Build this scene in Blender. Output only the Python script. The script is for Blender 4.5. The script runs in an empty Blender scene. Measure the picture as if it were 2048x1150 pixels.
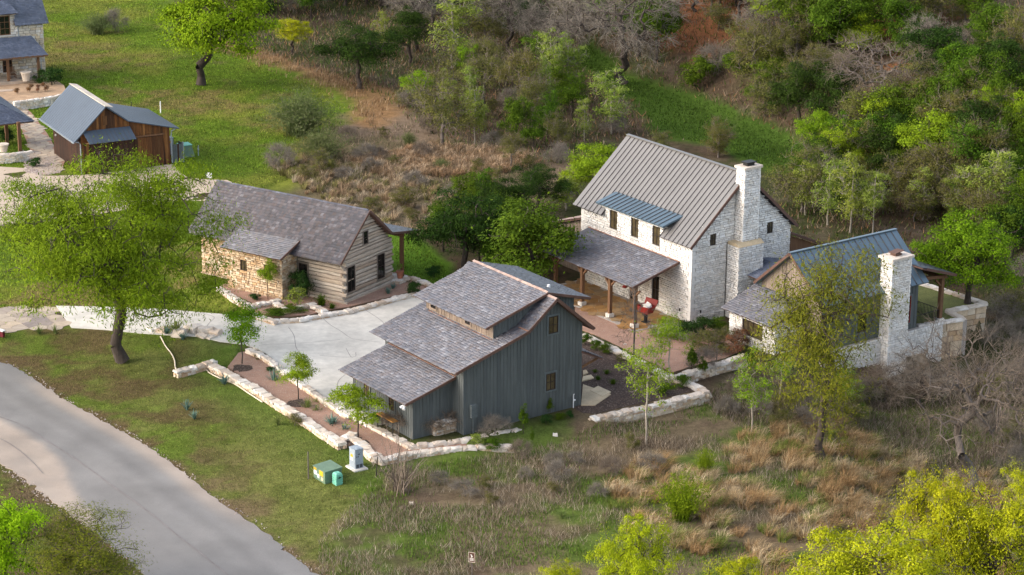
import bpy, math, random
import numpy as np
from mathutils import Matrix, Vector
SC = bpy.context.scene
COL = SC.collection
# ------------------------------------------------------------------ camera, sky, sun, exposure
F_PX, PITCH, ROLL, CAM_H = 4590.5, math.radians(17.974), math.radians(-0.437), 56.0
_cp, _sp = math.cos(PITCH), math.sin(PITCH)
_A = np.array([[1, 0, 0], [0, -_sp, -_cp], [0, _cp, -_sp]])
_c, _s = math.cos(ROLL), math.sin(ROLL)
RR = np.array([[_c, _s, 0], [-_s, _c, 0], [0, 0, 1]]) @ _A
CAM = np.array([0.0, 0.0, CAM_H])
cam = bpy.data.cameras.new('camera'); cam_o = bpy.data.objects.new('camera', cam); COL.objects.link(cam_o)
cam.sensor_width = 36; cam.lens = F_PX / 2048 * 36; cam.clip_start = 1; cam.clip_end = 3000
_m = Matrix.Identity(4)
for _i in range(3):
    _m[_i][0] = RR[0][_i]; _m[_i][1] = -RR[1][_i]; _m[_i][2] = -RR[2][_i]
_m[2][3] = CAM_H
cam_o.matrix_world = _m
SC.camera = cam_o
SUN_AZ = math.atan2(-0.97, -0.24); SUN_EL = math.radians(27)
w = bpy.data.worlds.new('World'); SC.world = w; w.use_nodes = True
nt = w.node_tree; bg = nt.nodes['Background']
sky = nt.nodes.new('ShaderNodeTexSky'); sky.sky_type = 'NISHITA'; sky.sun_disc = False
sky.sun_elevation = SUN_EL; sky.sun_rotation = SUN_AZ; sky.air_density = 1.0; sky.dust_density = 2.5; sky.ozone_density = 1.0
hsv = nt.nodes.new('ShaderNodeHueSaturation'); hsv.inputs['Saturation'].default_value = .55     # thin high cloud whitens the blue
nt.links.new(sky.outputs[0], hsv.inputs['Color']); nt.links.new(hsv.outputs[0], bg.inputs[0]); bg.inputs[1].default_value = 0.15
sl = bpy.data.lights.new('sun', 'SUN'); sl.energy = .68; sl.angle = math.radians(75); sl.color = (1.0, 0.80, 0.60)
so = bpy.data.objects.new('sun', sl); COL.objects.link(so)
_sd = Vector((math.sin(SUN_AZ) * math.cos(SUN_EL), math.cos(SUN_AZ) * math.cos(SUN_EL), math.sin(SUN_EL)))
so.rotation_euler = _sd.to_track_quat('Z', 'Y').to_euler(); so.location = (-60, 150, 60)
SC.view_settings.view_transform = 'Standard'; SC.view_settings.look = 'None'
SC.view_settings.gamma = 1; SC.view_settings.use_curve_mapping = False
SC.view_settings.exposure = 1.56
SC.cycles.max_bounces = 5; SC.cycles.diffuse_bounces = 3; SC.cycles.glossy_bounces = 2
SC.cycles.transmission_bounces = 3; SC.cycles.transparent_max_bounces = 4
SC.cycles.use_denoising = True

# ------------------------------------------------------------------ helpers
def S(a, b, x):
    t = np.clip((np.asarray(x, float) - a) / (b - a), 0, 1)
    return t * t * (3 - 2 * t)
def ray(px, py):
    d = RR.T @ np.array([(px - 1024) / F_PX, (py - 575) / F_PX, 1.0]); return d / np.linalg.norm(d)
def flat(px, py, z=0.0):
    d = ray(px, py); return CAM + d * ((z - CAM_H) / d[2])
def flatp(pts, z=0.0): return np.array([flat(x, y, z)[:2] for x, y in pts])
def depth(p): return float((RR @ (np.asarray(p, float) - CAM))[2])
def inpoly(x, y, poly):
    x = np.asarray(x, float); y = np.asarray(y, float); r = np.zeros(x.shape, bool); n = len(poly)
    for i in range(n):
        x0, y0 = poly[i]; x1, y1 = poly[(i + 1) % n]
        if y0 == y1: continue
        c = ((y0 > y) != (y1 > y)) & (x < (x1 - x0) * (y - y0) / (y1 - y0) + x0)
        r ^= c
    return r
def polydist(x, y, poly):      # distance outside a polygon (0 inside)
    x = np.asarray(x, float); y = np.asarray(y, float); d = np.full(x.shape, 1e9); n = len(poly)
    for i in range(n):
        ax, ay = poly[i]; bx, by = poly[(i + 1) % n]
        ex, ey = bx - ax, by - ay; L = ex * ex + ey * ey + 1e-9
        t = np.clip(((x - ax) * ex + (y - ay) * ey) / L, 0, 1)
        d = np.minimum(d, np.hypot(x - ax - t * ex, y - ay - t * ey))
    return np.where(inpoly(x, y, poly), 0, d)
def vnoise(x, y, sc, seed=0):
    x = np.asarray(x, float) / sc; y = np.asarray(y, float) / sc
    xi = np.floor(x).astype(np.int64); yi = np.floor(y).astype(np.int64); fx = x - xi; fy = y - yi
    fx = fx * fx * (3 - 2 * fx); fy = fy * fy * (3 - 2 * fy)
    def h(a, b):
        v = (a * 374761393 + b * 668265263 + seed * 974634777) & 0x7fffffff
        v = ((v ^ (v >> 13)) * 1274126177) & 0x7fffffff
        return ((v ^ (v >> 16)) & 0xffff) / 65535.0
    return (h(xi, yi) * (1 - fx) + h(xi + 1, yi) * fx) * (1 - fy) + (h(xi, yi + 1) * (1 - fx) + h(xi + 1, yi + 1) * fx) * fy
def fbm(x, y, sc, seed=0):
    return (vnoise(x, y, sc, seed) * 4 + vnoise(x, y, sc / 2.1, seed + 1) * 2 + vnoise(x, y, sc / 4.3, seed + 2) * 1.2 + vnoise(x, y, sc / 9, seed + 3) * .8) / 8

class MB:
    def __init__(s): s.v = []; s.f = []
    def add(s, vs, fs):
        b = len(s.v); s.v += [tuple(map(float, p)) for p in vs]; s.f += [tuple(b + i for i in f) for f in fs]; return s
    def box(s, x0, x1, y0, y1, z0, z1):
        return s.add([(x0,y0,z0),(x1,y0,z0),(x1,y1,z0),(x0,y1,z0),(x0,y0,z1),(x1,y0,z1),(x1,y1,z1),(x0,y1,z1)],
                     [(0,3,2,1),(4,5,6,7),(0,1,5,4),(1,2,6,5),(2,3,7,6),(3,0,4,7)])
    def obox(s, o, a, b, c):      # box from corner o and three edge vectors
        o, a, b, c = map(np.asarray, (o, a, b, c))
        if np.dot(np.cross(a, b), c) < 0: a, b = b, a
        return s.add([o, o+a, o+a+b, o+b, o+c, o+a+c, o+a+b+c, o+b+c],
                     [(0,3,2,1),(4,5,6,7),(0,1,5,4),(1,2,6,5),(2,3,7,6),(3,0,4,7)])
    def prism(s, ring, ext):      # polygon ring (3-D points) extruded by vector
        ring = [np.asarray(p, float) for p in ring]; n = len(ring); ext = np.asarray(ext, float)
        nrm = sum((np.cross(ring[i] - ring[0], ring[(i + 1) % n] - ring[0]) for i in range(n)), np.zeros(3))
        if np.dot(nrm, ext) > 0: ring = ring[::-1]
        vs = ring + [p + ext for p in ring]
        return s.add(vs, [tuple(range(n)), tuple(range(2*n-1, n-1, -1))] + [(i, n+i, n+(i+1) % n, (i+1) % n) for i in range(n)])
    def tube(s, pts, r, k=6):
        pts = [np.asarray(p, float) for p in pts]; n = len(pts); rs = r if hasattr(r, '__len__') else [r] * n
        vs = []
        for i, p in enumerate(pts):
            t = pts[min(i+1, n-1)] - pts[max(i-1, 0)]; t = t / (np.linalg.norm(t) + 1e-9)
            a = np.cross(t, (0, 0, 1)) if abs(t[2]) < .9 else np.cross(t, (1, 0, 0)); a /= np.linalg.norm(a); b = np.cross(t, a)
            for j in range(k):
                an = 2 * math.pi * j / k; vs.append(p + rs[i] * (math.cos(an) * a + math.sin(an) * b))
        fs = [(i*k+j, (i+1)*k+j, (i+1)*k+(j+1) % k, i*k+(j+1) % k) for i in range(n-1) for j in range(k)]
        fs += [tuple(range(k)), tuple(range((n-1)*k+k-1, (n-1)*k-1, -1))]
        return s.add(vs, fs)
    def mesh(s, name):
        m = bpy.data.meshes.new(name); m.from_pydata(s.v, [], s.f); m.update(); return m
    def build(s, name, mat, parent=None, **k): return link(name, s.mesh(name), mat, parent, **k)
def link(name, mesh, mat, parent=None, **k):
    if mat is not None and len(mesh.materials) == 0: mesh.materials.append(mat)
    o = bpy.data.objects.new(name, mesh); COL.objects.link(o)
    if parent is not None: o.parent = parent
    for a, b in k.items(): o[a] = b
    return o
def arr_mesh(name, V, Fc, attr=None):
    V = np.asarray(V, np.float32).reshape(-1, 3); Fc = np.asarray(Fc, np.int32); k = Fc.shape[1]
    m = bpy.data.meshes.new(name); m.vertices.add(len(V)); m.vertices.foreach_set('co', V.ravel())
    m.loops.add(Fc.size); m.loops.foreach_set('vertex_index', Fc.ravel())
    m.polygons.add(len(Fc)); m.polygons.foreach_set('loop_start', np.arange(0, Fc.size, k, dtype=np.int32))
    m.update(calc_edges=True)
    if attr is not None:
        a = m.color_attributes.new('tint', 'FLOAT_COLOR', 'POINT')
        a.data.foreach_set('color', np.concatenate([np.asarray(attr, np.float32), np.ones((len(V), 1), np.float32)], 1).ravel())
    return m
def thing(name, label, cat, loc=(0, 0, 0), rz=0.0, group=None, kind=None):
    o = bpy.data.objects.new(name, None); COL.objects.link(o); o.location = tuple(map(float, loc)); o.rotation_euler = (0, 0, rz)
    o.empty_display_size = .3
    return tag(o, label, cat, group, kind)
def tag(o, label=None, cat=None, group=None, kind=None):
    if label: o['label'] = label
    if cat: o['category'] = cat
    if group: o['group'] = group
    if kind: o['kind'] = kind
    return o

# ------------------------------------------------------------------ materials
def _nt(name):
    m = bpy.data.materials.new(name); m.use_nodes = True; n = m.node_tree; n.nodes.clear()
    out = n.nodes.new('ShaderNodeOutputMaterial'); return m, n, out
def ramp(n, fac, cols, interp='LINEAR'):
    r = n.nodes.new('ShaderNodeValToRGB'); r.color_ramp.interpolation = interp
    el = r.color_ramp.elements
    while len(el) < len(cols): el.new(0.5)
    for i, c in enumerate(cols): el[i].position = i / (len(cols) - 1); el[i].color = (*c, 1)
    n.links.new(fac, r.inputs[0]); return r.outputs[0]
def noise(n, sc, det=4, rough=.6, vec=None, stretch=None, coord='Object'):
    t = n.nodes.new('ShaderNodeTexCoord'); v = t.outputs[coord]
    if stretch:
        mp = n.nodes.new('ShaderNodeMapping'); mp.inputs['Scale'].default_value = stretch; n.links.new(v, mp.inputs[0]); v = mp.outputs[0]
    x = n.nodes.new('ShaderNodeTexNoise'); x.inputs['Scale'].default_value = sc; x.inputs['Detail'].default_value = det; x.inputs['Roughness'].default_value = rough
    n.links.new(v, x.inputs['Vector']); return x.outputs['Fac']
def mulc(n, c, fac, lo, hi):
    mr = n.nodes.new('ShaderNodeMapRange'); mr.inputs[1].default_value = .25; mr.inputs[2].default_value = .75
    mr.inputs[3].default_value = lo; mr.inputs[4].default_value = hi; n.links.new(fac, mr.inputs[0])
    mx = n.nodes.new('ShaderNodeMix'); mx.data_type = 'RGBA'; mx.blend_type = 'MULTIPLY'; mx.inputs[0].default_value = 1
    n.links.new(c, mx.inputs[6]); cb = n.nodes.new('ShaderNodeCombineColor')
    for i in range(3): n.links.new(mr.outputs[0], cb.inputs[i])
    n.links.new(cb.outputs[0], mx.inputs[7]); return mx.outputs[2]
def mat(name, cols, rough=.85, isl=True, n1=(1.2, .75, 1.25), n2=(14, .8, 1.2), stretch=None, bump=0, bsc=30, metal=0, spec=.3, obj=False):
    """procedural surface: colours picked per loose piece, with two scales of weathering noise"""
    m, n, out = _nt(name); b = n.nodes.new('ShaderNodeBsdfPrincipled'); n.links.new(b.outputs[0], out.inputs[0])
    b.inputs['Roughness'].default_value = rough; b.inputs['Metallic'].default_value = metal; b.inputs['Specular IOR Level'].default_value = spec
    if len(cols) > 1:
        if obj: f = n.nodes.new('ShaderNodeObjectInfo').outputs['Random']
        elif isl: f = n.nodes.new('ShaderNodeNewGeometry').outputs['Random Per Island']
        else: f = noise(n, n1[0], 3)
        c = ramp(n, f, cols)
    else:
        r = n.nodes.new('ShaderNodeRGB'); r.outputs[0].default_value = (*cols[0], 1); c = r.outputs[0]
    if n1: c = mulc(n, c, noise(n, n1[0], 3, stretch=stretch), n1[1], n1[2])
    if n2: c = mulc(n, c, noise(n, n2[0], 4, .7, stretch=stretch), n2[1], n2[2])
    n.links.new(c, b.inputs['Base Color'])
    if bump:
        bp = n.nodes.new('ShaderNodeBump'); bp.inputs['Strength'].default_value = bump; bp.inputs['Distance'].default_value = .05
        n.links.new(noise(n, bsc, 5, .7, stretch=stretch), bp.inputs['Height']); n.links.new(bp.outputs[0], b.inputs['Normal'])
    return m
def leafmat(name, cols, trans=.22, rough=.7):
    m, n, out = _nt(name)
    g = n.nodes.new('ShaderNodeNewGeometry').outputs['Random Per Island']
    c = ramp(n, g, cols)
    oi = n.nodes.new('ShaderNodeObjectInfo').outputs['Random']
    hs = n.nodes.new('ShaderNodeHueSaturation'); mr = n.nodes.new('ShaderNodeMapRange'); mr.inputs[3].default_value = .485; mr.inputs[4].default_value = .515
    n.links.new(oi, mr.inputs[0]); n.links.new(mr.outputs[0], hs.inputs['Hue']); n.links.new(c, hs.inputs['Color'])
    c = mulc(n, hs.outputs[0], noise(n, 1.1, 2), .7, 1.3)
    d = n.nodes.new('ShaderNodeBsdfPrincipled'); d.inputs['Roughness'].default_value = rough; d.inputs['Specular IOR Level'].default_value = .04
    t = n.nodes.new('ShaderNodeBsdfTranslucent'); mx = n.nodes.new('ShaderNodeMixShader'); mx.inputs[0].default_value = trans
    n.links.new(c, d.inputs['Base Color']); n.links.new(c, t.inputs['Color'])
    n.links.new(d.outputs[0], mx.inputs[1]); n.links.new(t.outputs[0], mx.inputs[2]); n.links.new(mx.outputs[0], out.inputs[0]); return m
def tintmat(name, n1=(1.5, .7, 1.3), n2=(9, .7, 1.3), bump=.6, bsc=6, trans=0, rough=.95, isl=False):
    """ground cover: colour from the 'tint' map of what grows where, broken up by noise"""
    m, n, out = _nt(name); a = n.nodes.new('ShaderNodeVertexColor'); a.layer_name = 'tint'; c = a.outputs[0]
    if isl: c = mulc(n, c, n.nodes.new('ShaderNodeNewGeometry').outputs['Random Per Island'], .6, 1.4)
    if n1: c = mulc(n, c, noise(n, n1[0], 4, .65), n1[1], n1[2])
    if n2: c = mulc(n, c, noise(n, n2[0], 5, .75), n2[1], n2[2])
    b = n.nodes.new('ShaderNodeBsdfPrincipled'); b.inputs['Roughness'].default_value = rough; b.inputs['Specular IOR Level'].default_value = .02
    n.links.new(c, b.inputs['Base Color'])
    if bump:
        bp = n.nodes.new('ShaderNodeBump'); bp.inputs['Strength'].default_value = bump; bp.inputs['Distance'].default_value = .15
        n.links.new(noise(n, bsc, 6, .75), bp.inputs['Height']); n.links.new(bp.outputs[0], b.inputs['Normal'])
    if trans:
        t = n.nodes.new('ShaderNodeBsdfTranslucent'); n.links.new(c, t.inputs[0]); mx = n.nodes.new('ShaderNodeMixShader'); mx.inputs[0].default_value = trans
        n.links.new(b.outputs[0], mx.inputs[1]); n.links.new(t.outputs[0], mx.inputs[2]); n.links.new(mx.outputs[0], out.inputs[0])
    else: n.links.new(b.outputs[0], out.inputs[0])
    return m
M = {}
M['shingle'] = mat('shingle', [(.050,.050,.062),(.080,.078,.094),(.064,.070,.092),(.106,.106,.124),(.080,.068,.072),(.155,.162,.188)], .45, spec=.5, n2=(9, .85, 1.15))
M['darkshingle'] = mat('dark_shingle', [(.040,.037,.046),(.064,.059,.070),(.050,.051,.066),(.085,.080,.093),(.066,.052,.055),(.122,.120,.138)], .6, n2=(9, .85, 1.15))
M['slate'] = mat('slate', [(.075,.09,.13),(.11,.125,.17),(.09,.105,.15),(.14,.155,.20)], .5, spec=.5, n2=(9, .85, 1.15))
M['deck'] = mat('roof_deck', [(.06,.05,.055)], .9)
M['fascia'] = mat('fascia', [(.11,.06,.045)], .7)
M['copper'] = mat('copper', [(.36,.19,.13),(.30,.18,.14)], .5, metal=.3, isl=False)
M['ridge'] = mat('ridge_tile', [(.33,.23,.19),(.42,.30,.25),(.27,.20,.18)], .8)
M['metalroof'] = mat('metal_roof', [(.185,.176,.168)], .42, metal=.35, n1=(.5, .9, 1.08), n2=(6, .95, 1.05), spec=.5)
M['bluemetal'] = mat('blue_metal', [(.115,.165,.205)], .38, metal=.4, n1=(.5, .88, 1.1), n2=(6, .94, 1.06), spec=.5)
M['shedmetal'] = mat('shed_metal', [(.072,.095,.125)], .45, metal=.35, n1=(.4, .88, 1.12), n2=(5, .93, 1.07), spec=.5)
M['seam'] = mat('seam', [(.10,.095,.095)], .5, metal=.3, n1=None, n2=None)
M['board'] = mat('grey_board', [(.088,.098,.097),(.098,.108,.106),(.080,.089,.090)], .8, obj=True, stretch=(3, 3, .25), n1=(1.5, .8, 1.2), n2=(9, .85, 1.15))
M['boardbrown'] = mat('brown_board', [(.22,.17,.13),(.27,.21,.165),(.18,.14,.11)], .8, obj=True, stretch=(3, 3, .25), n1=(1.5, .75, 1.25), n2=(9, .8, 1.2))
M['rustboard'] = mat('rust_board', [(.075,.030,.011),(.15,.06,.016),(.045,.02,.009),(.22,.10,.03)], .75, obj=True, stretch=(4, 4, .3), n1=(2, .5, 1.5), n2=(9, .7, 1.3))
M['darkboard'] = mat('dark_board', [(.035,.018,.012),(.055,.026,.016),(.025,.014,.01)], .8, obj=True, stretch=(4, 4, .3), n1=(2, .6, 1.4), n2=(9, .7, 1.3))
M['whitestone'] = mat('white_stone', [(.66,.61,.55),(.78,.745,.70),(.60,.57,.53),(.82,.80,.77),(.74,.68,.60)], .9, n1=(.8, .9, 1.08), n2=(10, .86, 1.12))
M['mortar'] = mat('mortar', [(.36,.32,.285)], .95, n1=(1, .85, 1.15))
M['tanstone'] = mat('tan_stone', [(.42,.29,.17),(.58,.45,.31),(.36,.23,.13),(.63,.53,.40),(.50,.33,.18),(.30,.22,.15)], .9, n2=(10, .8, 1.2))
M['paleblock'] = mat('pale_block', [(.60,.53,.43),(.66,.60,.51),(.55,.44,.30),(.52,.50,.48),(.70,.66,.60)], .9, n2=(8, .8, 1.2))
M['limestone'] = mat('limestone', [(.55,.47,.39),(.66,.60,.53),(.50,.39,.30),(.72,.68,.63),(.60,.50,.41)], .92, obj=True, n1=(1.6, .75, 1.2), n2=(14, .7, 1.25), bump=.5, bsc=12)
M['rubble'] = mat('rubble', [(.50,.37,.24),(.58,.49,.38),(.38,.25,.15),(.62,.57,.50),(.42,.34,.27)], .95, n2=(12, .75, 1.25))
M['log'] = mat('weathered_log', [(.40,.32,.245),(.46,.40,.33),(.34,.255,.185),(.50,.44,.375),(.37,.27,.19)], .9, obj=True, stretch=(.4, .4, 5), n1=(2, .65, 1.3), n2=(11, .65, 1.3))
M['timber'] = mat('timber', [(.15,.078,.04)], .75, stretch=(4, 4, .4), n1=(2, .7, 1.3))
M['glass'] = mat('window_glass', [(.012,.012,.012)], .06, n1=None, n2=None, spec=.7)
M['warmglass'] = mat('window_glass_warm', [(.075,.058,.032)], .08, n1=(1.2, .3, 1.7), n2=None, spec=.6)
M['frame'] = mat('dark_frame', [(.025,.016,.013)], .5, n1=None, n2=None)
M['casing'] = mat('casing', [(.10,.115,.118)], .8)
M['woodcasing'] = mat('wood_casing', [(.20,.165,.135)], .85)
M['sill'] = mat('stone_sill', [(.60,.56,.50)], .9)
M['concrete'] = mat('concrete', [(.64,.60,.53)], .9, n1=(.3, .76, 1.12), n2=(1.6, .82, 1.1))
M['beigeconcrete'] = mat('beige_concrete', [(.45,.36,.275)], .9, n1=(.3, .85, 1.12), n2=(3, .92, 1.08))
M['asphalt'] = tintmat('asphalt', n1=(.35, .9, 1.1), n2=(22, .84, 1.16), bump=.25, bsc=40, rough=.9)
M['dust'] = mat('road_dust', [(.44,.33,.26)], .95, n1=(.4, .9, 1.1), n2=(22, .88, 1.12))
M['seamline'] = mat('seam_line', [(.19,.17,.165)], .95)
M['joint'] = mat('joint_line', [(.27,.24,.22)], .95)
M['gravel'] = mat('gravel', [(.33,.20,.145)], .98, n1=(1.1, .85, 1.15), n2=(26, .72, 1.28), bump=.5, bsc=30)
M['mulch'] = mat('mulch', [(.055,.037,.03)], .98, n1=(1.1, .8, 1.25), n2=(18, .5, 1.6), bump=.8, bsc=22)
M['pebble'] = mat('pebble', [(.30,.22,.19),(.42,.35,.31),(.20,.15,.13),(.50,.43,.38),(.35,.25,.20)], .9, n1=None, n2=None)
M['chip'] = mat('bark_chip', [(.09,.06,.045),(.14,.10,.08),(.05,.035,.03),(.20,.16,.13)], .95, n1=None, n2=None)
M['flag'] = mat('flagstone', [(.36,.29,.22),(.42,.35,.27),(.30,.25,.21),(.46,.37,.27),(.20,.17,.16)], .9, obj=True, n1=(1.4, .8, 1.2), n2=(9, .85, 1.15))
M['goldflag'] = mat('gold_flagstone', [(.30,.155,.05),(.36,.20,.07),(.26,.14,.06),(.33,.22,.11),(.22,.15,.09)], .85, obj=True, n1=(1.4, .75, 1.25), n2=(9, .8, 1.2))
M['palest'] = mat('pale_flagstone', [(.46,.36,.23),(.54,.44,.30),(.42,.33,.22)], .9, obj=True, n1=(1.4, .8, 1.2))
M['bark'] = mat('bark', [(.055,.042,.034)], .95, n1=(2, .6, 1.5), n2=(12, .6, 1.4), stretch=(1, 1, .3), bump=.6, bsc=14)
M['palebark'] = mat('pale_bark', [(.30,.26,.215)], .95, n1=(2, .7, 1.25), n2=(9, .7, 1.3))
M['greybark'] = mat('grey_bark', [(.12,.10,.088)], .95, n1=(2, .7, 1.3), n2=(9, .7, 1.3))
M['greytwig'] = mat('grey_twig', [(.16,.138,.115),(.25,.218,.18),(.10,.085,.07)], .95, n1=None, n2=None)
M['browntwig'] = mat('brown_twig', [(.14,.105,.078),(.225,.18,.14),(.085,.064,.048)], .95, n1=None, n2=None)
M['whitepaint'] = mat('white_paint', [(.72,.72,.72)], .5, n1=None, n2=None)
M['greymetal'] = mat('grey_cabinet', [(.30,.345,.39)], .5, n1=(3, .9, 1.1))
M['greenmetal'] = mat('green_cabinet', [(.13,.20,.135)], .55, n1=(3, .85, 1.12))
M['mint'] = mat('mint_plastic', [(.16,.44,.33)], .5, n1=(4, .85, 1.1))
M['yellow'] = mat('yellow_sticker', [(.62,.36,.02)], .6, n1=None, n2=None)
M['black'] = mat('black_metal', [(.012,.012,.012)], .5, n1=None, n2=None)
M['red'] = mat('red_paint', [(.22,.018,.013)], .55, n1=(4, .75, 1.2))
M['maroon'] = mat('maroon_paint', [(.10,.012,.02)], .4, n1=None, n2=None)
M['cushion'] = mat('cushion', [(.75,.72,.68)], .9, n1=None, n2=None)
M['orangewood'] = mat('orange_wood', [(.42,.20,.05)], .6, stretch=(1, 6, 1), n1=(3, .8, 1.2))
M['terracotta'] = mat('terracotta', [(.34,.13,.075)], .8)
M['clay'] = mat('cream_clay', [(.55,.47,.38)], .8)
M['pipe'] = mat('pipe_white', [(.68,.58,.44)], .5, n1=None, n2=None)
M['galv'] = mat('galvanised', [(.30,.34,.38)], .4, metal=.5, n1=None, n2=None)
M['signbrown'] = mat('sign_brown', [(.10,.05,.035)], .6, n1=None, n2=None)
# foliage
M['l_oak'] = leafmat('oak_leaves', [(.08,.165,.006),(.14,.25,.008),(.20,.32,.012),(.105,.20,.007)])
M['l_blime'] = leafmat('bright_lime_leaves', [(.17,.30,.006),(.25,.42,.01),(.33,.50,.014)])
M['l_round'] = leafmat('round_tree_leaves', [(.055,.135,.006),(.095,.205,.008),(.145,.275,.01)])
M['l_yoak'] = leafmat('yellow_oak_leaves', [(.22,.265,.008),(.33,.365,.011),(.44,.45,.016),(.27,.315,.010)])
M['l_lime'] = leafmat('lime_leaves', [(.105,.175,.010),(.17,.26,.012),(.235,.335,.015),(.135,.21,.010)])
M['l_mesq'] = leafmat('mesquite_leaves', [(.09,.14,.006),(.148,.21,.009),(.205,.27,.012),(.115,.17,.007)])
M['l_huis'] = leafmat('olive_leaves', [(.08,.108,.010),(.132,.152,.013),(.19,.20,.020),(.09,.12,.012)])
M['l_cedar'] = leafmat('cedar_leaves', [(.013,.028,.005),(.025,.05,.008),(.042,.075,.011)], .15)
M['l_green'] = leafmat('green_leaves', [(.036,.072,.006),(.064,.115,.009),(.102,.165,.012)])
M['l_pale'] = leafmat('pale_leaves', [(.15,.205,.030),(.22,.275,.045),(.18,.24,.032),(.27,.315,.07)])
M['l_olive'] = leafmat('drab_leaves', [(.07,.078,.02),(.118,.12,.03),(.165,.152,.042),(.085,.098,.022)])
M['l_broom'] = leafmat('broom_stems', [(.085,.12,.035),(.13,.16,.055),(.16,.165,.085)])
M['l_dark'] = leafmat('dark_leaves', [(.018,.045,.012),(.03,.07,.016),(.05,.10,.02)], .2)
M['l_agave'] = leafmat('agave_leaves', [(.10,.17,.14),(.16,.25,.21),(.12,.20,.16)], .1)
M['l_yucca'] = leafmat('yucca_leaves', [(.10,.15,.035),(.17,.21,.06),(.22,.235,.09)], .2)
M['l_rust'] = leafmat('rust_leaves', [(.28,.13,.05),(.22,.09,.04),(.17,.12,.06)], .3)
# ------------------------------------------------------------------ terrain
DRIVE = [(112,612),(170,613),(250,615),(330,619),(400,625),(450,629),(505,634),(545,641),(575,642),(610,639),(650,633),(690,624),(740,608),(800,597),(845,594),
         (905,610),(960,650),(1000,700),(960,760),(900,800),(830,840),(745,852),(712,838),(690,824),(655,798),(620,773),(588,752),(560,730),(533,708),(515,698),(490,690),(440,684),(400,674),(340,671),(280,667),(210,660),(143,656)]
FLAG = [(-60,622),(0,620),(60,614),(108,612.5),(139,655.5),(60,657),(5,664),(-60,668)]
UPDRIVE = [(-60,330),(20,335),(74,338),(84,352),(110,352),(170,350),(250,342),(330,330),(345,329),(362,347),(378,356),(410,359),(455,361),(475,370),(487,382),(470,400),(420,402),(365,402),(300,412),(200,428),(80,445),(-60,455)]
BED1 = [(477,700),(505,694),(533,709),(560,731),(588,753),(620,774),(655,799),(690,825),(712,839),(745,853),(775,868),(822,888),(880,884),(920,880),(945,884),(900,892),(830,899),(770,908),(748,906),(716,882),(700,868),(676,876),(640,848),(600,822),(560,797),(520,770),(480,745),(455,728)]
BED2 = [(440,573),(470,560),(570,560),(600,540),(690,560),(790,545),(845,560),(868,570),(860,580),(820,585),(765,598),(700,614),(650,622),(620,630),(560,634),(520,628),(505,618),(505,606),(470,592)]
COURT = [(1150,600),(1180,560),(1300,620),(1400,640),(1470,690),(1475,705),(1450,716),(1400,728),(1345,745),(1300,724),(1240,694),(1195,672),(1150,655)]
MULCH = [(1120,690),(1168,676),(1195,680),(1240,702),(1300,732),(1345,754),(1390,770),(1404,779),(1370,786),(1320,798),(1255,812),(1192,828),(1165,826),(1120,800)]
ROAD_R = [(-140,672),(-60,692),(0,711),(32,723),(70,746),(130,787),(190,819),(250,851),(295,880),(365,929),(420,976),(512,1036),(590,1100),(662,1152),(740,1210),(860,1300),(1010,1430),(1250,1700)]
ROAD_L = [(-140,850),(-60,868),(0,902),(60,942),(115,986),(150,1014),(183,1040),(209,1064),(261,1110),(309,1152),(370,1210),(470,1310),(600,1450),(820,1730)]
PATIO = [(1839,568),(1924,594.7),(1971,610),(1895,624),(1925.4,640.6),(1833.6,654.5),(1780,640),(1780,580)]
pw = flatp
drive_w, flag_w, up_w, bed1_w, bed2_w, court_w, mulch_w, patio_w = map(pw, (DRIVE, FLAG, UPDRIVE, BED1, BED2, COURT, MULCH, PATIO))
road_w = np.concatenate([pw(ROAD_R), pw(ROAD_L)[::-1]])
hp1, hp2 = flat(1255,150)[:2], flat(1640,320)[:2]
_hd = (hp2 - hp1) / np.linalg.norm(hp2 - hp1); _hn = np.array([-_hd[1], _hd[0]])
_mo = flat(1379.6, 649); _mu = np.array([math.cos(math.radians(-54)), math.sin(math.radians(-54))]); _mv = np.array([-_mu[1], _mu[0]])
MAINW = np.array([_mo[:2] + a * _mu + b * _mv for a, b in ((-20, -5), (1, -5), (1, .8), (8.6, .8), (9.6, 3.6), (9.6, 13.2), (5.5, 13.2), (5.5, 20), (-20, 20))])
CABW = pw([(380,520),(450,440),(560,420),(800,470),(870,560),(700,640),(520,620),(430,580)])
BARNW = pw([(690,800),(800,690),(1000,640),(1190,700),(1190,838),(1120,838),(930,880),(800,880)])
SHEDW = pw([(-60,330),(60,230),(110,210),(250,235),(370,290),(370,340),(480,380),(300,425),(-60,450)])
HOUSEW = pw([(-200,-60),(100,-60),(120,170),(140,205),(40,260),(-60,330),(-200,330)])
PLATEAUS = [(SHEDW, 4), (HOUSEW, 4), (drive_w, 3.2), (flag_w, 4), (court_w, 1.1), (mulch_w, 1.1), (CABW, 3), (MAINW, 2.4), (BARNW, 2.5), (patio_w * .86 + patio_w[:6].mean(0) * .14, .4)]
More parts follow.
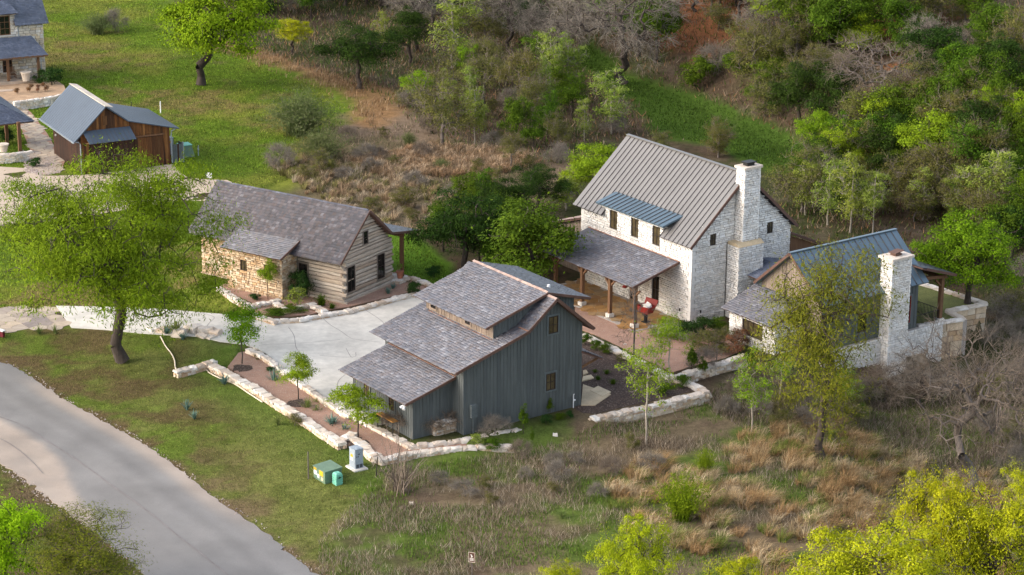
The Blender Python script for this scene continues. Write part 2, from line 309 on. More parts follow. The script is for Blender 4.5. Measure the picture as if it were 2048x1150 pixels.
def terr(x, y):
    x = np.asarray(x, float); y = np.asarray(y, float)
    zl = -.55 - 2.3 * S(18, 28, x) * (1 - S(176, 192, y)) + .25 * (fbm(x, y, 9, 5) - .5) - .9 * S(20, 40, -x + 0) * (1 - S(128, 150, y))
    s = np.ones_like(x)
    for p, wd in PLATEAUS: s = np.minimum(s, S(0, 1, polydist(x, y, p) / wd))
    far = S(190, 215, y)
    z = zl * s * (1 - .7 * far)
    z = np.where(inpoly(x, y, bed1_w), -.5, z)
    d = (x - hp1[0]) * _hn[0] + (y - hp1[1]) * _hn[1]
    dd = np.maximum(d, 0)
    z = z + 11 * (1 - np.exp(-dd / 24)) * S(-12, 12, x) + 2.6 * S(2, 9, d) * S(0, 1, (vnoise(x, y, 11, 9) - .45) * 5) * S(5, 14, x) * (1 - S(18, 32, d))
    z = z + .35 * (fbm(x, y, 14, 3) - .5) * S(185, 215, y)
    return z
def gz(x, y): return float(terr(np.array([x]), np.array([y]))[0])
def G(px, py, dz=0.0):
    d = ray(px, py); t = np.concatenate([np.linspace(60, 420, 240), np.linspace(425, 1200, 60)])
    P = CAM + t[:, None] * d
    h = P[:, 2] - terr(P[:, 0], P[:, 1]) - dz
    i = int(np.argmax(h < 0)); i = max(i, 1)
    a, b = h[i - 1], h[i]; tt = t[i - 1] + (t[i] - t[i - 1]) * a / (a - b + 1e-9)
    p = CAM + tt * d; p[2] = terr(p[:1], p[1:2])[0] + dz if True else p[2]
    return p
def dens(a, b, st): return list(np.arange(a, b, st))
gx = np.array(dens(-600, -80, 26) + dens(-80, -46, 1.5) + dens(-46, 46, .42) + dens(46, 90, 1.5) + dens(90, 620, 26))
gy = np.array(dens(-200, 90, 29) + dens(90, 116, 1.6) + dens(116, 182, .42) + dens(182, 250, .9) + dens(250, 330, 1.6) + dens(330, 1300, 40))
X, Y = np.meshgrid(gx, gy); Z = terr(X, Y)
# what grows where: albedo map of the ground
LAWN1 = pw([(-60,668),(140,658),(340,673),(420,690),(470,702),(455,726),(425,728),(360,735),(420,740),(600,838),(700,895),(760,925),(700,1000),(640,1060),(660,1152),(512,1036),(420,976),(295,880),(130,787),(0,711),(-60,692)])
LAWNB = pw([(780,470),(830,470),(885,520),(905,575),(870,578),(800,560)])
LAWNM = pw([(-60,470),(380,400),(450,440),(430,590),(500,620),(505,633),(400,624),(250,614),(0,618),(-60,620)])
LAWNT = pw([(-200,-80),(300,-80),(330,60),(440,100),(560,145),(640,175),(690,215),(640,250),(600,300),(590,350),(520,372),(480,368),(455,360),(380,355),(340,325),(100,340),(-60,330)])
STRIP = pw([(1130,105),(1180,100),(1250,150),(1330,180),(1450,225),(1560,275),(1660,325),(1700,360),(1640,372),(1560,345),(1440,290),(1330,270),(1270,200),(1200,150)])
CORNER = pw([(1900,-60),(2200,-60),(2200,60),(2048,48),(1985,40),(1930,10)])
RUSTB = pw([(400,75),(480,95),(620,140),(700,165),(760,175),(780,215),(740,250),(690,215),(640,178),(560,148),(440,103)])
MID = pw([(660,235),(780,215),(900,280),(1080,310),(1130,340),(1080,360),(1040,410),(880,440),(760,410),(620,380),(600,320),(640,260)])
FORE = pw([(700,1000),(760,925),(1030,890),(1180,850),(1400,790),(1500,760),(1760,760),(2200,760),(2200,1400),(600,1400),(640,1060)])
VERGE = pw([(-140,880),(0,905),(183,1042),(309,1153),(470,1320),(-140,1320)])
REDS = [pw(q) for q in ([(1325,50),(1420,55),(1490,105),(1450,150),(1370,135),(1315,95)], [(1770,175),(1810,125),(1850,140),(1850,190),(1810,215)], [(1530,95),(1570,110),(1560,140),(1530,130)])]
def paint(x, y):
    n1 = fbm(x, y, 7, 11); n2 = fbm(x, y, 2.2, 21); n3 = fbm(x, y, 18, 31)
    c = np.zeros(x.shape + (3,)); 
    def mixc(a, b, t): return np.asarray(a) * (1 - t[..., None]) + np.asarray(b) * t[..., None]
    c[:] = mixc((.085,.060,.040), (.052,.058,.024), S(.4, .62, n1))                # woodland floor: litter and weeds
    c = mixc(c, np.full(x.shape + (3,), (.13,.10,.072)), S(.54, .70, n2) * .6)
    def region(poly, base, edge=1.5):
        nonlocal c
        t = 1 - S(0, edge, polydist(x, y, poly) + (n2 - .5) * edge * 1.2 - .2)
        c = c * (1 - t[..., None]) + base * t[..., None]
    lawn = mixc((.12,.165,.028), (.165,.175,.05), S(.42, .62, n1)); lawn = mixc(lawn, np.full(x.shape + (3,), (.145,.105,.055)), S(.52, .68, n2) * .55); lawn = mixc(lawn, np.full(x.shape + (3,), (.075,.095,.02)), S(.5, .68, fbm(x, y, 1.1, 63)) * .45)
    fresh = mixc((.105,.165,.017), (.165,.185,.032), S(.4, .65, n1)); fresh = mixc(fresh, np.full(x.shape + (3,), (.19,.135,.06)), S(.54, .68, n3 * .6 + n2 * .4) * .8); fresh = mixc(fresh, np.full(x.shape + (3,), (.06,.085,.015)), S(.5, .7, fbm(x, y, 1.4, 61)) * .55)
    dry = mixc((.17,.13,.08), (.10,.14,.03), S(.44, .58, n1)); dry = mixc(dry, np.full(x.shape + (3,), (.10,.066,.048)), S(.54, .70, n2) * .6)
    region(MID, mixc((.20,.145,.10), (.13,.105,.06), S(.45, .6, n1)), 3)
    region(RUSTB, mixc((.30,.17,.085), (.20,.13,.06), n1), 2)
    region(FORE, dry, 3); region(LAWNT, fresh, 3); region(LAWNM, fresh, 1); region(LAWNB, mixc((.085,.17,.018), (.11,.19,.02), n1), 1)
    region(STRIP, mixc((.042,.082,.013), (.065,.105,.018), n1), 1.2); region(CORNER, mixc((.12,.20,.03), (.2,.24,.08), n1), 3)
    # front lawn: greener near the wall, worn by the road and under the mesquite
    wear = S(0, 1, 1 - polydist(x, y, road_w) / 3.5) * .8
    lawn = mixc(lawn, np.full(x.shape + (3,), (.20,.135,.085)), wear * S(.35, .6, n2))
    lawn = mixc(lawn, np.full(x.shape + (3,), (.125,.085,.045)), (1 - S(-24, -16, x)) * S(.36, .56, n2) * .75)
    g = S(5, 12, polydist(x, y, road_w)) * S(-27, -20, x)
    lawn = mixc(lawn, np.full(x.shape + (3,), (.095,.16,.026)), g * .75)
    region(LAWN1, lawn, 1.2)
    region(VERGE, mixc((.10,.115,.03), (.13,.095,.055), S(.4, .6, n2)), 1.5)
    # red soil where the bank is cut
    d = (x - hp1[0]) * _hn[0] + (y - hp1[1]) * _hn[1]
    red = S(4, 7, d) * (1 - S(26, 36, d)) * S(.60, .68, vnoise(x, y, 5, 77) * .6 + n2 * .4) * S(8, 14, x)
    c = mixc(c, np.full(x.shape + (3,), (.26,.095,.04)), red * .85)
    for rp in REDS: region(rp, np.full(x.shape + (3,), (.20,.085,.04)), 3)
    return c
tint = paint(X, Y)
ny_, nx_ = X.shape
idx = np.arange(ny_ * nx_).reshape(ny_, nx_)
quads = np.stack([idx[:-1, :-1], idx[:-1, 1:], idx[1:, 1:], idx[1:, :-1]], -1).reshape(-1, 4)
M['ground'] = tintmat('ground', n1=(1.5, .68, 1.3), n2=(8, .6, 1.4), bump=1, bsc=5)
g_o = link('ground', arr_mesh('ground', np.stack([X, Y, Z], -1), quads, tint.reshape(-1, 3)), M['ground'])
tag(g_o, 'rolling ground of lawn, meadow, dry weeds and wooded red-soil bank', None, kind='structure')
for p_ in g_o.data.polygons: pass
g_o.data.polygons.foreach_set('use_smooth', np.ones(len(g_o.data.polygons), bool))

# ------------------------------------------------------------------ sheets: road, driveway, beds
def tess(poly, name, m, z, thick=.5, st=.9, label=None, follow=False, kind='structure', lift=0.0, parent=None):
    """flat slab over a world polygon; when follow is set its top follows the ground"""
    from mathutils.geometry import delaunay_2d_cdt
    poly = [tuple(map(float, p)) for p in poly]
    dense = []
    for i, a in enumerate(poly):
        b = poly[(i + 1) % len(poly)]; L = math.hypot(b[0]-a[0], b[1]-a[1]); k = max(1, int(L / st))
        dense += [(a[0] + (b[0]-a[0]) * j / k, a[1] + (b[1]-a[1]) * j / k) for j in range(k)]
    n = len(dense); pts = list(dense)
    if follow:
        P = np.array(dense); xs = np.arange(P[:, 0].min(), P[:, 0].max(), st); ys = np.arange(P[:, 1].min(), P[:, 1].max(), st)
        xx, yy = np.meshgrid(xs, ys); k = inpoly(xx, yy, poly); pts += list(zip(xx[k], yy[k]))
    r = delaunay_2d_cdt([Vector(p) for p in pts], [], [list(range(n))], 1, 1e-4)
    v2 = np.array([tuple(v) for v in r[0]]); tri = [tuple(f) for f in r[2]]
    zt = terr(v2[:, 0], v2[:, 1]) + lift if follow else np.full(len(v2), z)
    b = MB(); b.add([(x, y, q) for (x, y), q in zip(v2, zt)], tri)
    if thick:
        ring = [(x, y) for x, y in dense]
        zr = terr(np.array([p[0] for p in ring]), np.array([p[1] for p in ring])) + lift if follow else np.full(n, z)
        vs = [(x, y, q) for (x, y), q in zip(ring, zr)] + [(x, y, q - thick) for (x, y), q in zip(ring, zr)]
        b.add(vs, [(i, n + i, n + (i+1) % n, (i+1) % n) for i in range(n)])
    o = b.build(name, m, parent)
    if label: tag(o, label, None, kind=kind)
    return o
def line_strip(pts, wd, name, m, lift, parent=None, z=None, st=.5):
    pts = np.asarray(pts, float); out = []
    for a, b in zip(pts[:-1], pts[1:]):
        k = max(1, int(np.linalg.norm(b - a) / st)); out += [a + (b - a) * j / k for j in range(k)]
    out.append(pts[-1]); out = np.array(out); d = np.gradient(out, axis=0); d /= np.linalg.norm(d, axis=1)[:, None] + 1e-9
    nn = np.stack([-d[:, 1], d[:, 0]], 1) * wd / 2; A, B = out + nn, out - nn
    def zz(P): return terr(P[:, 0], P[:, 1]) + lift if z is None else np.full(len(P), z + lift)
    V = np.concatenate([np.column_stack([A, zz(A)]), np.column_stack([B, zz(B)])]); n = len(out)
    Fq = [(i, n + i, n + i + 1, i + 1) for i in range(n - 1)]
    return link(name, arr_mesh(name, V, Fq), m, parent)
def smooth(pts, k=6):
    p = np.asarray(pts, float); q = np.vstack([2 * p[0] - p[1], p, 2 * p[-1] - p[-2]]); o = []
    for i in range(1, len(q) - 2):
        for t in np.linspace(0, 1, k, endpoint=False):
            a, b, c, d = q[i-1], q[i], q[i+1], q[i+2]
            o.append(.5 * (2*b + (c-a)*t + (2*a-5*b+4*c-d)*t*t + (3*b-a-3*c+d)*t**3))
    o.append(q[-2]); return np.array(o)
_er = np.random.default_rng(31); _rr, _rl = smooth(pw(ROAD_R), 14), smooth(pw(ROAD_L), 14)
road_poly = np.concatenate([_rr + _er.normal(0, .07, _rr.shape), (_rl + _er.normal(0, .07, _rl.shape))[::-1]])
road = tess(road_poly, 'road', M['asphalt'], 0, .25, .45, 'pale asphalt lane curving past the front lawn', follow=True, lift=.06)
_rv = np.array([v.co[:] for v in road.data.vertices]); DUST = pw([(-160,862),(-60,868),(0,902),(60,942),(115,986),(150,1014),(180,1038),(172,1005),(150,985),(132,955),(118,915),(100,893),(75,870),(30,846),(-60,795),(-160,760)])
_dl = S(0, 1.0, 1.0 - polydist(_rv[:, 0], _rv[:, 1], DUST) - .5 * fbm(_rv[:, 0], _rv[:, 1], 1.5, 5)); _re = pw(ROAD_R)
_dr = np.min([np.hypot(_rv[:, 0] - q[0], _rv[:, 1] - q[1]) for q in smooth(_re, 10)], axis=0); _dr = (1 - S(.3, 1.5, _dr)) * S(124, 134, _rv[:, 1]) * (1 - S(148, 154, _rv[:, 1]))
_w = np.maximum(_dl, _dr * .8)[:, None]; _t = np.array([.198, .191, .184]) * (1 - _w) + np.array([.36, .30, .25]) * _w
_d1 = np.min([np.hypot(_rv[:, 0] - q[0], _rv[:, 1] - q[1]) for q in smooth(_re, 10)], axis=0)
_t *= (1 + .07 * (np.exp(-((_d1 - 1.5) / .35) ** 2) + np.exp(-((_d1 - 3.0) / .35) ** 2)) - .05 * np.exp(-((_d1 - 2.2) / .4) ** 2))[:, None]
_t *= (.84 + .32 * fbm(_rv[:, 0], _rv[:, 1], 3, 8))[:, None]
_ca = road.data.color_attributes.new('tint', 'FLOAT_COLOR', 'POINT'); _ca.data.foreach_set('color', np.concatenate([_t, np.ones((len(_t), 1))], 1).astype(np.float32).ravel())
line_strip(smooth(pw([(-60,800),(40,832),(90,862),(150,900),(230,958),(300,1010),(380,1075),(450,1130),(520,1190)])), .07, 'seam_line', M['seamline'], .08, road)
line_strip(smooth(pw([(0,858),(30,875),(60,898),(85,925)])), .05, 'seam_line', M['seamline'], .085, road)
drive = tess(drive_w, 'driveway', M['concrete'], .03, .5, 1.0, 'pale concrete driveway and parking court before the grey barn')
for q in ([(403,626),(428,635),(420,645),(412,655)], [(640,632),(660,650),(680,662),(700,676),(715,680),(760,685)], [(577,655),(588,672),(592,695),(602,710)], [(523,690),(600,687),(680,680)],
          [(692,697),(700,712),(705,716)], [(730,620),(760,640),(772,652)], [(690,750),(676,765),(676,790)], [(640,712),(705,715),(712,705)]):
    line_strip(smooth(pw(q)), .045, 'joint_line', M['joint'], .036, drive, z=0.0)
updrive = tess(up_w, 'upper_driveway', M['beigeconcrete'], .03, .4, 1.2, 'beige concrete drive in front of the rust-brown shed')
line_strip(pw([(74,340),(90,372),(100,430)]), .05, 'joint_line', M['joint'], .036, updrive, z=0.0)
line_strip(pw([(-40,392),(60,372),(180,388),(380,395),(470,398)]), .35, 'joint_line', M['flag'], .034, updrive, z=0.0)
bed1 = tess(bed1_w, 'gravel_bed', M['gravel'], -.2, .4, .8, 'terraced bed of pinkish gravel with three young trees')
bed2 = tess(bed2_w, 'cabin_gravel_bed', M['gravel'], .05, .5, .8, 'pinkish gravel bed around the log cabin')
court = tess(court_w, 'gravel_court', M['gravel'], .02, .5, .8, 'pinkish gravel court before the white stone house')
mulch = tess(mulch_w, 'mulch_bed', M['mulch'], .012, .5, .8, 'dark mulch bed behind the grey barn')
def cells(poly, spacing, seed, gap, name, m, z, th, parent, jit=.35, maxn=400):
    """irregular paving stones: one object each"""
    rng = np.random.default_rng(seed); poly = np.asarray(poly, float)
    lo, hi = poly.min(0), poly.max(0); pts = []
    for i, yy in enumerate(np.arange(lo[1] - spacing, hi[1] + spacing, spacing * .87)):
        for xx in np.arange(lo[0] - spacing, hi[0] + spacing, spacing * 1.25):
            pts.append((xx + (i % 2) * spacing * .6 + rng.normal(0, spacing * jit * .6), yy + rng.normal(0, spacing * jit * .5)))
    pts = np.array(pts); keep = inpoly(pts[:, 0], pts[:, 1], poly); cnt = 0
    for i in np.where(keep)[0]:
        c = pts[i]; cell = [c + spacing * 2 * np.array([math.cos(a), math.sin(a)]) for a in np.linspace(0, 2*math.pi, 12, endpoint=False)]
        dd = np.hypot(*(pts - c).T); nb = np.argsort(dd)[1:14]
        for j in nb:
            mid = (pts[j] + c) / 2; nrm = (pts[j] - c) / dd[j]; mid = mid - nrm * gap / 2; out = []
            for k in range(len(cell)):
                a, b = cell[k], cell[(k + 1) % len(cell)]; da, db = (a - mid) @ nrm, (b - mid) @ nrm
                if da <= 0: out.append(a)
                if da * db < 0: out.append(a + (b - a) * da / (da - db))
            cell = out
            if len(cell) < 3: break
        if len(cell) < 3: continue
        h = th + rng.uniform(-.006, .012)
        b = MB().prism([(p[0], p[1], z) for p in cell], (0, 0, h)); b.build(name, m, parent); cnt += 1
        if cnt >= maxn: break
flagpath = tess(flag_w, 'flagstone_drive', M['mortar'], -.005, .4, 1.2, 'tan flagstone apron at the driveway mouth under the mesquite')
cells(flag_w, 1.0, 5, .03, 'flagstone', M['flag'], -.005, .03, flagpath)
walk_w = pw([(36,205),(62,225),(95,268),(115,305),(132,318),(120,346),(84,350),(70,340),(60,300),(45,262),(28,215)])
walk = tess(walk_w, 'flagstone_walk', M['gravel'], .03, .3, 1.2, 'flagstone walk between the shed and the pavilion at the left')
cells(walk_w, .75, 9, .06, 'flagstone', M['flag'], .03, .03, walk)
# ------------------------------------------------------------------ building kit
class Face:       # local wall plane: origin, horizontal axis, outward normal
    def __init__(s, o, ax, n): s.o, s.ax, s.n = (np.asarray(q, float) for q in (o, ax, n))
    def p(s, h, z, d=0.0): return s.o + h * s.ax + np.array([0, 0, z]) + d * s.n
def fbox(b, F, h0, h1, z0, z1, d0, d1):
    o = F.p(h0, z0, d0); return b.obox(o, F.ax * (h1 - h0), np.array([0, 0, z1 - z0]), F.n * (d1 - d0))
def window(par, F, h0, h1, z0, z1, nx=2, nz=2, d=-.06, fm='frame', gm='glass', casing=None, cw=.12, cd=.06, sill=True, name='window', fw=.06):
    b = MB()
    fbox(b, F, h0, h0+fw, z0, z1, d, d+.06); fbox(b, F, h1-fw, h1, z0, z1, d, d+.06)
    fbox(b, F, h0+fw, h1-fw, z0, z0+fw, d, d+.055); fbox(b, F, h0+fw, h1-fw, z1-fw, z1, d, d+.055)
    for i in range(1, nx):
        hh = h0 + (h1-h0)*i/nx; fbox(b, F, hh-.022, hh+.022, z0+fw, z1-fw, d+.002, d+.05)
    for j in range(1, nz):
        zz = z0 + (z1-z0)*j/nz; fbox(b, F, h0+fw, h1-fw, zz-.025, zz+.025, d+.004, d+.047)
    w_ = b.build(name, M[fm], par)
    g = MB(); fbox(g, F, h0+fw*.5, h1-fw*.5, z0+fw*.5, z1-fw*.5, d+.003, d+.022); g.build('pane', M[gm], w_)
    if casing:
        c = MB(); fbox(c, F, h0-cw, h0-.003, z0-cw, z1+cw, d-.02, d+cd); fbox(c, F, h1+.003, h1+cw, z0-cw, z1+cw, d-.02, d+cd)
        fbox(c, F, h0-.003, h1+.003, z1+.003, z1+cw, d-.02, d+cd-.003); fbox(c, F, h0-.003, h1+.003, z0-cw, z0-.003, d-.02, d+cd-.003); c.build('casing', M[casing], w_)
    elif sill:
        c = MB(); fbox(c, F, h0-.08, h1+.08, z0-.13, z0-.003, d, d+.18); c.build('sill', M['sill'], w_)
    return w_
def prof(pts):
    hs = [p[0] for p in pts]; zs = [p[1] for p in pts]; return (lambda h: float(np.interp(h, hs, zs))), hs
def boards(par, F, h0, h1, zb, top, wd, m, breaks=(), name='board', th=.03):
    n = max(1, round((h1-h0)/wd)); e = np.linspace(h0, h1, n+1)
    zbf = zb if callable(zb) else (lambda h: zb)
    for a, b_ in zip(e[:-1], e[1:]):
        b = MB(); xs = [a+.004] + [k for k in breaks if a+.01 < k < b_-.01] + [b_-.004]
        if max(top(x) - zbf(x) for x in xs) < .05: continue
        ring = [F.p(x, zbf(x)) for x in (xs[0], xs[-1])] + [F.p(x, max(top(x), zbf(x)+.02)) for x in reversed(xs)]
        b.prism(ring, F.n * th)
        x0, x1 = a-.002, a+.05
        zt = min(top(x0), top(x1)); 
        if zt > zbf(x0)+.1: fbox(b, F, x0, x1, zbf(x0)+.004, zt-.004, th, th+.022)
        b.build(name, M[m], par)
def stones(par, F, h0, h1, zb, top, m, seed, ch=.2, lw=(.22, .6), holes=(), depth=(.10, .15), gap=.034, name='stonework', breaks=(), irregular=.009):
    """coursed stone facing: every stone is a solid of its own, with recessed joints"""
    rng = np.random.default_rng(seed); b = MB(); zt = max(top(h) for h in np.linspace(h0, h1, 40))
    cuts = sorted({round(z, 3) for hh in holes for z in hh[2:4] if zb < z < zt} | {zb, zt}); rows = []
    for a, c in zip(cuts[:-1], cuts[1:]):
        k = max(1, round((c-a)/ch)); q = rng.uniform(.65, 1.35, k); q = q / q.sum() * (c-a); z = a
        for x in q: rows.append((z, z+x)); z += x
    for z0, z1 in rows:
        zc = (z0+z1)/2; iv = [(h0, h1)]
        for (a, c, y0, y1) in holes:
            if y0-.001 < zc < y1+.001: iv = [r for s, t in iv for r in ((s, min(t, a)), (max(s, c), t)) if r[1]-r[0] > .03]
        for s, t in iv:
            h = s
            while h < t - .01:
                wd = rng.uniform(*lw) * (1.25 if z1-z0 > ch else .9); e = h + wd
                if t - e < lw[0]*.6: e = t
                a0, a1, y0, y1 = h+gap/2, e-gap/2, z0+gap/2, z1-gap/2; h = e
                tl, tr = min(y1, top(a0)-.02), min(y1, top(a1)-.02)
                if max(tl, tr) < y0+.03: continue
                tl, tr = max(tl, y0+.012), max(tr, y0+.012); dp = rng.uniform(*depth)
                j = lambda: rng.uniform(-irregular, irregular)
                q = [F.p(a0+j(), y0+j()), F.p(a1+j(), y0+j()), F.p(a1+j(), tr+j()), F.p(a0+j(), tl+j())]; fr = [p + F.n*(dp+rng.uniform(-.012, .012)) for p in q]
                cc = sum(fr)/4; fr = [p + (cc-p)*.04 for p in fr]
                flip = np.dot(np.cross(fr[1]-fr[0], fr[2]-fr[0]), F.n) < 0
                fs = [(4,5,6,7),(0,1,5,4),(1,2,6,5),(2,3,7,6),(3,0,4,7)]
                b.add(q + fr, [f[::-1] for f in fs] if flip else fs)
    o = b.build(name, M[m], par); o['kind'] = 'stuff'; return o
def quoins(par, p, axa, axb, z0, z1, m, seed, h=.32, name='quoin'):
    """dressed corner stones wrapping two faces"""
    rng = np.random.default_rng(seed); z = z0; i = 0; axa, axb, p = (np.asarray(q, float) for q in (axa, axb, p))
    while z < z1-.1:
        hh = min(h*rng.uniform(.85, 1.15), z1-z); la, lb = ((.55, .35), (.35, .55))[i % 2]
        b = MB(); b.obox(p + np.array([0,0,z+.008]) - .0*axa, -axa*la, -axb*lb, np.array([0,0,hh-.016])); b.build(name, M[m], par); z += hh; i += 1
def roof(par, a, b, c, d, kind='shingle', th=.14, name='roof', expo=.22, wr=(.15, .33), seed=0, m=None, starts=None, pitch=.53, seamh=.055, bm='metalroof', seam0=False):
    """roof plane a,b (eave) c,d (ridge): slab, then courses of shingles or standing-seam panels"""
    a, b, c, d = (np.asarray(q, float) for q in (a, b, c, d)); n = np.cross(b-a, d-a); n /= np.linalg.norm(n)
    if n[2] < 0: n = -n
    s = MB(); s.prism([a-n*.03, b-n*.03, c-n*.03, d-n*.03], -n*(th-.03)); r = s.build(name, M['fascia' if kind == 'shingle' else ('deck' if bm == 'metalroof' else bm)], par)
    if kind == 'shingle':
        rng = np.random.default_rng(seed+17); L = (np.linalg.norm(d-a)+np.linalg.norm(c-b))/2; k = max(2, round(L/expo)); V = []
        for i in range(k):
            t0 = i/k - (.02 if i == 0 else .006); t1 = min(1.0, (i+1.25)/k)
            e0, e1 = a+(d-a)*t0, b+(c-b)*t0; W = np.linalg.norm(e1-e0); x = -rng.uniform(0, .2)
            while x < W:
                w_ = rng.uniform(*wr); x0, x1 = max(x, -.01)+.004, min(x+w_, W+.01)-.004; x += w_
                if x1-x0 < .03: continue
                s0, s1 = x0/W, x1/W; jt = rng.uniform(-.12, .12)/k
                lo0, lo1 = (a+(b-a)*q+((d+(c-d)*q)-(a+(b-a)*q))*(t0+jt) for q in (s0, s1)); up0, up1 = (a+(b-a)*q+((d+(c-d)*q)-(a+(b-a)*q))*t1 for q in (s0, s1))
                hl = .045+rng.uniform(0, .025); V.append([lo0-n*.012, lo1-n*.012, lo1+n*hl, lo0+n*hl, up1+n*.004, up0+n*.004])
        V = np.array(V); nn = len(V); base = np.arange(nn)[:, None, None]*6
        up = np.dot(np.cross(V[0][1]-V[0][0], V[0][5]-V[0][3]), n) > 0
        fq = np.array([[0,1,2,3],[3,2,4,5],[1,4,2,2],[0,3,5,5]]); fq = fq if up else fq[:, ::-1]
        q4 = (base+fq[None, :2]).reshape(-1, 4)
        o = link('shingles', arr_mesh('shingles', V.reshape(-1, 3), q4), M[m or 'shingle'], r); o['kind'] = 'stuff'
    else:
        W = np.linalg.norm(b-a); k = max(1, round(W/pitch)); U = (b-a)/W
        for i in range(k):
            q0, q1 = i/k, (i+1)/k; t = 0.0
            if starts: t = starts((q0+q1)/2)
            ea, eb = a+(b-a)*q0, a+(b-a)*q1; ra, rb = d+(c-d)*q0, d+(c-d)*q1; ea2, eb2 = ea+(ra-ea)*t, eb+(rb-eb)*t
            p = MB(); p.prism([ea2-n*.028+U*.001, eb2-n*.028-U*.001, rb-n*.028-U*.001, ra-n*.028+U*.001], n*.03)
            p.build('roof_panel', M[m or 'metalroof'], r)
            q = MB(); q.prism([ea2+n*.003-U*.0, ea2+n*.003+U*.035, ra+n*.003+U*.035, ra+n*.003], n*seamh)
            if i or seam0: q.build('seam', M['seam'], r)
    return r
def strip(par, pts, w_, h, name, m):       # a bar of rectangular section along a polyline
    b = MB()
    for p, q in zip(pts[:-1], pts[1:]):
        p, q = np.asarray(p, float), np.asarray(q, float); t = q-p; t /= np.linalg.norm(t)
        s = np.cross(t, (0, 0, 1)); s /= np.linalg.norm(s); u = np.cross(s, t)
        b.obox(p - s*w_/2 - u*h/2, q-p, s*w_, u*h)
    return b.build(name, M[m], par)
def ridge_caps(par, p, q, seed, m='ridge', step=.32, wd=.16, drop=.09, name='ridge_cap'):
    rng = np.random.default_rng(seed); p, q = np.asarray(p, float), np.asarray(q, float); L = np.linalg.norm(q-p); t = (q-p)/L; s = np.cross(t, (0,0,1)); s /= np.linalg.norm(s); b = MB()
    for i in range(int(L/step)):
        o = p + t*i*step; e = p+t*min((i+1)*step+.03, L); z = np.array([0,0,.03+rng.uniform(0, .02)]); dn = np.array([0,0,-drop])
        b.add([o+z, o+s*wd+dn+z, e+s*wd+dn+z*.5, e+z*.5, o-s*wd+dn+z, e-s*wd+dn+z*.5], [(0,1,2,3),(4,0,3,5)])
    o = b.build(name, M[m], par); o['kind'] = 'stuff'; return o
X1, Y1, Z1 = np.eye(3)

# ------------------------------------------------------------------ the grey barn
BO = flat(1163.4, 810.7); BY = math.radians(-54.0)
barn = thing('barn', 'blue-grey board barn with a shingled roof and shed dormers, in the middle', 'barn', BO, BY)
gp = [(-9.8, 4.78), (-4.84, 6.26), (-2.5, 8.1), (0, 5.95)]
top, hs = prof(gp)
body = MB(); body.prism([(-.12, v, z) for v, z in [(-9.7, -.5), (-.05, -.5), (-.05, 5.9), (-2.5, 8.0), (-4.84, 6.18), (-9.7, 4.7)]], (-9.3, 0, 0))
body.box(-8.5, -1.4, -12.9, -9.71, -.5, 2.75); body.box(-8.8, -1.1, -6.7, -2.5, 5, 6.8); body.box(-8.8, -1.1, -2.5, -.06, 5, 7.35)
body.build('wall_core', M['casing'], barn)
GF = Face((-.1, 0, 0), Y1, X1)                 # gable, faces +u
boards(barn, GF, -9.8, 0, -.25, top, .27, 'board', hs)
FF = Face((0, -9.72, 0), X1, -Y1)              # front, faces -v
boards(barn, FF, -9.5, -.06, -.3, lambda h: 4.74, .27, 'board')
LF = Face((0, -12.92, 0), X1, -Y1); boards(barn, LF, -8.6, -1.3, -.3, lambda h: 2.86, .27, 'board')
LS = Face((-1.38, 0, 0), Y1, X1); boards(barn, LS, -12.95, -9.74, -.3, lambda v: 3.7 - .266*(-9.8-v), .27, 'board')
DF = Face((0, -6.72, 0), X1, -Y1); boards(barn, DF, -8.9, -1.0, 5.72, lambda h: 6.93, .2, 'boardbrown')
DS = Face((-1.08, 0, 0), Y1, X1); boards(barn, DS, -6.75, -2.6, lambda v: float(np.interp(v, [-6.8, -4.84, -2.6], [5.7, 6.28, 8.0])), lambda v: 8.2 - .292*(-2.5-v), .24, 'board', (-4.84,))
RS = Face((-1.08, 0, 0), Y1, X1); boards(barn, RS, -2.4, 0, lambda v: 8.0 + .84*(-2.4-v), lambda v: 8.12 - .262*(v+2.5), .24, 'board')
RF = Face((0, -.08, 0), X1, Y1); boards(barn, RF, -8.9, -1.0, 5.8, lambda h: 7.42, .3, 'board')
roof(barn, (-9.9, -10.69, 4.64), (.4, -10.69, 4.64), (.4, -4.84, 6.37), (-9.9, -4.84, 6.37), seed=1, name='lower_roof')
roof(barn, (-9.9, -4.86, 6.36), (.4, -4.86, 6.36), (.4, -2.51, 8.22), (-9.9, -2.51, 8.22), seed=2, name='upper_roof')
roof(barn, (.4, .65, 5.54), (-9.9, .65, 5.54), (-9.9, -2.51, 8.22), (.4, -2.51, 8.22), seed=3, name='rear_roof')
roof(barn, (-9.25, -7.55, 6.85), (-.62, -7.55, 6.85), (-.62, -2.48, 8.36), (-9.25, -2.48, 8.36), seed=4, name='dormer_roof')
roof(barn, (-.62, 1.05, 7.36), (-9.25, 1.05, 7.36), (-9.25, -2.52, 8.36), (-.62, -2.52, 8.36), seed=5, name='rear_dormer_roof')
roof(barn, (-9.05, -13.75, 2.76), (-.9, -13.75, 2.76), (-.9, -9.74, 3.84), (-9.05, -9.74, 3.84), seed=6, name='lean_to_roof')
ridge_caps(barn, (-9.3, -2.5, 8.46), (-.6, -2.5, 8.46), 1); ridge_caps(barn, (-.6, -2.51, 8.27), (.4, -2.51, 8.27), 2)
strip(barn, [(.42, -10.7, 4.62), (.42, -4.85, 6.35), (.42, -2.51, 8.2), (.42, .66, 5.52)], .05, .2, 'rake_trim', 'fascia')
strip(barn, [(-.6, -7.56, 6.82), (-.6, -2.5, 8.33), (-.6, 1.06, 7.33)], .05, .17, 'rake_trim', 'fascia')
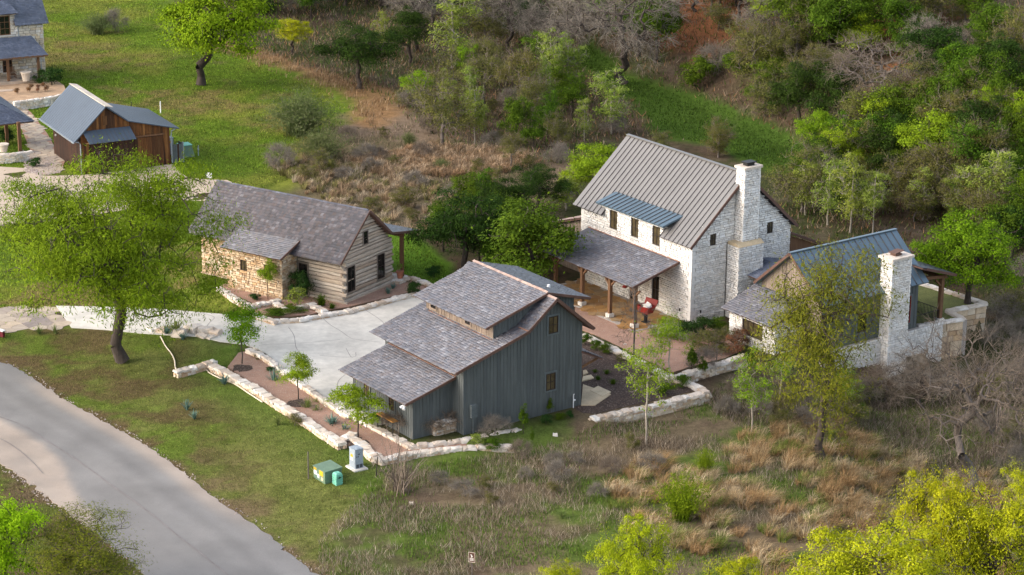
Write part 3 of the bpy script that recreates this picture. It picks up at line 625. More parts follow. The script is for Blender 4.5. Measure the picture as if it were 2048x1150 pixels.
strip(barn, [(-.88, -13.76, 2.74), (-.88, -9.8, 3.8)], .05, .16, 'rake_trim', 'fascia')
strip(barn, [(-1.0, -6.86, 5.80), (-8.95, -6.86, 5.80)], .1, .03, 'flashing', 'copper')
strip(barn, [(-.9, -9.83, 3.90), (-9.0, -9.83, 3.90)], .12, .03, 'flashing', 'copper')
strip(barn, [(-.62, -4.9, 6.44), (.4, -4.9, 6.44)], .14, .03, 'flashing', 'copper')
vent = MB().tube([(-2.6, -1.0, 7.9), (-2.6, -1.0, 8.16)], [.13, .1], 8).build('roof_vent', M['whitepaint'], barn)
for a, z0, z1 in ((-3.06, 1.68, 2.88), (-2.9, 5.70, 6.90)): window(barn, GF, a, a+.8, z0, z1, 2, 2, d=.035, casing='casing', gm='warmglass')
for u0 in (-8.3, -4.2): window(barn, DF, u0, u0+.62, 6.08, 6.42, 2, 1, d=.035, casing='boardbrown', cw=.1)
window(barn, LF, -4.1, -3.45, 1.3, 2.3, 2, 2, d=.035, casing='casing', gm='warmglass'); window(barn, LF, -7.2, -6.5, 1.3, 2.3, 2, 2, d=.035, casing='casing', gm='warmglass')
b = MB(); fbox(b, GF, -1.31, -.59, .81, 2.7, .032, .075); fbox(b, GF, -1.25, -.65, .87, 2.64, .075, .085); b.build('utility_door', M['board'], barn)
b = MB(); fbox(b, GF, -9.3, -8.82, 1.15, 2.05, .05, .28); b.tube([GF.p(-9.06, 1.15, .12), GF.p(-9.06, -.1, .12)], .04); b.build('meter_box', M['casing'], barn)
b = MB(); b.tube([GF.p(-.76, -.1, .16), GF.p(-.76, .95, .16), GF.p(-.70, 1.0, .16)], .035); b.tube([GF.p(-.76, .55, .16), GF.p(-.62, .55, .16)], .06); b.build('standpipe', M['whitepaint'], barn)
b = MB(); b.box(-1.35, -1.2, -13.66, -13.55, 2.45, 2.62); b.tube([(-1.15, -13.7, 2.58), (-1.02, -13.85, 2.4)], [.05, .11], 8); b.tube([(-1.3, -13.7, 2.58), (-1.36, -13.87, 2.42)], [.05, .11], 8); b.build('flood_light', M['whitepaint'], barn)
roof(barn, (.1, 1.65, 3.12), (-3.2, 1.65, 3.12), (-3.2, 0, 3.95), (.1, 0, 3.95), seed=7, name='canopy_roof')
strip(barn, [(-.15, .02, 2.7), (-.15, 1.4, 3.1)], .1, .14, 'bracket', 'timber'); strip(barn, [(-2.9, .02, 2.7), (-2.9, 1.4, 3.1)], .1, .14, 'bracket', 'timber')

# ------------------------------------------------------------------ the white stone house
MO = flat(1379.6, 649); MY = BY
main = thing('stone_house', 'two-storey white stone house with a grey standing-seam roof', 'house', MO, MY)
RV, RZ, SL = 4.95, 11.07, .905
rz_ = lambda v: RZ - SL*abs(v-RV)
b = MB(); b.prism([(-.14, .14, -.6), (-.14, 9.76, -.6), (-.14, 9.76, rz_(9.76)-.3), (-.14, RV, RZ-.3), (-.14, .14, rz_(.14)-.3)], (-13.46, 0, 0)); b.box(-10.6, -3.55, .14, 1.6, 6, 6.98)
b.build('wall_core', M['mortar'], main)
MG = Face((-.13, 0, 0), Y1, X1); MF = Face((0, .13, 0), X1, -Y1); MB_ = Face((0, 9.77, 0), X1, Y1)
gh = [(1.75, 2.33, 5.87, 6.77), (7.46, 8.06, 5.87, 6.77), (3.4, 6.1, -1, 5.9), (4.1, 5.8, 5.9, 12)]
stones(main, MG, .42, 9.9, -.4, lambda v: rz_(v)-.36, 'whitestone', 21, .165, (.17, .5), gh)
mtop = lambda u: 7.02 if -10.6 < u < -3.55 else 6.4
mh = [(-9.97, -9.05, 5.17, 6.66), (-7.33, -6.44, 5.17, 6.66), (-4.72, -3.84, 5.17, 6.66), (-4.62, -3.78, .55, 2.75), (-7.35, -6.3, 0, 2.3)]
stones(main, MF, -13.6, -.42, -.4, mtop, 'whitestone', 22, .165, (.17, .46), mh)
quoins(main, (0, 0, 0), X1, -Y1, -.3, 6.3, 'palest' if False else 'whitestone', 3)
quoins(main, (-13.6, 0, 0), -X1, -Y1, -.3, 6.2, 'whitestone', 4)
for h in mh[:3]: window(main, MF, h[0], h[1], h[2], h[3], 2, 2, d=.01, gm='warmglass')
window(main, MF, -4.62, -3.78, .55, 2.75, 2, 2, d=.01); window(main, MF, -7.35, -6.3, .05, 2.3, 2, 3, d=.01, sill=False, fm='timber', name='door')
for h in gh[:2]: window(main, MG, h[0], h[1], h[2], h[3], 2, 2, d=.01, gm='warmglass')
ue, un = -14.15, .3; ve = -.45
td = (1.22-ve)/(RV-ve)
st = lambda q: td if -10.75 < ue+(un-ue)*q < -3.4 else 0.0
roof(main, (ue, ve, rz_(ve)), (un, ve, rz_(ve)), (un, RV, RZ), (ue, RV, RZ), 'metal', name='front_roof', starts=st) if False else None
# front roof deck in three pieces so the wall dormer stands free
for (u0, u1, v0, nm) in ((ue, -10.5375, ve, 'front_roof'), (-10.5375, -3.3125, 1.22, 'front_roof'), (-3.3125, un, ve, 'front_roof')):
    roof(main, (u0, v0, rz_(v0)), (u1, v0, rz_(v0)), (u1, RV, RZ), (u0, RV, RZ), 'metal', name=nm, pitch=.516, seam0=u0 > ue)
roof(main, (un, 10.35, rz_(10.35)), (ue, 10.35, rz_(10.35)), (ue, RV, RZ), (un, RV, RZ), 'metal', name='rear_roof', pitch=.52)
roof(main, (-11.1, -.55, 7.1), (-2.85, -.55, 7.1), (-2.6, 1.24, 7.72), (-10.85, 1.24, 7.72), 'metal', name='dormer_roof', pitch=.52, m='bluemetal', bm='bluemetal')
b = MB(); b.prism([(-10.55, .1, 6.3), (-10.55, 1.3, 7.4), (-10.55, 1.2, 7.6), (-10.55, -.0, 7.15)], (.15, 0, 0)); b.prism([(-3.75, .1, 6.3), (-3.75, 1.3, 7.4), (-3.75, 1.2, 7.6), (-3.75, 0, 7.15)], (.15, 0, 0)); b.build('dormer_cheek', M['metalroof'], main)
strip(main, [(ue, RV, RZ+.05), (un, RV, RZ+.05)], .3, .07, 'ridge_cap', 'metalroof')
strip(main, [(un+.03, ve, rz_(ve)-.1), (un+.03, RV, RZ-.1), (un+.03, 10.35, rz_(10.35)-.1)], .05, .22, 'rake_trim', 'fascia')
# chimney
ch = MB(); ch.box(-.15, .78, 4.27, 5.63, 5.5, 11.6); ch.box(-.15, 1.18, 3.62, 5.88, -.6, 5.75); chim = ch.build('chimney', M['mortar'], main)
cF = Face((.78, 0, 0), Y1, X1); stones(chim, cF, 4.15, 5.75, 5.8, lambda v: 11.6, 'whitestone', 31, .165, (.17, .44))
cL = Face((0, 4.27, 0), X1, -Y1); stones(chim, cL, -.1, .9, 5.8, lambda v: 11.6, 'whitestone', 32, .165, (.17, .44))
cF2 = Face((1.18, 0, 0), Y1, X1); stones(chim, cF2, 3.5, 6.0, -.4, lambda v: 5.75, 'whitestone', 33, .165, (.17, .44))
cL2 = Face((0, 3.62, 0), X1, -Y1); stones(chim, cL2, -.02, 1.3, -.4, lambda v: 5.75, 'whitestone', 34, .165, (.17, .44))
cR = Face((0, 5.63, 0), X1, Y1); stones(chim, cR, -.1, .9, 5.8, lambda v: 11.6, 'whitestone', 35, .165, (.17, .44))
b = MB(); b.box(-.2, 1.0, 4.05, 5.85, 11.6, 11.78); b.build('cap_stone', M['limestone'], chim); b = MB(); b.prism([(.0, 3.5, 5.75), (1.34, 3.5, 5.75), (.92, 3.5, 6.0), (.0, 3.5, 6.0)], (0, 2.5, 0)); b.build('ledge_stone', M['palest'], chim)
b = MB(); b.box(.15, .65, 4.6, 5.3, 11.78, 11.98); b.box(.05, .75, 4.48, 5.42, 11.98, 12.08); b.build('flue_cover', M['black'], chim)
# porch
po = roof(main, (-12.6, -4.42, 3.38), (-1.42, -4.42, 3.38), (-1.42, .0, 4.56), (-12.6, .0, 4.56), seed=11, name='porch_roof', m='shingle')
strip(main, [(-1.4, -4.43, 3.36), (-1.4, .0, 4.54)], .05, .17, 'rake_trim', 'fascia'); strip(main, [(-12.6, -.04, 4.62), (-1.4, -.04, 4.62)], .12, .04, 'flashing', 'copper')
strip(main, [(-12.4, -3.95, 3.3), (-1.6, -3.95, 3.3)], .2, .28, 'porch_beam', 'timber')
for pu in (-11.6, -8.2, -4.75, -1.75):
    b = MB(); b.box(pu-.13, pu+.13, -4.08, -3.82, .35, 3.17); b.obox((pu-.6, -4.03, 3.0), (.45, 0, -.45), (0, .14, 0), (.1, 0, .1)); b.obox((pu+.6, -4.03, 3.0), (-.45, 0, -.45), (0, .14, 0), (-.1, 0, .1)); pst = b.build('porch_post', M['timber'], main)
    b = MB(); b.box(pu-.24, pu+.24, -4.19, -3.71, .07, .35); b.build('post_base', M['sill'], pst)
b = MB(); b.box(-13.4, -1.0, -4.55, .12, -.5, .05); slab = b.build('porch_floor', M['mortar'], main)
cells([(-13.4, -4.55), (-1.0, -4.55), (-1.0, -.02), (-13.4, -.02)], .75, 15, .03, 'flagstone', M['goldflag'], .05, .02, slab)
b = MB(); b.tube([(-5.42, -2.0, 3.6), (-5.42, -2.0, 2.1)], .012, 4); b.tube([(-5.42, -2.0, 2.1), (-5.42, -2.0, 1.95), (-5.42, -2.0, 1.88)], [.05, .2, .22], 10); b.build('pendant_lamp', M['red'], main)
b = MB(); fbox(b, MG, .95, 1.05, .75, .95, .14, .2); fbox(b, MF, -1.25, -1.15, .75, .95, .14, .2); b.build('outlet_box', M['frame'], main)
# side wing behind the far gable
b = MB(); b.prism([(-13.7, 1.15, -.5), (-18.6, 1.15, -.5), (-18.6, 1.15, 3.3), (-13.7, 1.15, 4.95)], (0, 6, 0)); wing0 = b.build('side_wing', M['casing'], main)
SF = Face((0, 1.12, 0), X1, -Y1); boards(wing0, SF, -18.6, -13.7, -.4, lambda u: 3.35 + .337*(u+18.6), .3, 'boardbrown')
roof(main, (-18.95, 7.4, 3.3), (-18.95, .8, 3.3), (-13.5, .8, 5.12), (-13.5, 7.4, 5.12), seed=12, name='side_wing_roof', m='ridge')
# rear lean-to
roof(main, (-.0, 13.7, 3.95), (-8, 13.7, 3.95), (-8, 9.85, 5.6), (-.0, 9.85, 5.6), seed=13, name='rear_porch_roof')
strip(main, [(.02, 13.72, 3.92), (.02, 9.9, 5.56)], .05, .17, 'rake_trim', 'fascia')
b = MB(); b.prism([(-.25, 9.95, 3.2), (-.25, 13.2, 3.2), (-.25, 13.2, 3.95), (-.25, 9.95, 5.3)], (-.1, 0, 0)); b.box(-.35, -.15, 13.0, 13.2, -.3, 3.95); b.build('rear_porch_gable', M['timber'], main)

# ------------------------------------------------------------------ the wing with the blue roof (same axes)
wing = thing('stone_cottage', 'white stone wing with a blue metal roof and a stout white chimney', 'house', MO, MY)
WV0, WV1, WU, WZ, WS = 3.35, 13.1, 7.42, 7.0, .86
wz = lambda u: WZ - WS*abs(u-WU)
b = MB(); b.prism([(4.15, WV0+.1, -3.6), (10.65, WV0+.1, -3.6), (10.65, WV0+.1, wz(10.65)-.25), (WU, WV0+.1, WZ-.25), (4.15, WV0+.1, wz(4.15)-.25)], (0, WV1-WV0-.2, 0)); b.build('wall_core', M['casing'], wing)
WF = Face((0, WV0+.08, 0), X1, -Y1); boards(wing, WF, 4.1, 10.7, .0, lambda u: wz(u)-.2, .24, 'boardbrown', (WU,))
WR = Face((10.67, 0, 0), Y1, X1); boards(wing, WR, WV0, WV1, .25, lambda v: wz(10.75)-.18, .3, 'board')
WE = Face((0, WV1-.08, 0), X1, Y1); boards(wing, WE, 4.1, 10.7, 0, lambda u: wz(u)-.2, .3, 'board', (WU,))
window(wing, WR, 6.9, 7.8, 1.0, 2.6, 2, 2, d=.035, casing='casing'); window(wing, WR, 11.65, 12.35, .8, 2.9, 1, 1, d=.035, casing='casing', fm='red')
b = MB(); b.box(10.6, 10.95, WV0, WV1+.2, -4.2, .22); base = b.build('base_wall', M['mortar'], wing)
stones(base, Face((10.9, 0, 0), Y1, X1), WV0, WV1+2.6, -4, lambda v: .22, 'whitestone', 41, .165, (.17, .44))
roof(wing, (11.12, 2.95, wz(11.12)), (11.12, 13.75, wz(11.12)), (WU, 13.75, WZ), (WU, 2.95, WZ), 'metal', name='roof', m='bluemetal', bm='bluemetal', pitch=.62)
roof(wing, (3.72, 13.75, wz(3.72)), (3.72, 2.95, wz(3.72)), (WU, 2.95, WZ), (WU, 13.75, WZ), 'metal', name='roof', m='bluemetal', bm='bluemetal', pitch=.62)
strip(wing, [(3.7, 2.93, wz(3.7)-.05), (WU, 2.93, WZ-.05), (11.14, 2.93, wz(11.14)-.05)], .05, .2, 'rake_trim', 'fascia')
strip(wing, [(WU, 2.95, WZ+.04), (WU, 13.75, WZ+.04)], .26, .06, 'ridge_cap', 'bluemetal')
b = MB(); b.box(10.45, 11.58, 9.32, 11.08, -4.3, 6.35); chim = b.build('chimney', M['mortar'], wing)
stones(chim, Face((11.58, 0, 0), Y1, X1), 9.2, 11.2, -4, lambda v: 6.35, 'whitestone', 42, .165, (.17, .44)); stones(chim, Face((0, 9.32, 0), X1, -Y1), 10.5, 11.7, -4, lambda v: 6.35, 'whitestone', 43, .165, (.17, .44))
stones(chim, Face((0, 11.08, 0), X1, Y1), 10.5, 11.7, -4, lambda v: 6.35, 'whitestone', 44, .165, (.17, .44))
b = MB(); b.box(10.3, 11.82, 9.08, 11.32, 6.35, 6.52); b.build('cap_stone', M['limestone'], chim)
b = MB(); b.box(10.75, 11.3, 9.85, 10.5, 6.52, 6.68); b.obox((10.65, 9.75, 6.68), (.75, 0, .06), (0, .9, .12), (0, 0, .05)); b.build('flue_cover', M['fascia'], chim)
# front lean-to of stone
b = MB(); b.prism([(3.9, .68, -2.2), (3.9, 3.4, -2.2), (3.9, 3.4, 3.3), (3.9, .68, 2.3)], (4.78, 0, 0)); lt = b.build('lean_to', M['mortar'], wing)
stones(lt, Face((0, .68, 0), X1, -Y1), 3.78, 8.8, -2, lambda u: 2.3, 'whitestone', 45, .165, (.17, .44), [(5.25, 7.47, .68, 1.88)])
stones(lt, Face((8.68, 0, 0), Y1, X1), .56, 3.5, -2.4, lambda v: 2.3+.36*(v-.55), 'whitestone', 46, .165, (.17, .44))
window(wing, Face((0, .68, 0), X1, -Y1), 5.25, 7.47, .68, 1.88, 4, 1, d=.01, gm='warmglass', fw=.09)
roof(wing, (3.45, .05, 2.32), (9.0, .05, 2.32), (9.0, 3.36, 3.55), (3.45, 3.36, 3.55), seed=14, name='lean_to_roof')
strip(wing, [(9.02, .04, 2.3), (9.02, 3.36, 3.53)], .05, .15, 'rake_trim', 'fascia')
b = MB(); b.box(3.56, 3.7, .72, .86, 1.6, 1.85); b.build('wall_lamp', M['black'], wing)
# link
b = MB(); b.box(1.32, 4.1, 5.2, 8.8, -.4, 3.5); link_ = b.build('link_wall', M['casing'], wing)
roof(wing, (1.2, 4.5, 3.45), (4.6, 4.5, 3.45), (4.6, 7.0, 4.05), (.02, 7.0, 4.05), seed=15, name='link_roof', m='slate'); roof(wing, (4.6, 9.6, 3.5), (.02, 9.6, 3.5), (.02, 7.0, 4.05), (4.6, 7.0, 4.05), seed=16, name='link_roof', m='slate')
# far porch
roof(wing, (10.95, 16.8, 3.78), (5.6, 16.8, 3.78), (5.6, 13.2, 4.95), (10.95, 13.2, 4.95), seed=17, name='porch_roof')
strip(wing, [(10.98, 16.82, 3.74), (10.98, 13.6, 4.78)], .06, .2, 'rake_trim', 'fascia'); strip(wing, [(10.4, 13.3, 3.95), (10.4, 16.3, 3.6)], .2, .24, 'porch_beam', 'timber'); strip(wing, [(10.4, 16.0, 3.55), (6, 16.0, 3.55)], .2, .24, 'porch_beam', 'timber')
b = MB(); b.box(10.1, 10.4, 15.9, 16.2, .3, 3.45); b.obox((10.2, 15.3, 3.4), (0, .55, -.55), (.14, 0, 0), (0, .1, .1)); p_ = b.build('porch_post', M['timber'], wing); b = MB(); b.box(10.0, 10.52, 15.78, 16.3, .0, .3); b.build('post_base', M['sill'], p_)
rl = MB(); rl.tube([(10.4, 13.2, 1.0), (10.3, 15.9, 1.0)], .03, 4); rl.tube([(10.4, 13.2, .12), (10.3, 15.9, .12)], .025, 4)
for k in range(19): v = 13.3 + k*.142; rl.tube([(10.4-.035*(k/7), v, .12), (10.4-.035*(k/7), v, 1.0)], .022, 4)
rl.tube([(10.1, 16.05, 1.0), (6.2, 16.05, 1.0)], .03, 4); rl.tube([(10.1, 16.05, .12), (6.2, 16.05, .12)], .025, 4)
for k in range(26): u = 10.0-k*.148; rl.tube([(u, 16.05, .12), (u, 16.05, 1.0)], .022, 4)
rl.build('porch_railing', M['black'], wing)

# ------------------------------------------------------------------ log cabin
CO = flat(688.5, 610); CY = math.radians(-33.0)
cab = thing('log_cabin', 'weathered log cabin with a shingled roof and stone lean-to', 'cabin', CO, CY)
CV, CZ, CS = 3.05, 6.92, .88
cz = lambda v: CZ - CS*abs(v-CV)
b = MB(); b.prism([(-.2, .2, -.3), (-.2, 6.2, -.3), (-.2, 6.2, cz(6.2)-.25), (-.2, CV, CZ-.25), (-.2, .2, cz(.2)-.25)], (-14.2, 0, 0)); b.build('wall_core', M['woodcasing'], cab)
rng = np.random.default_rng(8)
CGp, CFp = Face((-.12, 0, 0), Y1, X1), Face((0, .12, 0), X1, -Y1)
def log(par, F, h0, h1, z0, z1, d, top=None):
    n = 7; hs_ = np.linspace(h0, h1, n); lo, up = [], []
    for h in hs_:
        a, c = z0 + rng.normal(0, .012), z1 + rng.normal(0, .014)
        if top: c = min(c, top(h)-.12); a = min(a, c-.03)
        lo.append(a); up.append(c)
    b = MB(); vs = []
    for h, a, c in zip(hs_, lo, up):
        j = rng.normal(0, .012); m_ = (a+c)/2; vs += [F.p(h, a, -.08), F.p(h, a+.015, d+j), F.p(h, m_, d+.02+j), F.p(h, c-.015, d+j), F.p(h, c, -.08)]
    fs = [(i*5+k, (i+1)*5+k, (i+1)*5+k+1, i*5+k+1) for i in range(n-1) for k in range(4)] + [(0,1,2,3,4), tuple(range((n-1)*5+4, (n-1)*5-1, -1))]
    if np.dot(np.cross(F.ax, np.array([0,0,1.])), F.n) < 0: fs = [f[::-1] for f in fs]
    b.add(vs, fs); b.build('log', M['log'], par)
z = .08; i = 0
while z < 6.6:
    hgt = rng.uniform(.27, .37) if z < 3.6 else rng.uniform(.24, .31); z1 = z+hgt-.05
    lo_v, hi_v = .0, 6.4
    if z > 3.5:
        lo_v = max(0, CV-(CZ-.15-z)/CS); hi_v = min(6.4, CV+(CZ-.15-z)/CS)
        if hi_v-lo_v < .4: break
    if z < 3.5: log(cab, CGp, lo_v-(.16 if i % 2 else -.05), hi_v+(.16 if i % 2 else 0), z, z1, .05+rng.uniform(-.02, .02)); log(cab, CFp, -4.5, .16 if i % 2 == 0 else -.05, z-.1, z1-.1, .05+rng.uniform(-.02, .02))
    else: log(cab, CGp, lo_v, hi_v, z, z1, .05+rng.uniform(-.02, .02), cz)
    z += hgt; i += 1
for (a, c, z0, z1) in ((.5, 1.43, .85, 2.85), (4.42, 5.3, .88, 2.87)): window(cab, CGp, a, c, z0, z1, 2, 2, d=.06, casing='woodcasing', cw=.1, cd=.05)
window(cab, CGp, 2.62, 3.16, 4.2, 5.22, 1, 2, d=.06, casing='woodcasing', cw=.1, cd=.05)
window(cab, CFp, -4.38, -3.55, .2, 2.65, 2, 4, d=.06, casing='woodcasing', name='door', cd=.05)
b = MB(); b.box(-14.4, .02, .0, 6.4, -.5, .1); b.build('footing', M['rubble'], cab)
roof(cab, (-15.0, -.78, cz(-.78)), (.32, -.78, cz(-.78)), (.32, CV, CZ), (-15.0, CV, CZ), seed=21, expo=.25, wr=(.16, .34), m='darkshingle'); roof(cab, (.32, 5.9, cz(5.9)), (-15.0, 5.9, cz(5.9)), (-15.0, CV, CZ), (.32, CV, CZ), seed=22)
roof(cab, (.32, 9.42, 3.74), (-15.0, 9.42, 3.74), (-15.0, 5.88, cz(5.9)), (.32, 5.88, cz(5.9)), seed=23, name='porch_roof', m='ridge' if False else 'shingle')
ridge_caps(cab, (-15.0, CV, CZ+.05), (.3, CV, CZ+.05), 5, 'shingle', .36, .13)
strip(cab, [(.34, -.79, cz(-.79)-.04), (.34, CV, CZ-.04), (.34, 5.9, cz(5.9)-.04), (.34, 9.43, 3.7)], .05, .18, 'rake_trim', 'fascia')
strip(cab, [(.1, 7.75, 3.72), (-14.5, 7.75, 3.72)], .2, .26, 'porch_beam', 'timber')
for u in (-.05, -4.8, -9.6, -14.2):
    b = MB(); b.box(u-.13, u+.13, 7.55, 7.81, .3, 3.6); b.build('porch_post', M['timber'], cab)
b = MB(); b.box(-14.4, .6, 6.45, 8.1, -.4, .22); pf = b.build('porch_floor', M['rubble'], cab)
cells([(-14.4, 6.45), (.62, 6.45), (.62, 8.12), (-14.4, 8.12)], .6, 3, .03, 'flagstone', M['limestone'], .22, .05, pf)
stones(pf, Face((.55, 0, 0), Y1, X1), 6.45, 8.1, -.3, lambda v: .22, 'rubble', 9, .15, (.2, .45))
# stone lean-to
b = MB(); b.prism([(-4.74, -1.68, -.4), (-4.74, .2, -.4), (-4.74, .2, 4.0), (-4.74, -1.68, 3.4)], (-5.3, 0, 0)); lt = b.build('lean_to', M['mortar'], cab)
lh = [(-8.76, -8.12, 1.75, 2.6), (-6.38, -5.8, 1.75, 2.6)]
stones(lt, Face((0, -1.68, 0), X1, -Y1), -10.1, -4.62, -.3, lambda u: 3.45, 'tanstone', 51, .18, (.16, .45), lh); stones(lt, Face((-4.74, 0, 0), Y1, X1), -1.8, .1, -.3, lambda v: 3.45+.33*(v+1.8), 'tanstone', 52, .18, (.16, .42))
stones(cab, Face((0, .14, 0), X1, -Y1), -14.3, -10.1, -.3, lambda u: 3.6, 'tanstone', 53, .18, (.16, .42))
for h in lh: window(cab, Face((0, -1.68, 0), X1, -Y1), h[0], h[1], h[2], h[3], 2, 2, d=.02, sill=False, gm='warmglass')
roof(cab, (-10.35, -2.25, 3.5), (-4.33, -2.25, 3.5), (-4.33, .42, 4.46), (-10.35, .42, 4.46), seed=24, name='lean_to_roof', m='shingle', wr=(.22, .36))
strip(cab, [(-10.1, .42, 4.55), (-4.35, .42, 4.55)], .14, .05, 'flashing', 'copper'); strip(cab, [(-4.31, -2.26, 3.48), (-4.31, .4, 4.44)], .05, .16, 'rake_trim', 'fascia')

# ------------------------------------------------------------------ rust-brown shed
SO = flat(*(80+490/5.75, 170+1030/5.75)); SY = math.radians(-61.5)
shed = thing('shed', 'rust-brown board shed with a blue-grey metal roof and barn doors', 'shed', SO, SY)
SP = [(0, 3.7), (2.45, 6.1), (4.55, 4.55), (8.65, 3.5)]
stp, sh = prof(SP)
b = MB(); b.prism([(-.1, .06, -.3), (-.1, 8.6, -.3), (-.1, 8.6, 3.4), (-.1, 4.55, 4.45), (-.1, 2.45, 6.0), (-.1, .06, 3.65)], (-8.4, 0, 0)); b.build('wall_core', M['darkboard'], shed)
SG = Face((-.08, 0, 0), Y1, X1); SLf = Face((0, .05, 0), X1, -Y1)
boards(shed, SG, 0, 5.15, lambda v: 2.95, stp, .22, 'rustboard', sh); boards(shed, SG, 5.15, 8.65, lambda v: 2.95 if v < 8.02 else -.1, stp, .22, 'rustboard', sh)
boards(shed, SG, .0, .75, -.1, lambda v: 2.94, .25, 'rustboard'); boards(shed, SLf, -8.5, -.05, -.1, lambda u: 3.45, .3, 'darkboard')
def barn_door(v0, v1, m, x):
    b = MB(); fbox(b, SG, v0, v1, .03, 2.9, .002, .04); d = b.build('door', M[m], shed)
    boards(d, Face((-.038, 0, 0), Y1, X1), v0+.01, v1-.01, .05, lambda v: 2.88, .24, m, name='door_board')
    b = MB(); fbox(b, SG, v0, v1, 1.25, 1.42, .085, .12); fbox(b, SG, v0, v1, .05, .2, .085, .12)
    b.obox(SG.p(v0+.1, .2, .086), SG.p(v1-.1, 1.25, .086)-SG.p(v0+.1, .2, .086), np.array([0, 0, .16]), X1*.03); b.build('door_brace', M['darkboard'], d)
barn_door(.95, 2.95, 'darkboard', 0); barn_door(2.98, 5.0, 'darkboard', 0)
b = MB(); fbox(b, SG, 5.2, 8.0, .03, 2.85, -.02, .02); gd = b.build('door', M['rustboard'], shed); boards(gd, Face((-.06, 0, 0), Y1, X1), 5.21, 7.99, .05, lambda v: 2.84, .28, 'rustboard', name='door_board')
strip(shed, [SG.p(5.1, 2.98, .06), SG.p(8.1, 2.98, .06)], .14, .14, 'door_header', 'timber')
b = MB(); fbox(b, SG, 2.2, 2.62, 4.45, 5.3, .035, .08); b.build('gable_vent', M['rustboard'], shed)
for (a, b_, c, d_, nm) in (((-10.1, -.75, 3.22), (.32, -.75, 3.22), (.32, 2.45, 6.3), (-10.1, 2.45, 6.3), 'roof'), ((.32, 4.55, 4.7), (-10.1, 4.55, 4.7), (-10.1, 2.45, 6.3), (.32, 2.45, 6.3), 'roof'), ((.32, 9.5, 3.45), (-8.2, 9.5, 3.45), (-8.2, 4.53, 4.71), (.32, 4.53, 4.71), 'low_roof')):
    roof(shed, a, b_, c, d_, 'metal', th=.1, name=nm, m='shedmetal', bm='shedmetal', pitch=.5, seamh=.012)
b = MB(); b.obox((-10.12, 2.33, 6.3), (10.46, 0, 0), (0, .75, -.16), (0, .02, .05)); b.build('ridge_cap', M['clay'], shed)  # the cap's pale colour stands in for sky reflection along the ridge
roof(shed, (1.2, .45, 3.12), (1.2, 4.95, 3.12), (.05, 4.75, 4.1), (.05, .15, 4.1), 'metal', th=.06, name='awning', m='shedmetal', bm='shedmetal', pitch=.4, seamh=.012)
strip(shed, [(.02, .35, 2.9), (1.0, .55, 3.15)], .07, .07, 'bracket', 'timber'); strip(shed, [(.02, 4.7, 2.9), (1.0, 4.85, 3.15)], .07, .07, 'bracket', 'timber')
b = MB(); b.tube([(.15, -.7, 3.2), (.2, -.3, 3.15), (.06, -.08, 2.9), (.06, -.08, .1)], .06, 8); b.build('downpipe', M['galv'], shed); b = MB(); b.tube([(.1, 9.3, 3.4), (.08, 8.8, 3.2), (.08, 8.76, 2.8), (.08, 8.76, .1)], .06, 8); b.build('downpipe', M['galv'], shed)
strip(shed, [(-10.1, -.8, 3.16), (.34, -.8, 3.16)], .12, .12, 'gutter', 'galv')
b = MB(); fbox(b, SLf, -7.6, -7.5, 2.0, 2.15, .05, .16); b.build('wall_lamp', M['whitepaint'], shed)

# ------------------------------------------------------------------ stone house at the top left
HO = flat(583/6.389, 925/6.389, 1.0); HY = math.radians(26.5)
hs_ = thing('ashlar_house', 'tan and white ashlar house with a slate roof and front porch', 'house', HO, HY)
b = MB(); b.box(-14, -.1, .1, 8, -1.2, 5.2); b.prism([(-.12, .1, 5.2), (-.12, 8, 5.2), (-.12, 4, 9.2)], (-13.8, 0, 0)); b.build('wall_core', M['mortar'], hs_)
HF = Face((0, .1, 0), X1, -Y1); hh = [(-4.72, -3.56, 4.45, 6.55), (-4.62, -3.6, .4, 1.95)]
stones(hs_, HF, -10, 0, -.6, lambda u: 6.9 if -6.8 < u < -3.0 else 5.35, 'paleblock', 61, .24, (.3, .75), hh); stones(hs_, Face((-.1, 0, 0), Y1, X1), 0, 8, -.6, lambda v: 5.3+.95*min(v, 8-v), 'paleblock', 62, .24, (.3, .75))
window(hs_, HF, *hh[0], 2, 3, d=.03, fm='timber', fw=.1); window(hs_, HF, *hh[1], 2, 2, d=.03, fm='timber')
b = MB(); b.box(-6.8, -3.0, .15, 3, 5.2, 6.9); b.build('dormer', M['mortar'], hs_)
roof(hs_, (-3.15, -.45, 5.55), (.5, -.45, 5.55), (.5, 4, 9.75), (-3.15, 4, 9.75), seed=31, m='slate'); roof(hs_, (-14, 1.2, 7.1), (-3.1, 1.2, 7.1), (-3.1, 4, 9.75), (-14, 4, 9.75), seed=32, m='slate'); roof(hs_, (.5, 8.4, 5.5), (-14, 8.4, 5.5), (-14, 4, 9.75), (.5, 4, 9.75), seed=34, m='slate')
roof(hs_, (-12, -.6, 6.85), (-2.75, -.6, 6.85), (-3.4, 1.5, 7.85), (-12, 1.5, 7.85), seed=33, m='slate', name='dormer_roof')
roof(hs_, (-12, -3.1, 2.62), (-.45, -3.1, 2.62), (-1.4, .0, 4.2), (-12, .0, 4.2), seed=35, m='slate', name='porch_roof'); strip(hs_, [(-12, -3.12, 2.55), (-.45, -3.12, 2.55)], .12, .2, 'porch_beam', 'timber')
for u in (-1.45, -4.75, -8.1):
    b = MB(); b.box(u-.13, u+.13, -2.85, -2.59, .05, 2.5); b.build('porch_post', M['timber'], hs_)
b = MB(); b.tube([(-2.55, -.5, 5.4), (-2.75, -.05, 5.2), (-2.75, -.08, 4.1)], .06, 6); b.tube([(-.9, -3.0, 2.5), (-1.15, -2.75, 2.3), (-1.15, -2.75, -.3)], .06, 6); b.build('downpipe', M['galv'], hs_)
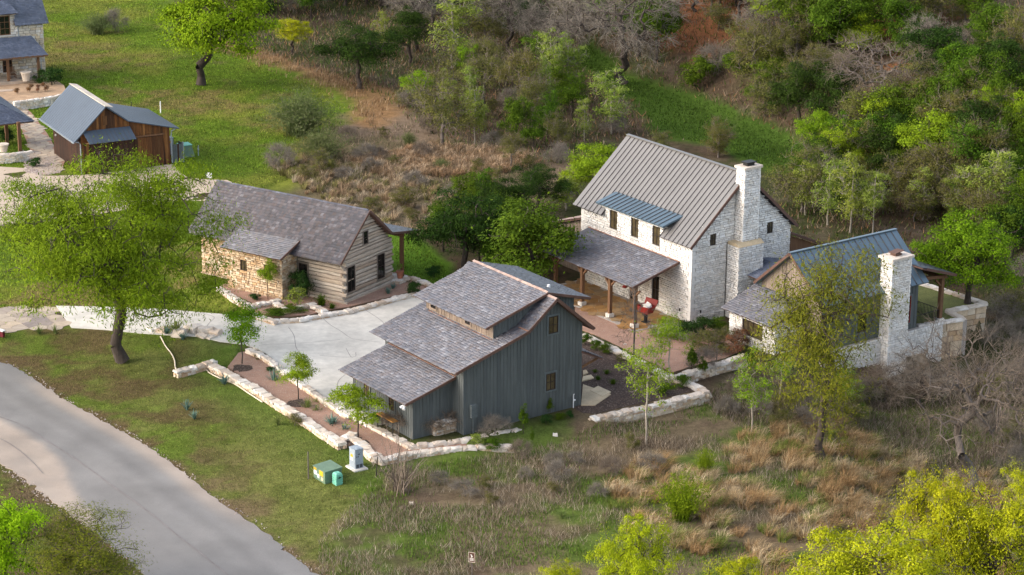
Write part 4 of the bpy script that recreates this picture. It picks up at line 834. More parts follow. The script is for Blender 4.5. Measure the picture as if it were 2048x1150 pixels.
b = MB(); b.box(-12, -.3, -3.2, .1, -1.2, .02); pf = b.build('porch_floor', M['rubble'], hs_); cells([(-9, -3.2), (-.3, -3.2), (-.3, -.05), (-9, -.05)], .7, 6, .03, 'flagstone', M['flag'], .02, .03, pf)
# pavilion corner at the left edge
pv = flat(232/5.748, 160+820/5.75, .0); pav = thing('pavilion', 'open pavilion with a shingled hip roof and dark timber posts', 'pavilion', pv, SY)
roof(pav, (-5, -9, 2.75), (.9, -9, 2.75), (.9, -4, 5.2), (-5, -4, 5.2), seed=41, m='shingle', name='roof') if False else None
rt = np.array(flat(380/5.748, 160+465/5.75, 2.75)); R_ = Matrix.Rotation(-SY, 4, 'Z')
lt_ = R_ @ (Vector(rt) - Vector(pv)); e0 = np.array(lt_); apx = e0 + np.array([-5.2, -5.2, 3.0])
roof(pav, e0, e0+np.array([-12, 0, 0]), apx+np.array([-5, 0, 0]), apx, seed=41, m='slate', name='roof', wr=(.25, .4)); roof(pav, e0+np.array([0, -9, 0]), e0, apx, apx+np.array([0, -4, 0]), seed=42, m='slate', name='roof', wr=(.25, .4))
strip(pav, [e0+np.array([0, 0, -.1]), e0+np.array([-12, 0, -.1])], .1, .16, 'fascia_board', 'galv'); strip(pav, [e0+np.array([0, 0, -.1]), e0+np.array([0, -9, -.1])], .1, .16, 'fascia_board', 'timber')
ps2 = np.array(R_ @ (Vector(flat(82/5.748, 160+710/5.75, .35)) - Vector(pv)))
for (x, y) in ((0, 0), (ps2[0], ps2[1])):
    b = MB(); b.box(x-.15, x+.15, y-.15, y+.15, -.1, 2.9); b.build('post', M['timber'], pav)
# ------------------------------------------------------------------ dry-stone garden walls: every cap stone is an object
def stone_pool(seed, n=9):
    rng = np.random.default_rng(seed); out = []
    for _ in range(n):
        g = [(x, y, z) for z in (-.5, .5) for y in (-.5, 0, .5) for x in (-.5, 0, .5)]
        v = [(x*(1-.12*(z > 0))+rng.uniform(-.07, .07), y*(1-.10*(z > 0))+rng.uniform(-.07, .07), z+(rng.uniform(-.16, .16) if z > 0 else 0)+(.1 if (x == 0 and y == 0 and z > 0) else 0)) for x, y, z in g]
        q = lambda z: [(z*9+a, z*9+a+1, z*9+a+4, z*9+a+3) for a in (0, 1, 3, 4)]
        fs = [f[::-1] for f in q(0)] + q(1); per = [0, 1, 2, 5, 8, 7, 6, 3]
        fs += [(per[i], per[(i+1) % 8], per[(i+1) % 8]+9, per[i]+9) for i in range(8)]
        m = MB().add(v, fs).mesh('stone'); m.materials.append(M['limestone']); out.append(m)
    return out
POOL = stone_pool(4)
_sv = [np.array([v.co[:] for v in m.vertices]) for m in POOL]; _sf = [[tuple(p.vertices) for p in m.polygons] for m in POOL]
def dry_wall(name, label, pts, zc, zb, wd=.52, cap=.16, seed=0, step=(.38, .75), m='rubble', top2=False, px=True, group=None):
    """garden wall along pixel points: rubble courses below, loose flat caps on top"""
    rng = np.random.default_rng(seed); W = [flat(x, y, zc)[:2] for x, y in pts] if px else [np.array(p, float) for p in pts]
    root = thing(name, label, 'garden wall', (*W[0], 0), 0, group); o = np.array([*W[0], 0]); core = MB(); cs = MB()
    zcf = zc if callable(zc) else (lambda t: zc)
    tot = sum(np.linalg.norm(b-a) for a, b in zip(W[:-1], W[1:])); run = 0
    for a, b in zip(W[:-1], W[1:]):
        t = b-a; L = np.linalg.norm(t); t = t/L; s = np.array([-t[1], t[0]]); an = math.atan2(t[1], t[0]); e = wd*.42
        zt = zc-cap
        core.add([(*(p-o[:2]), z) for z in (zb, zt) for p in (a-s*e*.9, b-s*e*.9, b+s*e*.9, a+s*e*.9)], [(0,3,2,1),(4,5,6,7),(0,1,5,4),(1,2,6,5),(2,3,7,6),(3,0,4,7)])
        x = -wd*.25
        while x < L+wd*.1:
            l = rng.uniform(*step); c = a+t*(x+l/2)+s*rng.normal(0, .03)
            st = link('stone', POOL[rng.integers(len(POOL))], None, root); st.location = (c[0]-o[0], c[1]-o[1], zc-cap/2+rng.uniform(-.03, .03))
            st.rotation_euler = (rng.normal(0, .04), rng.normal(0, .04), an+rng.normal(0, .1)+(math.pi if rng.random() < .5 else 0)); st.scale = (l*1.06, wd*rng.uniform(.95, 1.25), cap*rng.uniform(.85, 1.35)); x += l
        for side in (-1, 1):
            z = zb
            while z < zt-.03:
                h = min(rng.uniform(.12, .22), zt-z+.02); x = -wd*.2
                while x < L+wd*.2:
                    l = rng.uniform(.2, .5); k = rng.integers(len(POOL)); v = _sv[k]*np.array([l*.96, .22, h*.95]); cc, ss = math.cos(an), math.sin(an)
                    p = a-o[:2]+t*(x+l/2)+s*side*(e-.05+rng.normal(0, .02))
                    cs.add(np.column_stack([v[:, 0]*cc-v[:, 1]*ss+p[0], v[:, 0]*ss+v[:, 1]*cc+p[1], v[:, 2]+z+h/2]), _sf[k]); x += l
                z += h
    core.build('wall_core', M['mortar'], root); c = cs.build('stonework', M[m], root); c['kind'] = 'stuff'
    return root
dry_wall('garden_wall', 'long low limestone wall between the front lawn and the gravel bed', [(354,741),(420,724),(428,730),(500,768),(560,806),(620,843),(678,882),(698,870),(720,884),(748,908),(762,914)], -.05, -.9, .6, seed=1)
dry_wall('garden_wall', 'low white stone wall running from the lawn corner past the bare shrub', [(764,917),(830,903),(900,896),(960,891),(1018,890)], -.1, -.9, .5, seed=2)
dry_wall('garden_wall', 'inner limestone wall below the bar table and the stone pier', [(738,846),(790,874),(822,891),(880,884),(930,878),(985,868),(1028,860)], .0, -.7, .5, seed=3)
dry_wall('garden_wall', 'rough stone edging holding the driveway above the gravel bed', [(497,697),(530,712),(558,733),(588,756),(618,776),(655,802),(692,826)], .1, -.4, .42, seed=4)
dry_wall('garden_wall', 'zigzag limestone wall in front of the cabin lean-to', [(440,574),(466,592),(500,610),(546,601),(572,617),(622,607),(650,622)], .32, -.3, .5, seed=5)
dry_wall('garden_wall', 'curving limestone kerb wall between the cabin bed and the driveway', [(506,627),(545,640),(600,637),(650,628),(694,621),(740,609),(790,595),(838,584),(862,580)], .28, -.2, .5, seed=6)
dry_wall('garden_wall', 'low stone edging at the back of the cabin bed beside the rear lawn', [(823,553),(845,561),(866,570),(885,578)], .3, -.1, .4, seed=16)
dry_wall('garden_wall', 'stone wall stepping down between the gravel court and the mulch bed', [(1166,668),(1200,683),(1240,703),(1300,733),(1345,755),(1390,770),(1412,781)], .22, -.9, .6, seed=7)
dry_wall('garden_wall', 'outer limestone wall of the mulch bed, facing the dry grass', [(1412,783),(1330,803),(1258,820),(1194,833)], .22, -1.3, .6, seed=8)
dry_wall('garden_wall', 'low stone wall closing the far end of the gravel court', [(1347,754),(1400,737),(1450,722),(1488,711)], .2, -1.0, .55, seed=9)
dry_wall('terrace_wall', 'pale stone terrace wall before the porch of the ashlar house', [(29,203),(60,199),(100,194),(136,186)], .95, -.3, .4, seed=10, m='paleblock')
dry_wall('terrace_wall', 'pale stone planter wall under the pavilion at the left edge', [(-30,310),(20,307),(50,303)], .9, -.2, .4, seed=11, m='paleblock', step=(.6, 1.1))
ter = tess(flatp([(-120,200),(28,201),(60,198),(134,186),(128,170),(96,150),(-120,150)], .8), 'house_terrace', M['rubble'], .78, 1.4, 1.2, 'raised bed along the porch of the ashlar house')
rng = np.random.default_rng(3); b = MB()
for i in range(7): x, y = flat(28-(i*4.0), 208+i*4.6, .78-.11*i)[:2]; 
st_ = thing('garden_steps', 'wide pale stone steps climbing to the porch of the ashlar house', 'steps', flat(10, 210))
for i in range(6):
    p = flat(26, 225-i*8.5, .12+i*.13); q = flat(-40, 228-i*8.5, .12+i*.13); d = (q-p); L = np.linalg.norm(d[:2]); a = math.atan2(d[1], d[0])
    s = link('step', POOL[i], None, st_); mid = (p+q)/2-np.array(st_.location); s.location = (mid[0], mid[1]+.3, p[2]-.1); s.scale = (L, .75, .3); s.rotation_euler = (0, 0, a)
# pale stone pier, round post
pi = thing('stone_pier', 'chunky stone pier with flat caps beside the barn meter box', 'stone pier', flat(900, 872))
po_ = np.array(pi.location); a0, a1 = flat(874, 872)-po_, flat(930, 858)-po_; ax = a1-a0; L = np.linalg.norm(ax); ax = ax/L; nn = np.array([ax[1], -ax[0], 0])
b = MB(); b.obox(a0+nn*-.1+np.array([0, 0, -.6]), ax*L, -nn*.45, np.array([0, 0, 1.35])); b.build('wall_core', M['mortar'], pi)
stones(pi, Face(a0-nn*.1, ax, nn), 0, L, -.6, lambda h: .72+(.18 if h > L*.66 else 0), 'rubble', 3, .16, (.18, .45)); stones(pi, Face(a0-nn*.12, nn, -ax), -.5, .1, -.6, lambda h: .72, 'rubble', 4, .16, (.18, .4)); stones(pi, Face(a1-nn*.12, nn, ax), -.5, .1, -.6, lambda h: .9, 'rubble', 5, .16, (.18, .4))
for i in range(7):
    s = link('stone', POOL[i], None, pi); c = a0+ax*(i+.5)/7*L-nn*.3; s.location = (c[0], c[1], .82+(.17 if i > 4 else 0)); s.scale = (.36, .62, .13); s.rotation_euler = (0, 0, math.atan2(ax[1], ax[0]))
cp = thing('stone_post', 'slim grey stone post with a flat top beside the stone pier', 'stone post', flat(846, 874, -.3)); b = MB()
rng = np.random.default_rng(6)
b.tube([(0, 0, -.3), (.02, 0, .3), (-.01, .01, .8), (.01, 0, 1.22)], [.17, .15, .16, .14], 7); b.build('shaft', M['rubble'], cp); s = link('stone', POOL[2], None, cp); s.location = (0, 0, 1.3); s.scale = (.42, .42, .17)
# patio retaining wall of the wing, in big tan blocks and white rubble
pt = thing('patio_wall', 'tall retaining wall of tan blocks around the patio lawn beyond the wing', 'retaining wall', (*patio_w[4], 0))
oo = np.array(pt.location); P = [np.array([*q, 0])-oo for q in patio_w]
seq = [(1, 2, 'limestone'), (2, 3, 'paleblock'), (3, 4, 'paleblock'), (4, 5, 'paleblock')]
for i, (a, c, m_) in enumerate(seq):
    p, q = P[a], P[c]; ax = q-p; L = np.linalg.norm(ax); ax /= L; nn = np.array([ax[1], -ax[0], 0]); cen = sum(P[:6])/6
    if np.dot(nn, p-cen) < 0: nn = -nn
    b = MB(); b.obox(p+np.array([0, 0, -4.0]), ax*L, -nn*.4, np.array([0, 0, 4.02])); b.build('wall_core', M['mortar'], pt)
    stones(pt, Face(p-nn*.02, ax, nn), 0, L, -3.9, lambda h: .03, 'tanstone' if i else 'paleblock', 70+i, .55, (.6, 1.4), depth=(.1, .2))
for i, (a, c) in enumerate(((0, 1), (1, 2), (2, 3), (3, 4), (4, 5))):
    p, q = P[a], P[c]; ax = q-p; L = np.linalg.norm(ax); ax /= L; k = max(1, round(L/.9))
    for j in range(k):
        s = link('cap_stone', POOL[(i*3+j) % 9], None, pt); cc = p+ax*L*(j+.5)/k; s.location = (cc[0], cc[1], .1); s.scale = (L/k*1.04, .6, .17); s.rotation_euler = (0, 0, math.atan2(ax[1], ax[0]))
M['lawnflat'] = mat('patio_lawn', [(.13,.14,.04)], .95, n1=(.5, .7, 1.3), n2=(7, .6, 1.4), bump=.6)
tess(patio_w, 'patio_lawn', M['lawnflat'], .02, .3, 1.0, 'small lawn behind the patio retaining wall')
# limestone ledge boulders by the driveway
rng = np.random.default_rng(12)
for i, (x, y, sx, sy, sz) in enumerate([(330,662,1.5,.9,.5),(362,668,1.6,1.1,.75),(388,662,1.5,1.2,.8),(412,664,1.4,1.1,.8),(432,668,1.1,.8,.6),(404,674,1.0,.6,.35),(424,676,.9,.5,.25),(305,660,1.2,.7,.4)]):
    s = link('boulder', POOL[i % 9], None); p = flat(x, y); s.location = (p[0], p[1], sz*.15); s.scale = (sx*.9, sy*.85, sz*.75); s.rotation_euler = (rng.normal(0, .1), rng.normal(0, .1), rng.uniform(0, 6))
    tag(s, ['far left flat boulder in the pale ledge beside the driveway neck', 'second flat boulder from the left in the driveway ledge', 'tall tan boulder in the middle of the driveway ledge', 'broad boulder right of the tallest one in the driveway ledge', 'right end boulder of the ledge touching the driveway', 'low slab lying in front of the driveway ledge', 'small broken slab at the right foot of the driveway ledge', 'lone pale boulder left of the ledge by the mesquite'][i], 'boulder', 'limestone boulders stepping down beside the driveway')
# pale slabs at the barn's rear corner
for i, poly in enumerate([[(1162,812),(1190,812),(1222,790),(1166,770)], [(1166,768),(1196,776),(1178,766),(1172,764)], [(1180,783),(1205,795),(1222,786),(1196,774)], [(1164,764),(1188,758),(1182,752),(1166,755)], [(1166,752),(1176,748),(1172,742),(1166,744)]]):
    if i == 1: continue
    w_ = flatp(poly); b = MB().prism([(x, y, .0) for x, y in w_], (0, 0, .07+.012*i)); o = b.build('paving_slab', M['palest'])
    tag(o, ['largest pale paving slab at the rear corner of the grey barn', '', 'pale paving slab nearest the mulch at the barn rear corner', 'pale paving slab tucked against the barn wall', 'smallest pale paving slab, farthest along the barn wall'][i], 'paving slab', 'pale paving slabs behind the barn')
# ------------------------------------------------------------------ small things
def text_on(par, txt, loc, rot, size, m):
    cu = bpy.data.curves.new('lettering', 'FONT'); cu.body = txt; cu.size = size; cu.extrude = .002; cu.align_x = 'CENTER'
    o = bpy.data.objects.new('lettering', cu); COL.objects.link(o); cu.materials.append(M[m]); o.parent = par; o.location = loc; o.rotation_euler = rot; return o
# grey utility cabinet on its pad
p = G(713, 936); cbn = thing('utility_cabinet', 'grey utility cabinet with a yellow and white label on a concrete pad', 'utility cabinet', p, BY)
b = MB(); b.add([(-.62,-.5,-.1),(.62,-.55,-.1),(.7,.5,-.1),(-.6,.55,-.1),(-.58,-.46,.1),(.58,-.5,.1),(.64,.46,.1),(-.55,.5,.1)], [(0,3,2,1),(4,5,6,7),(0,1,5,4),(1,2,6,5),(2,3,7,6),(3,0,4,7)]); b.build('pad', M['concrete'], cbn)
b = MB(); b.box(-.36, .34, -.3, .3, .1, 1.36); b.box(-.38, .36, -.32, .32, 1.36, 1.42); b.box(-.42, -.362, -.22, .36, .4, 1.32); b.build('body', M['greymetal'], cbn)
b = MB(); b.box(-.3, .3, -.312, -.302, .35, 1.3); d = b.build('door', M['greymetal'], cbn)
b = MB(); b.box(-.18, .08, -.325, -.314, .82, 1.02); b.build('label_top', M['yellow'], d); b = MB(); b.box(-.18, .08, -.325, -.314, .62, .818); b.build('label', M['whitepaint'], d)
for z0 in (.14, .19, .24, .29, .34): 
    b = MB(); b.box(.342, .352, -.22, -.02, z0, z0+.03); b.box(.342, .352, .04, .24, z0, z0+.03); b.build('louvre', M['black'], cbn)
rng = np.random.default_rng(2); b = MB()
for i in range(9):
    y, z = rng.uniform(-.2, .2), rng.uniform(.8, 1.2); b.obox((.342, y, z), (.004, 0, 0), (0, rng.uniform(-.08, .08), .03), (0, .02, rng.uniform(-.1, .1)+.011))
b.build('scrawl', M['black'], cbn); b = MB(); b.box(.05, .28, -.12, .1, 1.42, 1.45); b.build('top_latch', M['greymetal'], cbn)
# green transformer box
p = G(655, 957); tr = thing('transformer_box', 'low dark green transformer box with yellow and white stickers', 'transformer', p, BY)
b = MB(); b.box(-.66, .72, -.62, .62, -.1, .78); b.build('body', M['greenmetal'], tr)
b = MB(); b.add([(-.7,-.66,.78),(.76,-.66,.78),(.76,.66,.78),(-.7,.66,.78),(-.7,-.66,.83),(.76,-.66,.83),(.76,.66,.9),(-.7,.66,.9)], [(0,3,2,1),(4,5,6,7),(0,1,5,4),(1,2,6,5),(2,3,7,6),(3,0,4,7)]); b.build('lid', M['mint'] if False else M['greenmetal'], tr)
for x0, x1, z0, z1, m in ((-.6, -.25, .3, .58, 'whitepaint'), (-.2, .05, .18, .42, 'whitepaint'), (-.62, -.3, .6, .76, 'yellow'), (.05, .5, .42, .76, 'yellow'), (.25, .5, .12, .34, 'palest')):
    b = MB(); b.box(x0, x1, -.632, -.622, z0, z1); b.build('sticker', M[m], tr)
# mint telecom pedestal
p = G(675, 968); pd = thing('telecom_pedestal', 'ribbed mint green telecom pedestal in front of the transformer box', 'pedestal', p, BY)
b = MB(); b.box(-.24, .24, -.22, .22, -.1, .7); b.add([(-.25,-.23,.7),(.25,-.23,.7),(.25,.23,.7),(-.25,.23,.7),(-.17,-.15,.8),(.17,-.15,.8),(.17,.15,.8),(-.17,.15,.8)], [(0,3,2,1),(4,5,6,7),(0,1,5,4),(1,2,6,5),(2,3,7,6),(3,0,4,7)]); b.build('body', M['mint'], pd)
for k in range(4):
    b = MB(); z = .1+.15*k; b.box(-.26, .26, -.25, .25, z, z+.07); b.build('rib', M['mint'], pd)
b = MB(); b.box(.262, .27, -.1, .12, .48, .53); b.box(.262, .27, -.02, .02, .44, .6); b.build('marking', M['black'], pd)
# posts
def post(px, py, h, r, label, m, tilt=(0, 0)):
    p = G(px, py); o = MB().tube([(0, 0, -.1), (tilt[0], tilt[1], h)], [r, r*.85], 6).build('post', M[m]); o.location = tuple(p); tag(o, label, 'post')
post(617, 958, 1.85, .05, 'thin weathered wooden post standing left of the transformer box', 'greybark'); post(752, 953, 1.35, .04, 'dark leaning metal stake between the grey cabinet and the bare shrub', 'black', (.12, .05)); post(321.4, 226.5, 1.25, .07, 'white marker post in the meadow behind the shed', 'whitepaint')
post(263, 216, .7, .05, 'short black stake behind the shed roof', 'black')
# brown sign at the front
p = G(944, 1150); sg = thing('small_sign', 'small brown sign with a cream border on a thin post', 'sign', p, math.radians(-18))
b = MB(); b.box(-.03, .03, -.02, .02, -.2, .95); b.build('post', M['greybark'], sg)
b = MB(); b.box(-.2, .2, -.045, -.022, .82, 1.45); pn = b.build('panel', M['signbrown'], sg)
b = MB(); b.box(-.2, -.175, -.06, -.047, .82, 1.45); b.box(.175, .2, -.06, -.047, .82, 1.45); b.box(-.175, .175, -.06, -.047, 1.425, 1.45); b.box(-.175, .175, -.06, -.047, .82, .845); b.build('border', M['clay'], pn)
b = MB(); b.obox((-.08, -.058, 1.3), (.1, 0, -.12), (0, .01, 0), (.03, 0, .03)); b.obox((-.02, -.058, 1.12), (.08, 0, .05), (0, .01, 0), (-.03, 0, .07)); b.build('emblem', M['cushion'], pn)
for z in (.92, .99, 1.05):
    b = MB(); 
    for k in range(4): b.box(-.12+k*.062, -.075+k*.062, -.058, -.047, z, z+.035)
    b.build('lettering', M['cushion'], pn)
# white sign on a thin pole beside the upper drive
p = G(419, 378); sg = thing('yard_sign', 'blank white sign on a thin pole by the upper drive', 'sign', p, math.radians(-8))
b = MB(); b.tube([(.1, 0, 0), (.06, 0, .9), (.06, 0, 1.4)], .022, 5); b.build('pole', M['galv'], sg); b = MB(); b.box(-.3, .26, -.03, .02, 1.05, 1.55); b.build('panel', M['whitepaint'], sg)
# red cart planter on the porch
def mpt(u, v, z): c, s = math.cos(MY), math.sin(MY); return (MO[0]+u*c-v*s, MO[1]+u*s+v*c, z)
ct = thing('porch_cart', 'dark red wooden cart holding a white cushion at the porch end', 'cart', mpt(-2.2, -2.5, .07), MY+math.radians(10))
b = MB(); b.add([(-.42,-.32,.75),(.42,-.32,.75),(.42,.32,.75),(-.42,.32,.75),(-.62,-.45,1.3),(.62,-.45,1.3),(.62,.45,1.3),(-.62,.45,1.3),(-.36,-.26,.8),(.36,-.26,.8),(.36,.26,.8),(-.36,.26,.8),(-.55,-.39,1.3),(.55,-.39,1.3),(.55,.39,1.3),(-.55,.39,1.3)],
  [(0,3,2,1),(0,1,5,4),(1,2,6,5),(2,3,7,6),(3,0,4,7),(8,9,10,11),(9,8,12,13),(10,9,13,14),(11,10,14,15),(8,11,15,12),(4,5,13,12),(5,6,14,13),(6,7,15,14),(7,4,12,15)]); b.build('tub', M['red'], ct)
b = MB(); b.obox((-.6, .46, 1.28), (1.2, 0, 0), (0, .05, 0), (0, .22, .42)); b.build('back_board', M['red'], ct)
b = MB(); b.tube([(0, 0, .0), (0, 0, .76)], [.16, .14], 8); b.box(-.25, .25, -.25, .25, 0, .06); b.build('pedestal', M['black'], ct)
cu = link('cushion', POOL[5].copy(), None); cu.data.materials.clear(); cu.data.materials.append(M['cushion']); cu.location = mpt(-2.15, -2.4, 1.27); cu.scale = (.55, .5, .45); cu.rotation_euler = (.3, .2, MY); tag(cu, 'white cushion lying in the red porch cart', 'cushion')
# bar table by the barn
def bpt(u, v, z): c, s = math.cos(BY), math.sin(BY); return (BO[0]+u*c-v*s, BO[1]+u*s+v*c, z)
bt = thing('bar_table', 'narrow bar table with an orange-brown top and black legs at the barn lean-to', 'table', bpt(-3.6, -13.45, -.1), BY)
b = MB(); b.box(-1.0, 1.0, -.22, .22, 1.02, 1.08); b.build('table_top', M['orangewood'], bt)
for x in (-.92, .92):
    for y in (-.17, .17):
        b = MB(); b.box(x-.025, x+.025, y-.025, y+.025, 0, 1.02); b.build('leg', M['black'], bt)
# terracotta pot on the cabin porch
def pot(px, py, z, h, r, m, label, leaf=True, name='flower_pot'):
    p = flat(px, py, z); t = thing(name, label, 'pot', p); b = MB(); b.tube([(0,0,0),(0,0,h*.85),(0,0,h*.86),(0,0,h)], [r*.68, r*.95, r*1.08, r*1.08], 14); b.build('pot', M[m], t); return t
pp = pot(800, 556, .3, .6, .3, 'terracotta', 'terracotta pot with a small green plant on the cabin porch')
pot(52.4, 161.5, 1.05, 1.0, .55, 'clay', 'large cream pot on the porch of the ashlar house'); pot(7, 303, .9, .75, .5, 'clay', 'cream pot on the stone planter wall of the pavilion')
# timber screen, unit and green box beside the shed
def spt(u, v, z=0): c, s = math.cos(SY), math.sin(SY); return (SO[0]+u*c-v*s, SO[1]+u*s+v*c, z)
fs_ = thing('timber_screen', 'grey weathered timber screen at the right end of the shed', 'fence', spt(-.1, 8.85), SY)
for k in range(6):
    b = MB(); b.box(-.02, .02, .02+k*.17, .17+k*.17, 0, 1.8+.03*(k % 2)); b.build('board', M['darkboard'] if k % 4 == 3 else M['casing'], fs_)
b = MB(); b.box(-.06, .06, 1.05, 1.15, 0, 1.95); b.build('post', M['galv'], fs_)
for k in range(4):
    b = MB(); b.box(-1.2+.3*k, -.92+.3*k, 1.08, 1.12, 0, 1.8); b.build('board', M['casing'], fs_)
ac = thing('wall_unit', 'pale grey metal unit with an orange label behind the timber screen', 'utility unit', spt(-3.5, 9.7), SY); b = MB(); b.box(-.35, .35, -.4, .4, 0, 1.6); b.box(-.38, .38, -.43, .43, 1.6, 1.66); b.build('body', M['greymetal'], ac); b = MB(); b.box(.352, .36, -.12, .12, 1.15, 1.4); b.build('label', M['yellow'], ac)
gb = thing('green_box', 'green utility box with a slanted lid beside the shed screen', 'utility box', spt(-2.2, 10.9), SY); b = MB(); b.add([(-.7,-.6,0),(.7,-.75,0),(.7,.75,0),(-.7,.7,0),(-.6,-.5,1.1),(.5,-.55,1.1),(.5,.5,1.1),(-.6,.5,1.1)], [(0,3,2,1),(4,5,6,7),(0,1,5,4),(1,2,6,5),(2,3,7,6),(3,0,4,7)]); b.build('body', M['greenmetal'], gb); b = MB(); b.box(-.66, .56, -.6, .56, 1.1, 1.16); b.build('lid', M['mint'], gb)
sp = thing('water_spigot', 'pale blue water spigot standing in grass right of the shed', 'spigot', spt(-1.7, 12.05), SY); b = MB(); b.tube([(0,0,0),(0,0,.9)], .05, 6); b.tube([(-.14,0,.62),(.14,0,.62)], .06, 6); b.tube([(0,0,.9),(.12,0,1.0)], .04, 6); b.build('body', M['greymetal'], sp)
# white irrigation pipe
def pipe(name, label, pts, r, m):
    w_ = smooth([G(x, y)[:2] for x, y in pts], 8); z = terr(w_[:, 0], w_[:, 1])+r+.02; o = MB().tube(np.column_stack([w_, z]), r, 6).build(name, M[m]); tag(o, label, 'pipe')
pipe('irrigation_pipe', 'pale plastic pipe lying on the lawn along the front wall', [(321,675),(330,692),(343,708),(349,722),(353,741),(372,744),(395,741),(409,739),(420,748),(440,758),(470,770),(500,790),(525,806)], .045, 'pipe')
pipe('irrigation_pipe', 'second length of pale pipe along the foot of the front wall', [(570,830),(605,850),(640,876),(665,888),(690,898)], .045, 'pipe')
# maroon thing at the left edge
p = G(-6, 672); mr = thing('culvert_rail', 'maroon painted rail end with a white top at the left edge', 'rail', p, math.radians(-38)); b = MB(); b.box(-2.5, .8, -.1, .1, .05, .5); b.build('rail', M['maroon'], mr); b = MB(); b.box(-2.5, .84, -.14, .14, .5, .58); b.build('cap', M['whitepaint'], mr)
# rocking chair on the ashlar porch
def hpt(u, v, z): c, s = math.cos(HY), math.sin(HY); return (HO[0]+u*c-v*s, HO[1]+u*s+v*c, HO[2]+z)
rc = thing('rocking_chair', 'dark rocking chair beside the cream pot on the porch', 'chair', hpt(-4.0, -1.6, .05), HY)
b = MB(); b.box(-.3, .3, -.3, .3, .42, .47); b.build('seat', M['timber'], rc); b = MB()
for k in range(6): b.box(-.28+k*.1, -.22+k*.1, .26, .3, .47, 1.15)
b.box(-.32, .32, .26, .3, 1.15, 1.22); b.build('backrest', M['timber'], rc)
for x in (-.3, .3):
    for y in (-.26, .26):
        b = MB(); b.box(x-.025, x+.025, y-.025, y+.025, .06, .66 if y < 0 else .44); b.build('leg', M['timber'], rc)
    b = MB(); b.tube([(x, -.5, .1), (x, -.2, .04), (x, .2, .04), (x, .55, .12)], .03, 5); b.build('rocker', M['timber'], rc); b = MB(); b.box(x-.04, x+.04, -.34, .3, .66, .7); b.build('armrest', M['timber'], rc)
# loose rocks
for (x, y, s, l) in ((822,1008,.2,'pale fallen rock in the dry grass below the bare shrub'), (1110,870,.22,'flat pale rock in the weeds before the barn'), (1250,690,.15,'small pale pebble in the gravel court'), (1212,637,.18,'small white stone at the foot of the porch')):
    p = G(x, y); o = link('rock', POOL[int(x) % 9], None); o.location = (p[0], p[1], p[2]+s*.2); o.scale = (s*1.5, s*1.1, s*.8); tag(o, l, 'rock')
# ------------------------------------------------------------------ vegetation kit
def frusta(A, B, ra, rb, k=5):
    """tapered limbs between point arrays"""
    A, B = np.asarray(A, float), np.asarray(B, float); t = B-A; L = np.linalg.norm(t, axis=1, keepdims=True)+1e-9; t = t/L
    ref = np.where(np.abs(t[:, 2:3]) < .9, np.array([[0, 0, 1.]]), np.array([[1., 0, 0]])); u = np.cross(t, ref); u /= np.linalg.norm(u, axis=1, keepdims=True); v = np.cross(t, u)
    an = np.arange(k)*2*math.pi/k; c, s = np.cos(an)[None, :, None], np.sin(an)[None, :, None]
    ring = c*u[:, None]+s*v[:, None]; Va = A[:, None]+ring*ra[:, None, None]; Vb = B[:, None]+ring*rb[:, None, None]
    V = np.concatenate([Va, Vb], 1).reshape(-1, 3); n = len(A); b = np.arange(n)[:, None]*2*k; j = np.arange(k); j2 = (j+1) % k
    return V, np.stack([b+j, b+j2, b+k+j2, b+k+j], -1).reshape(-1, 4)
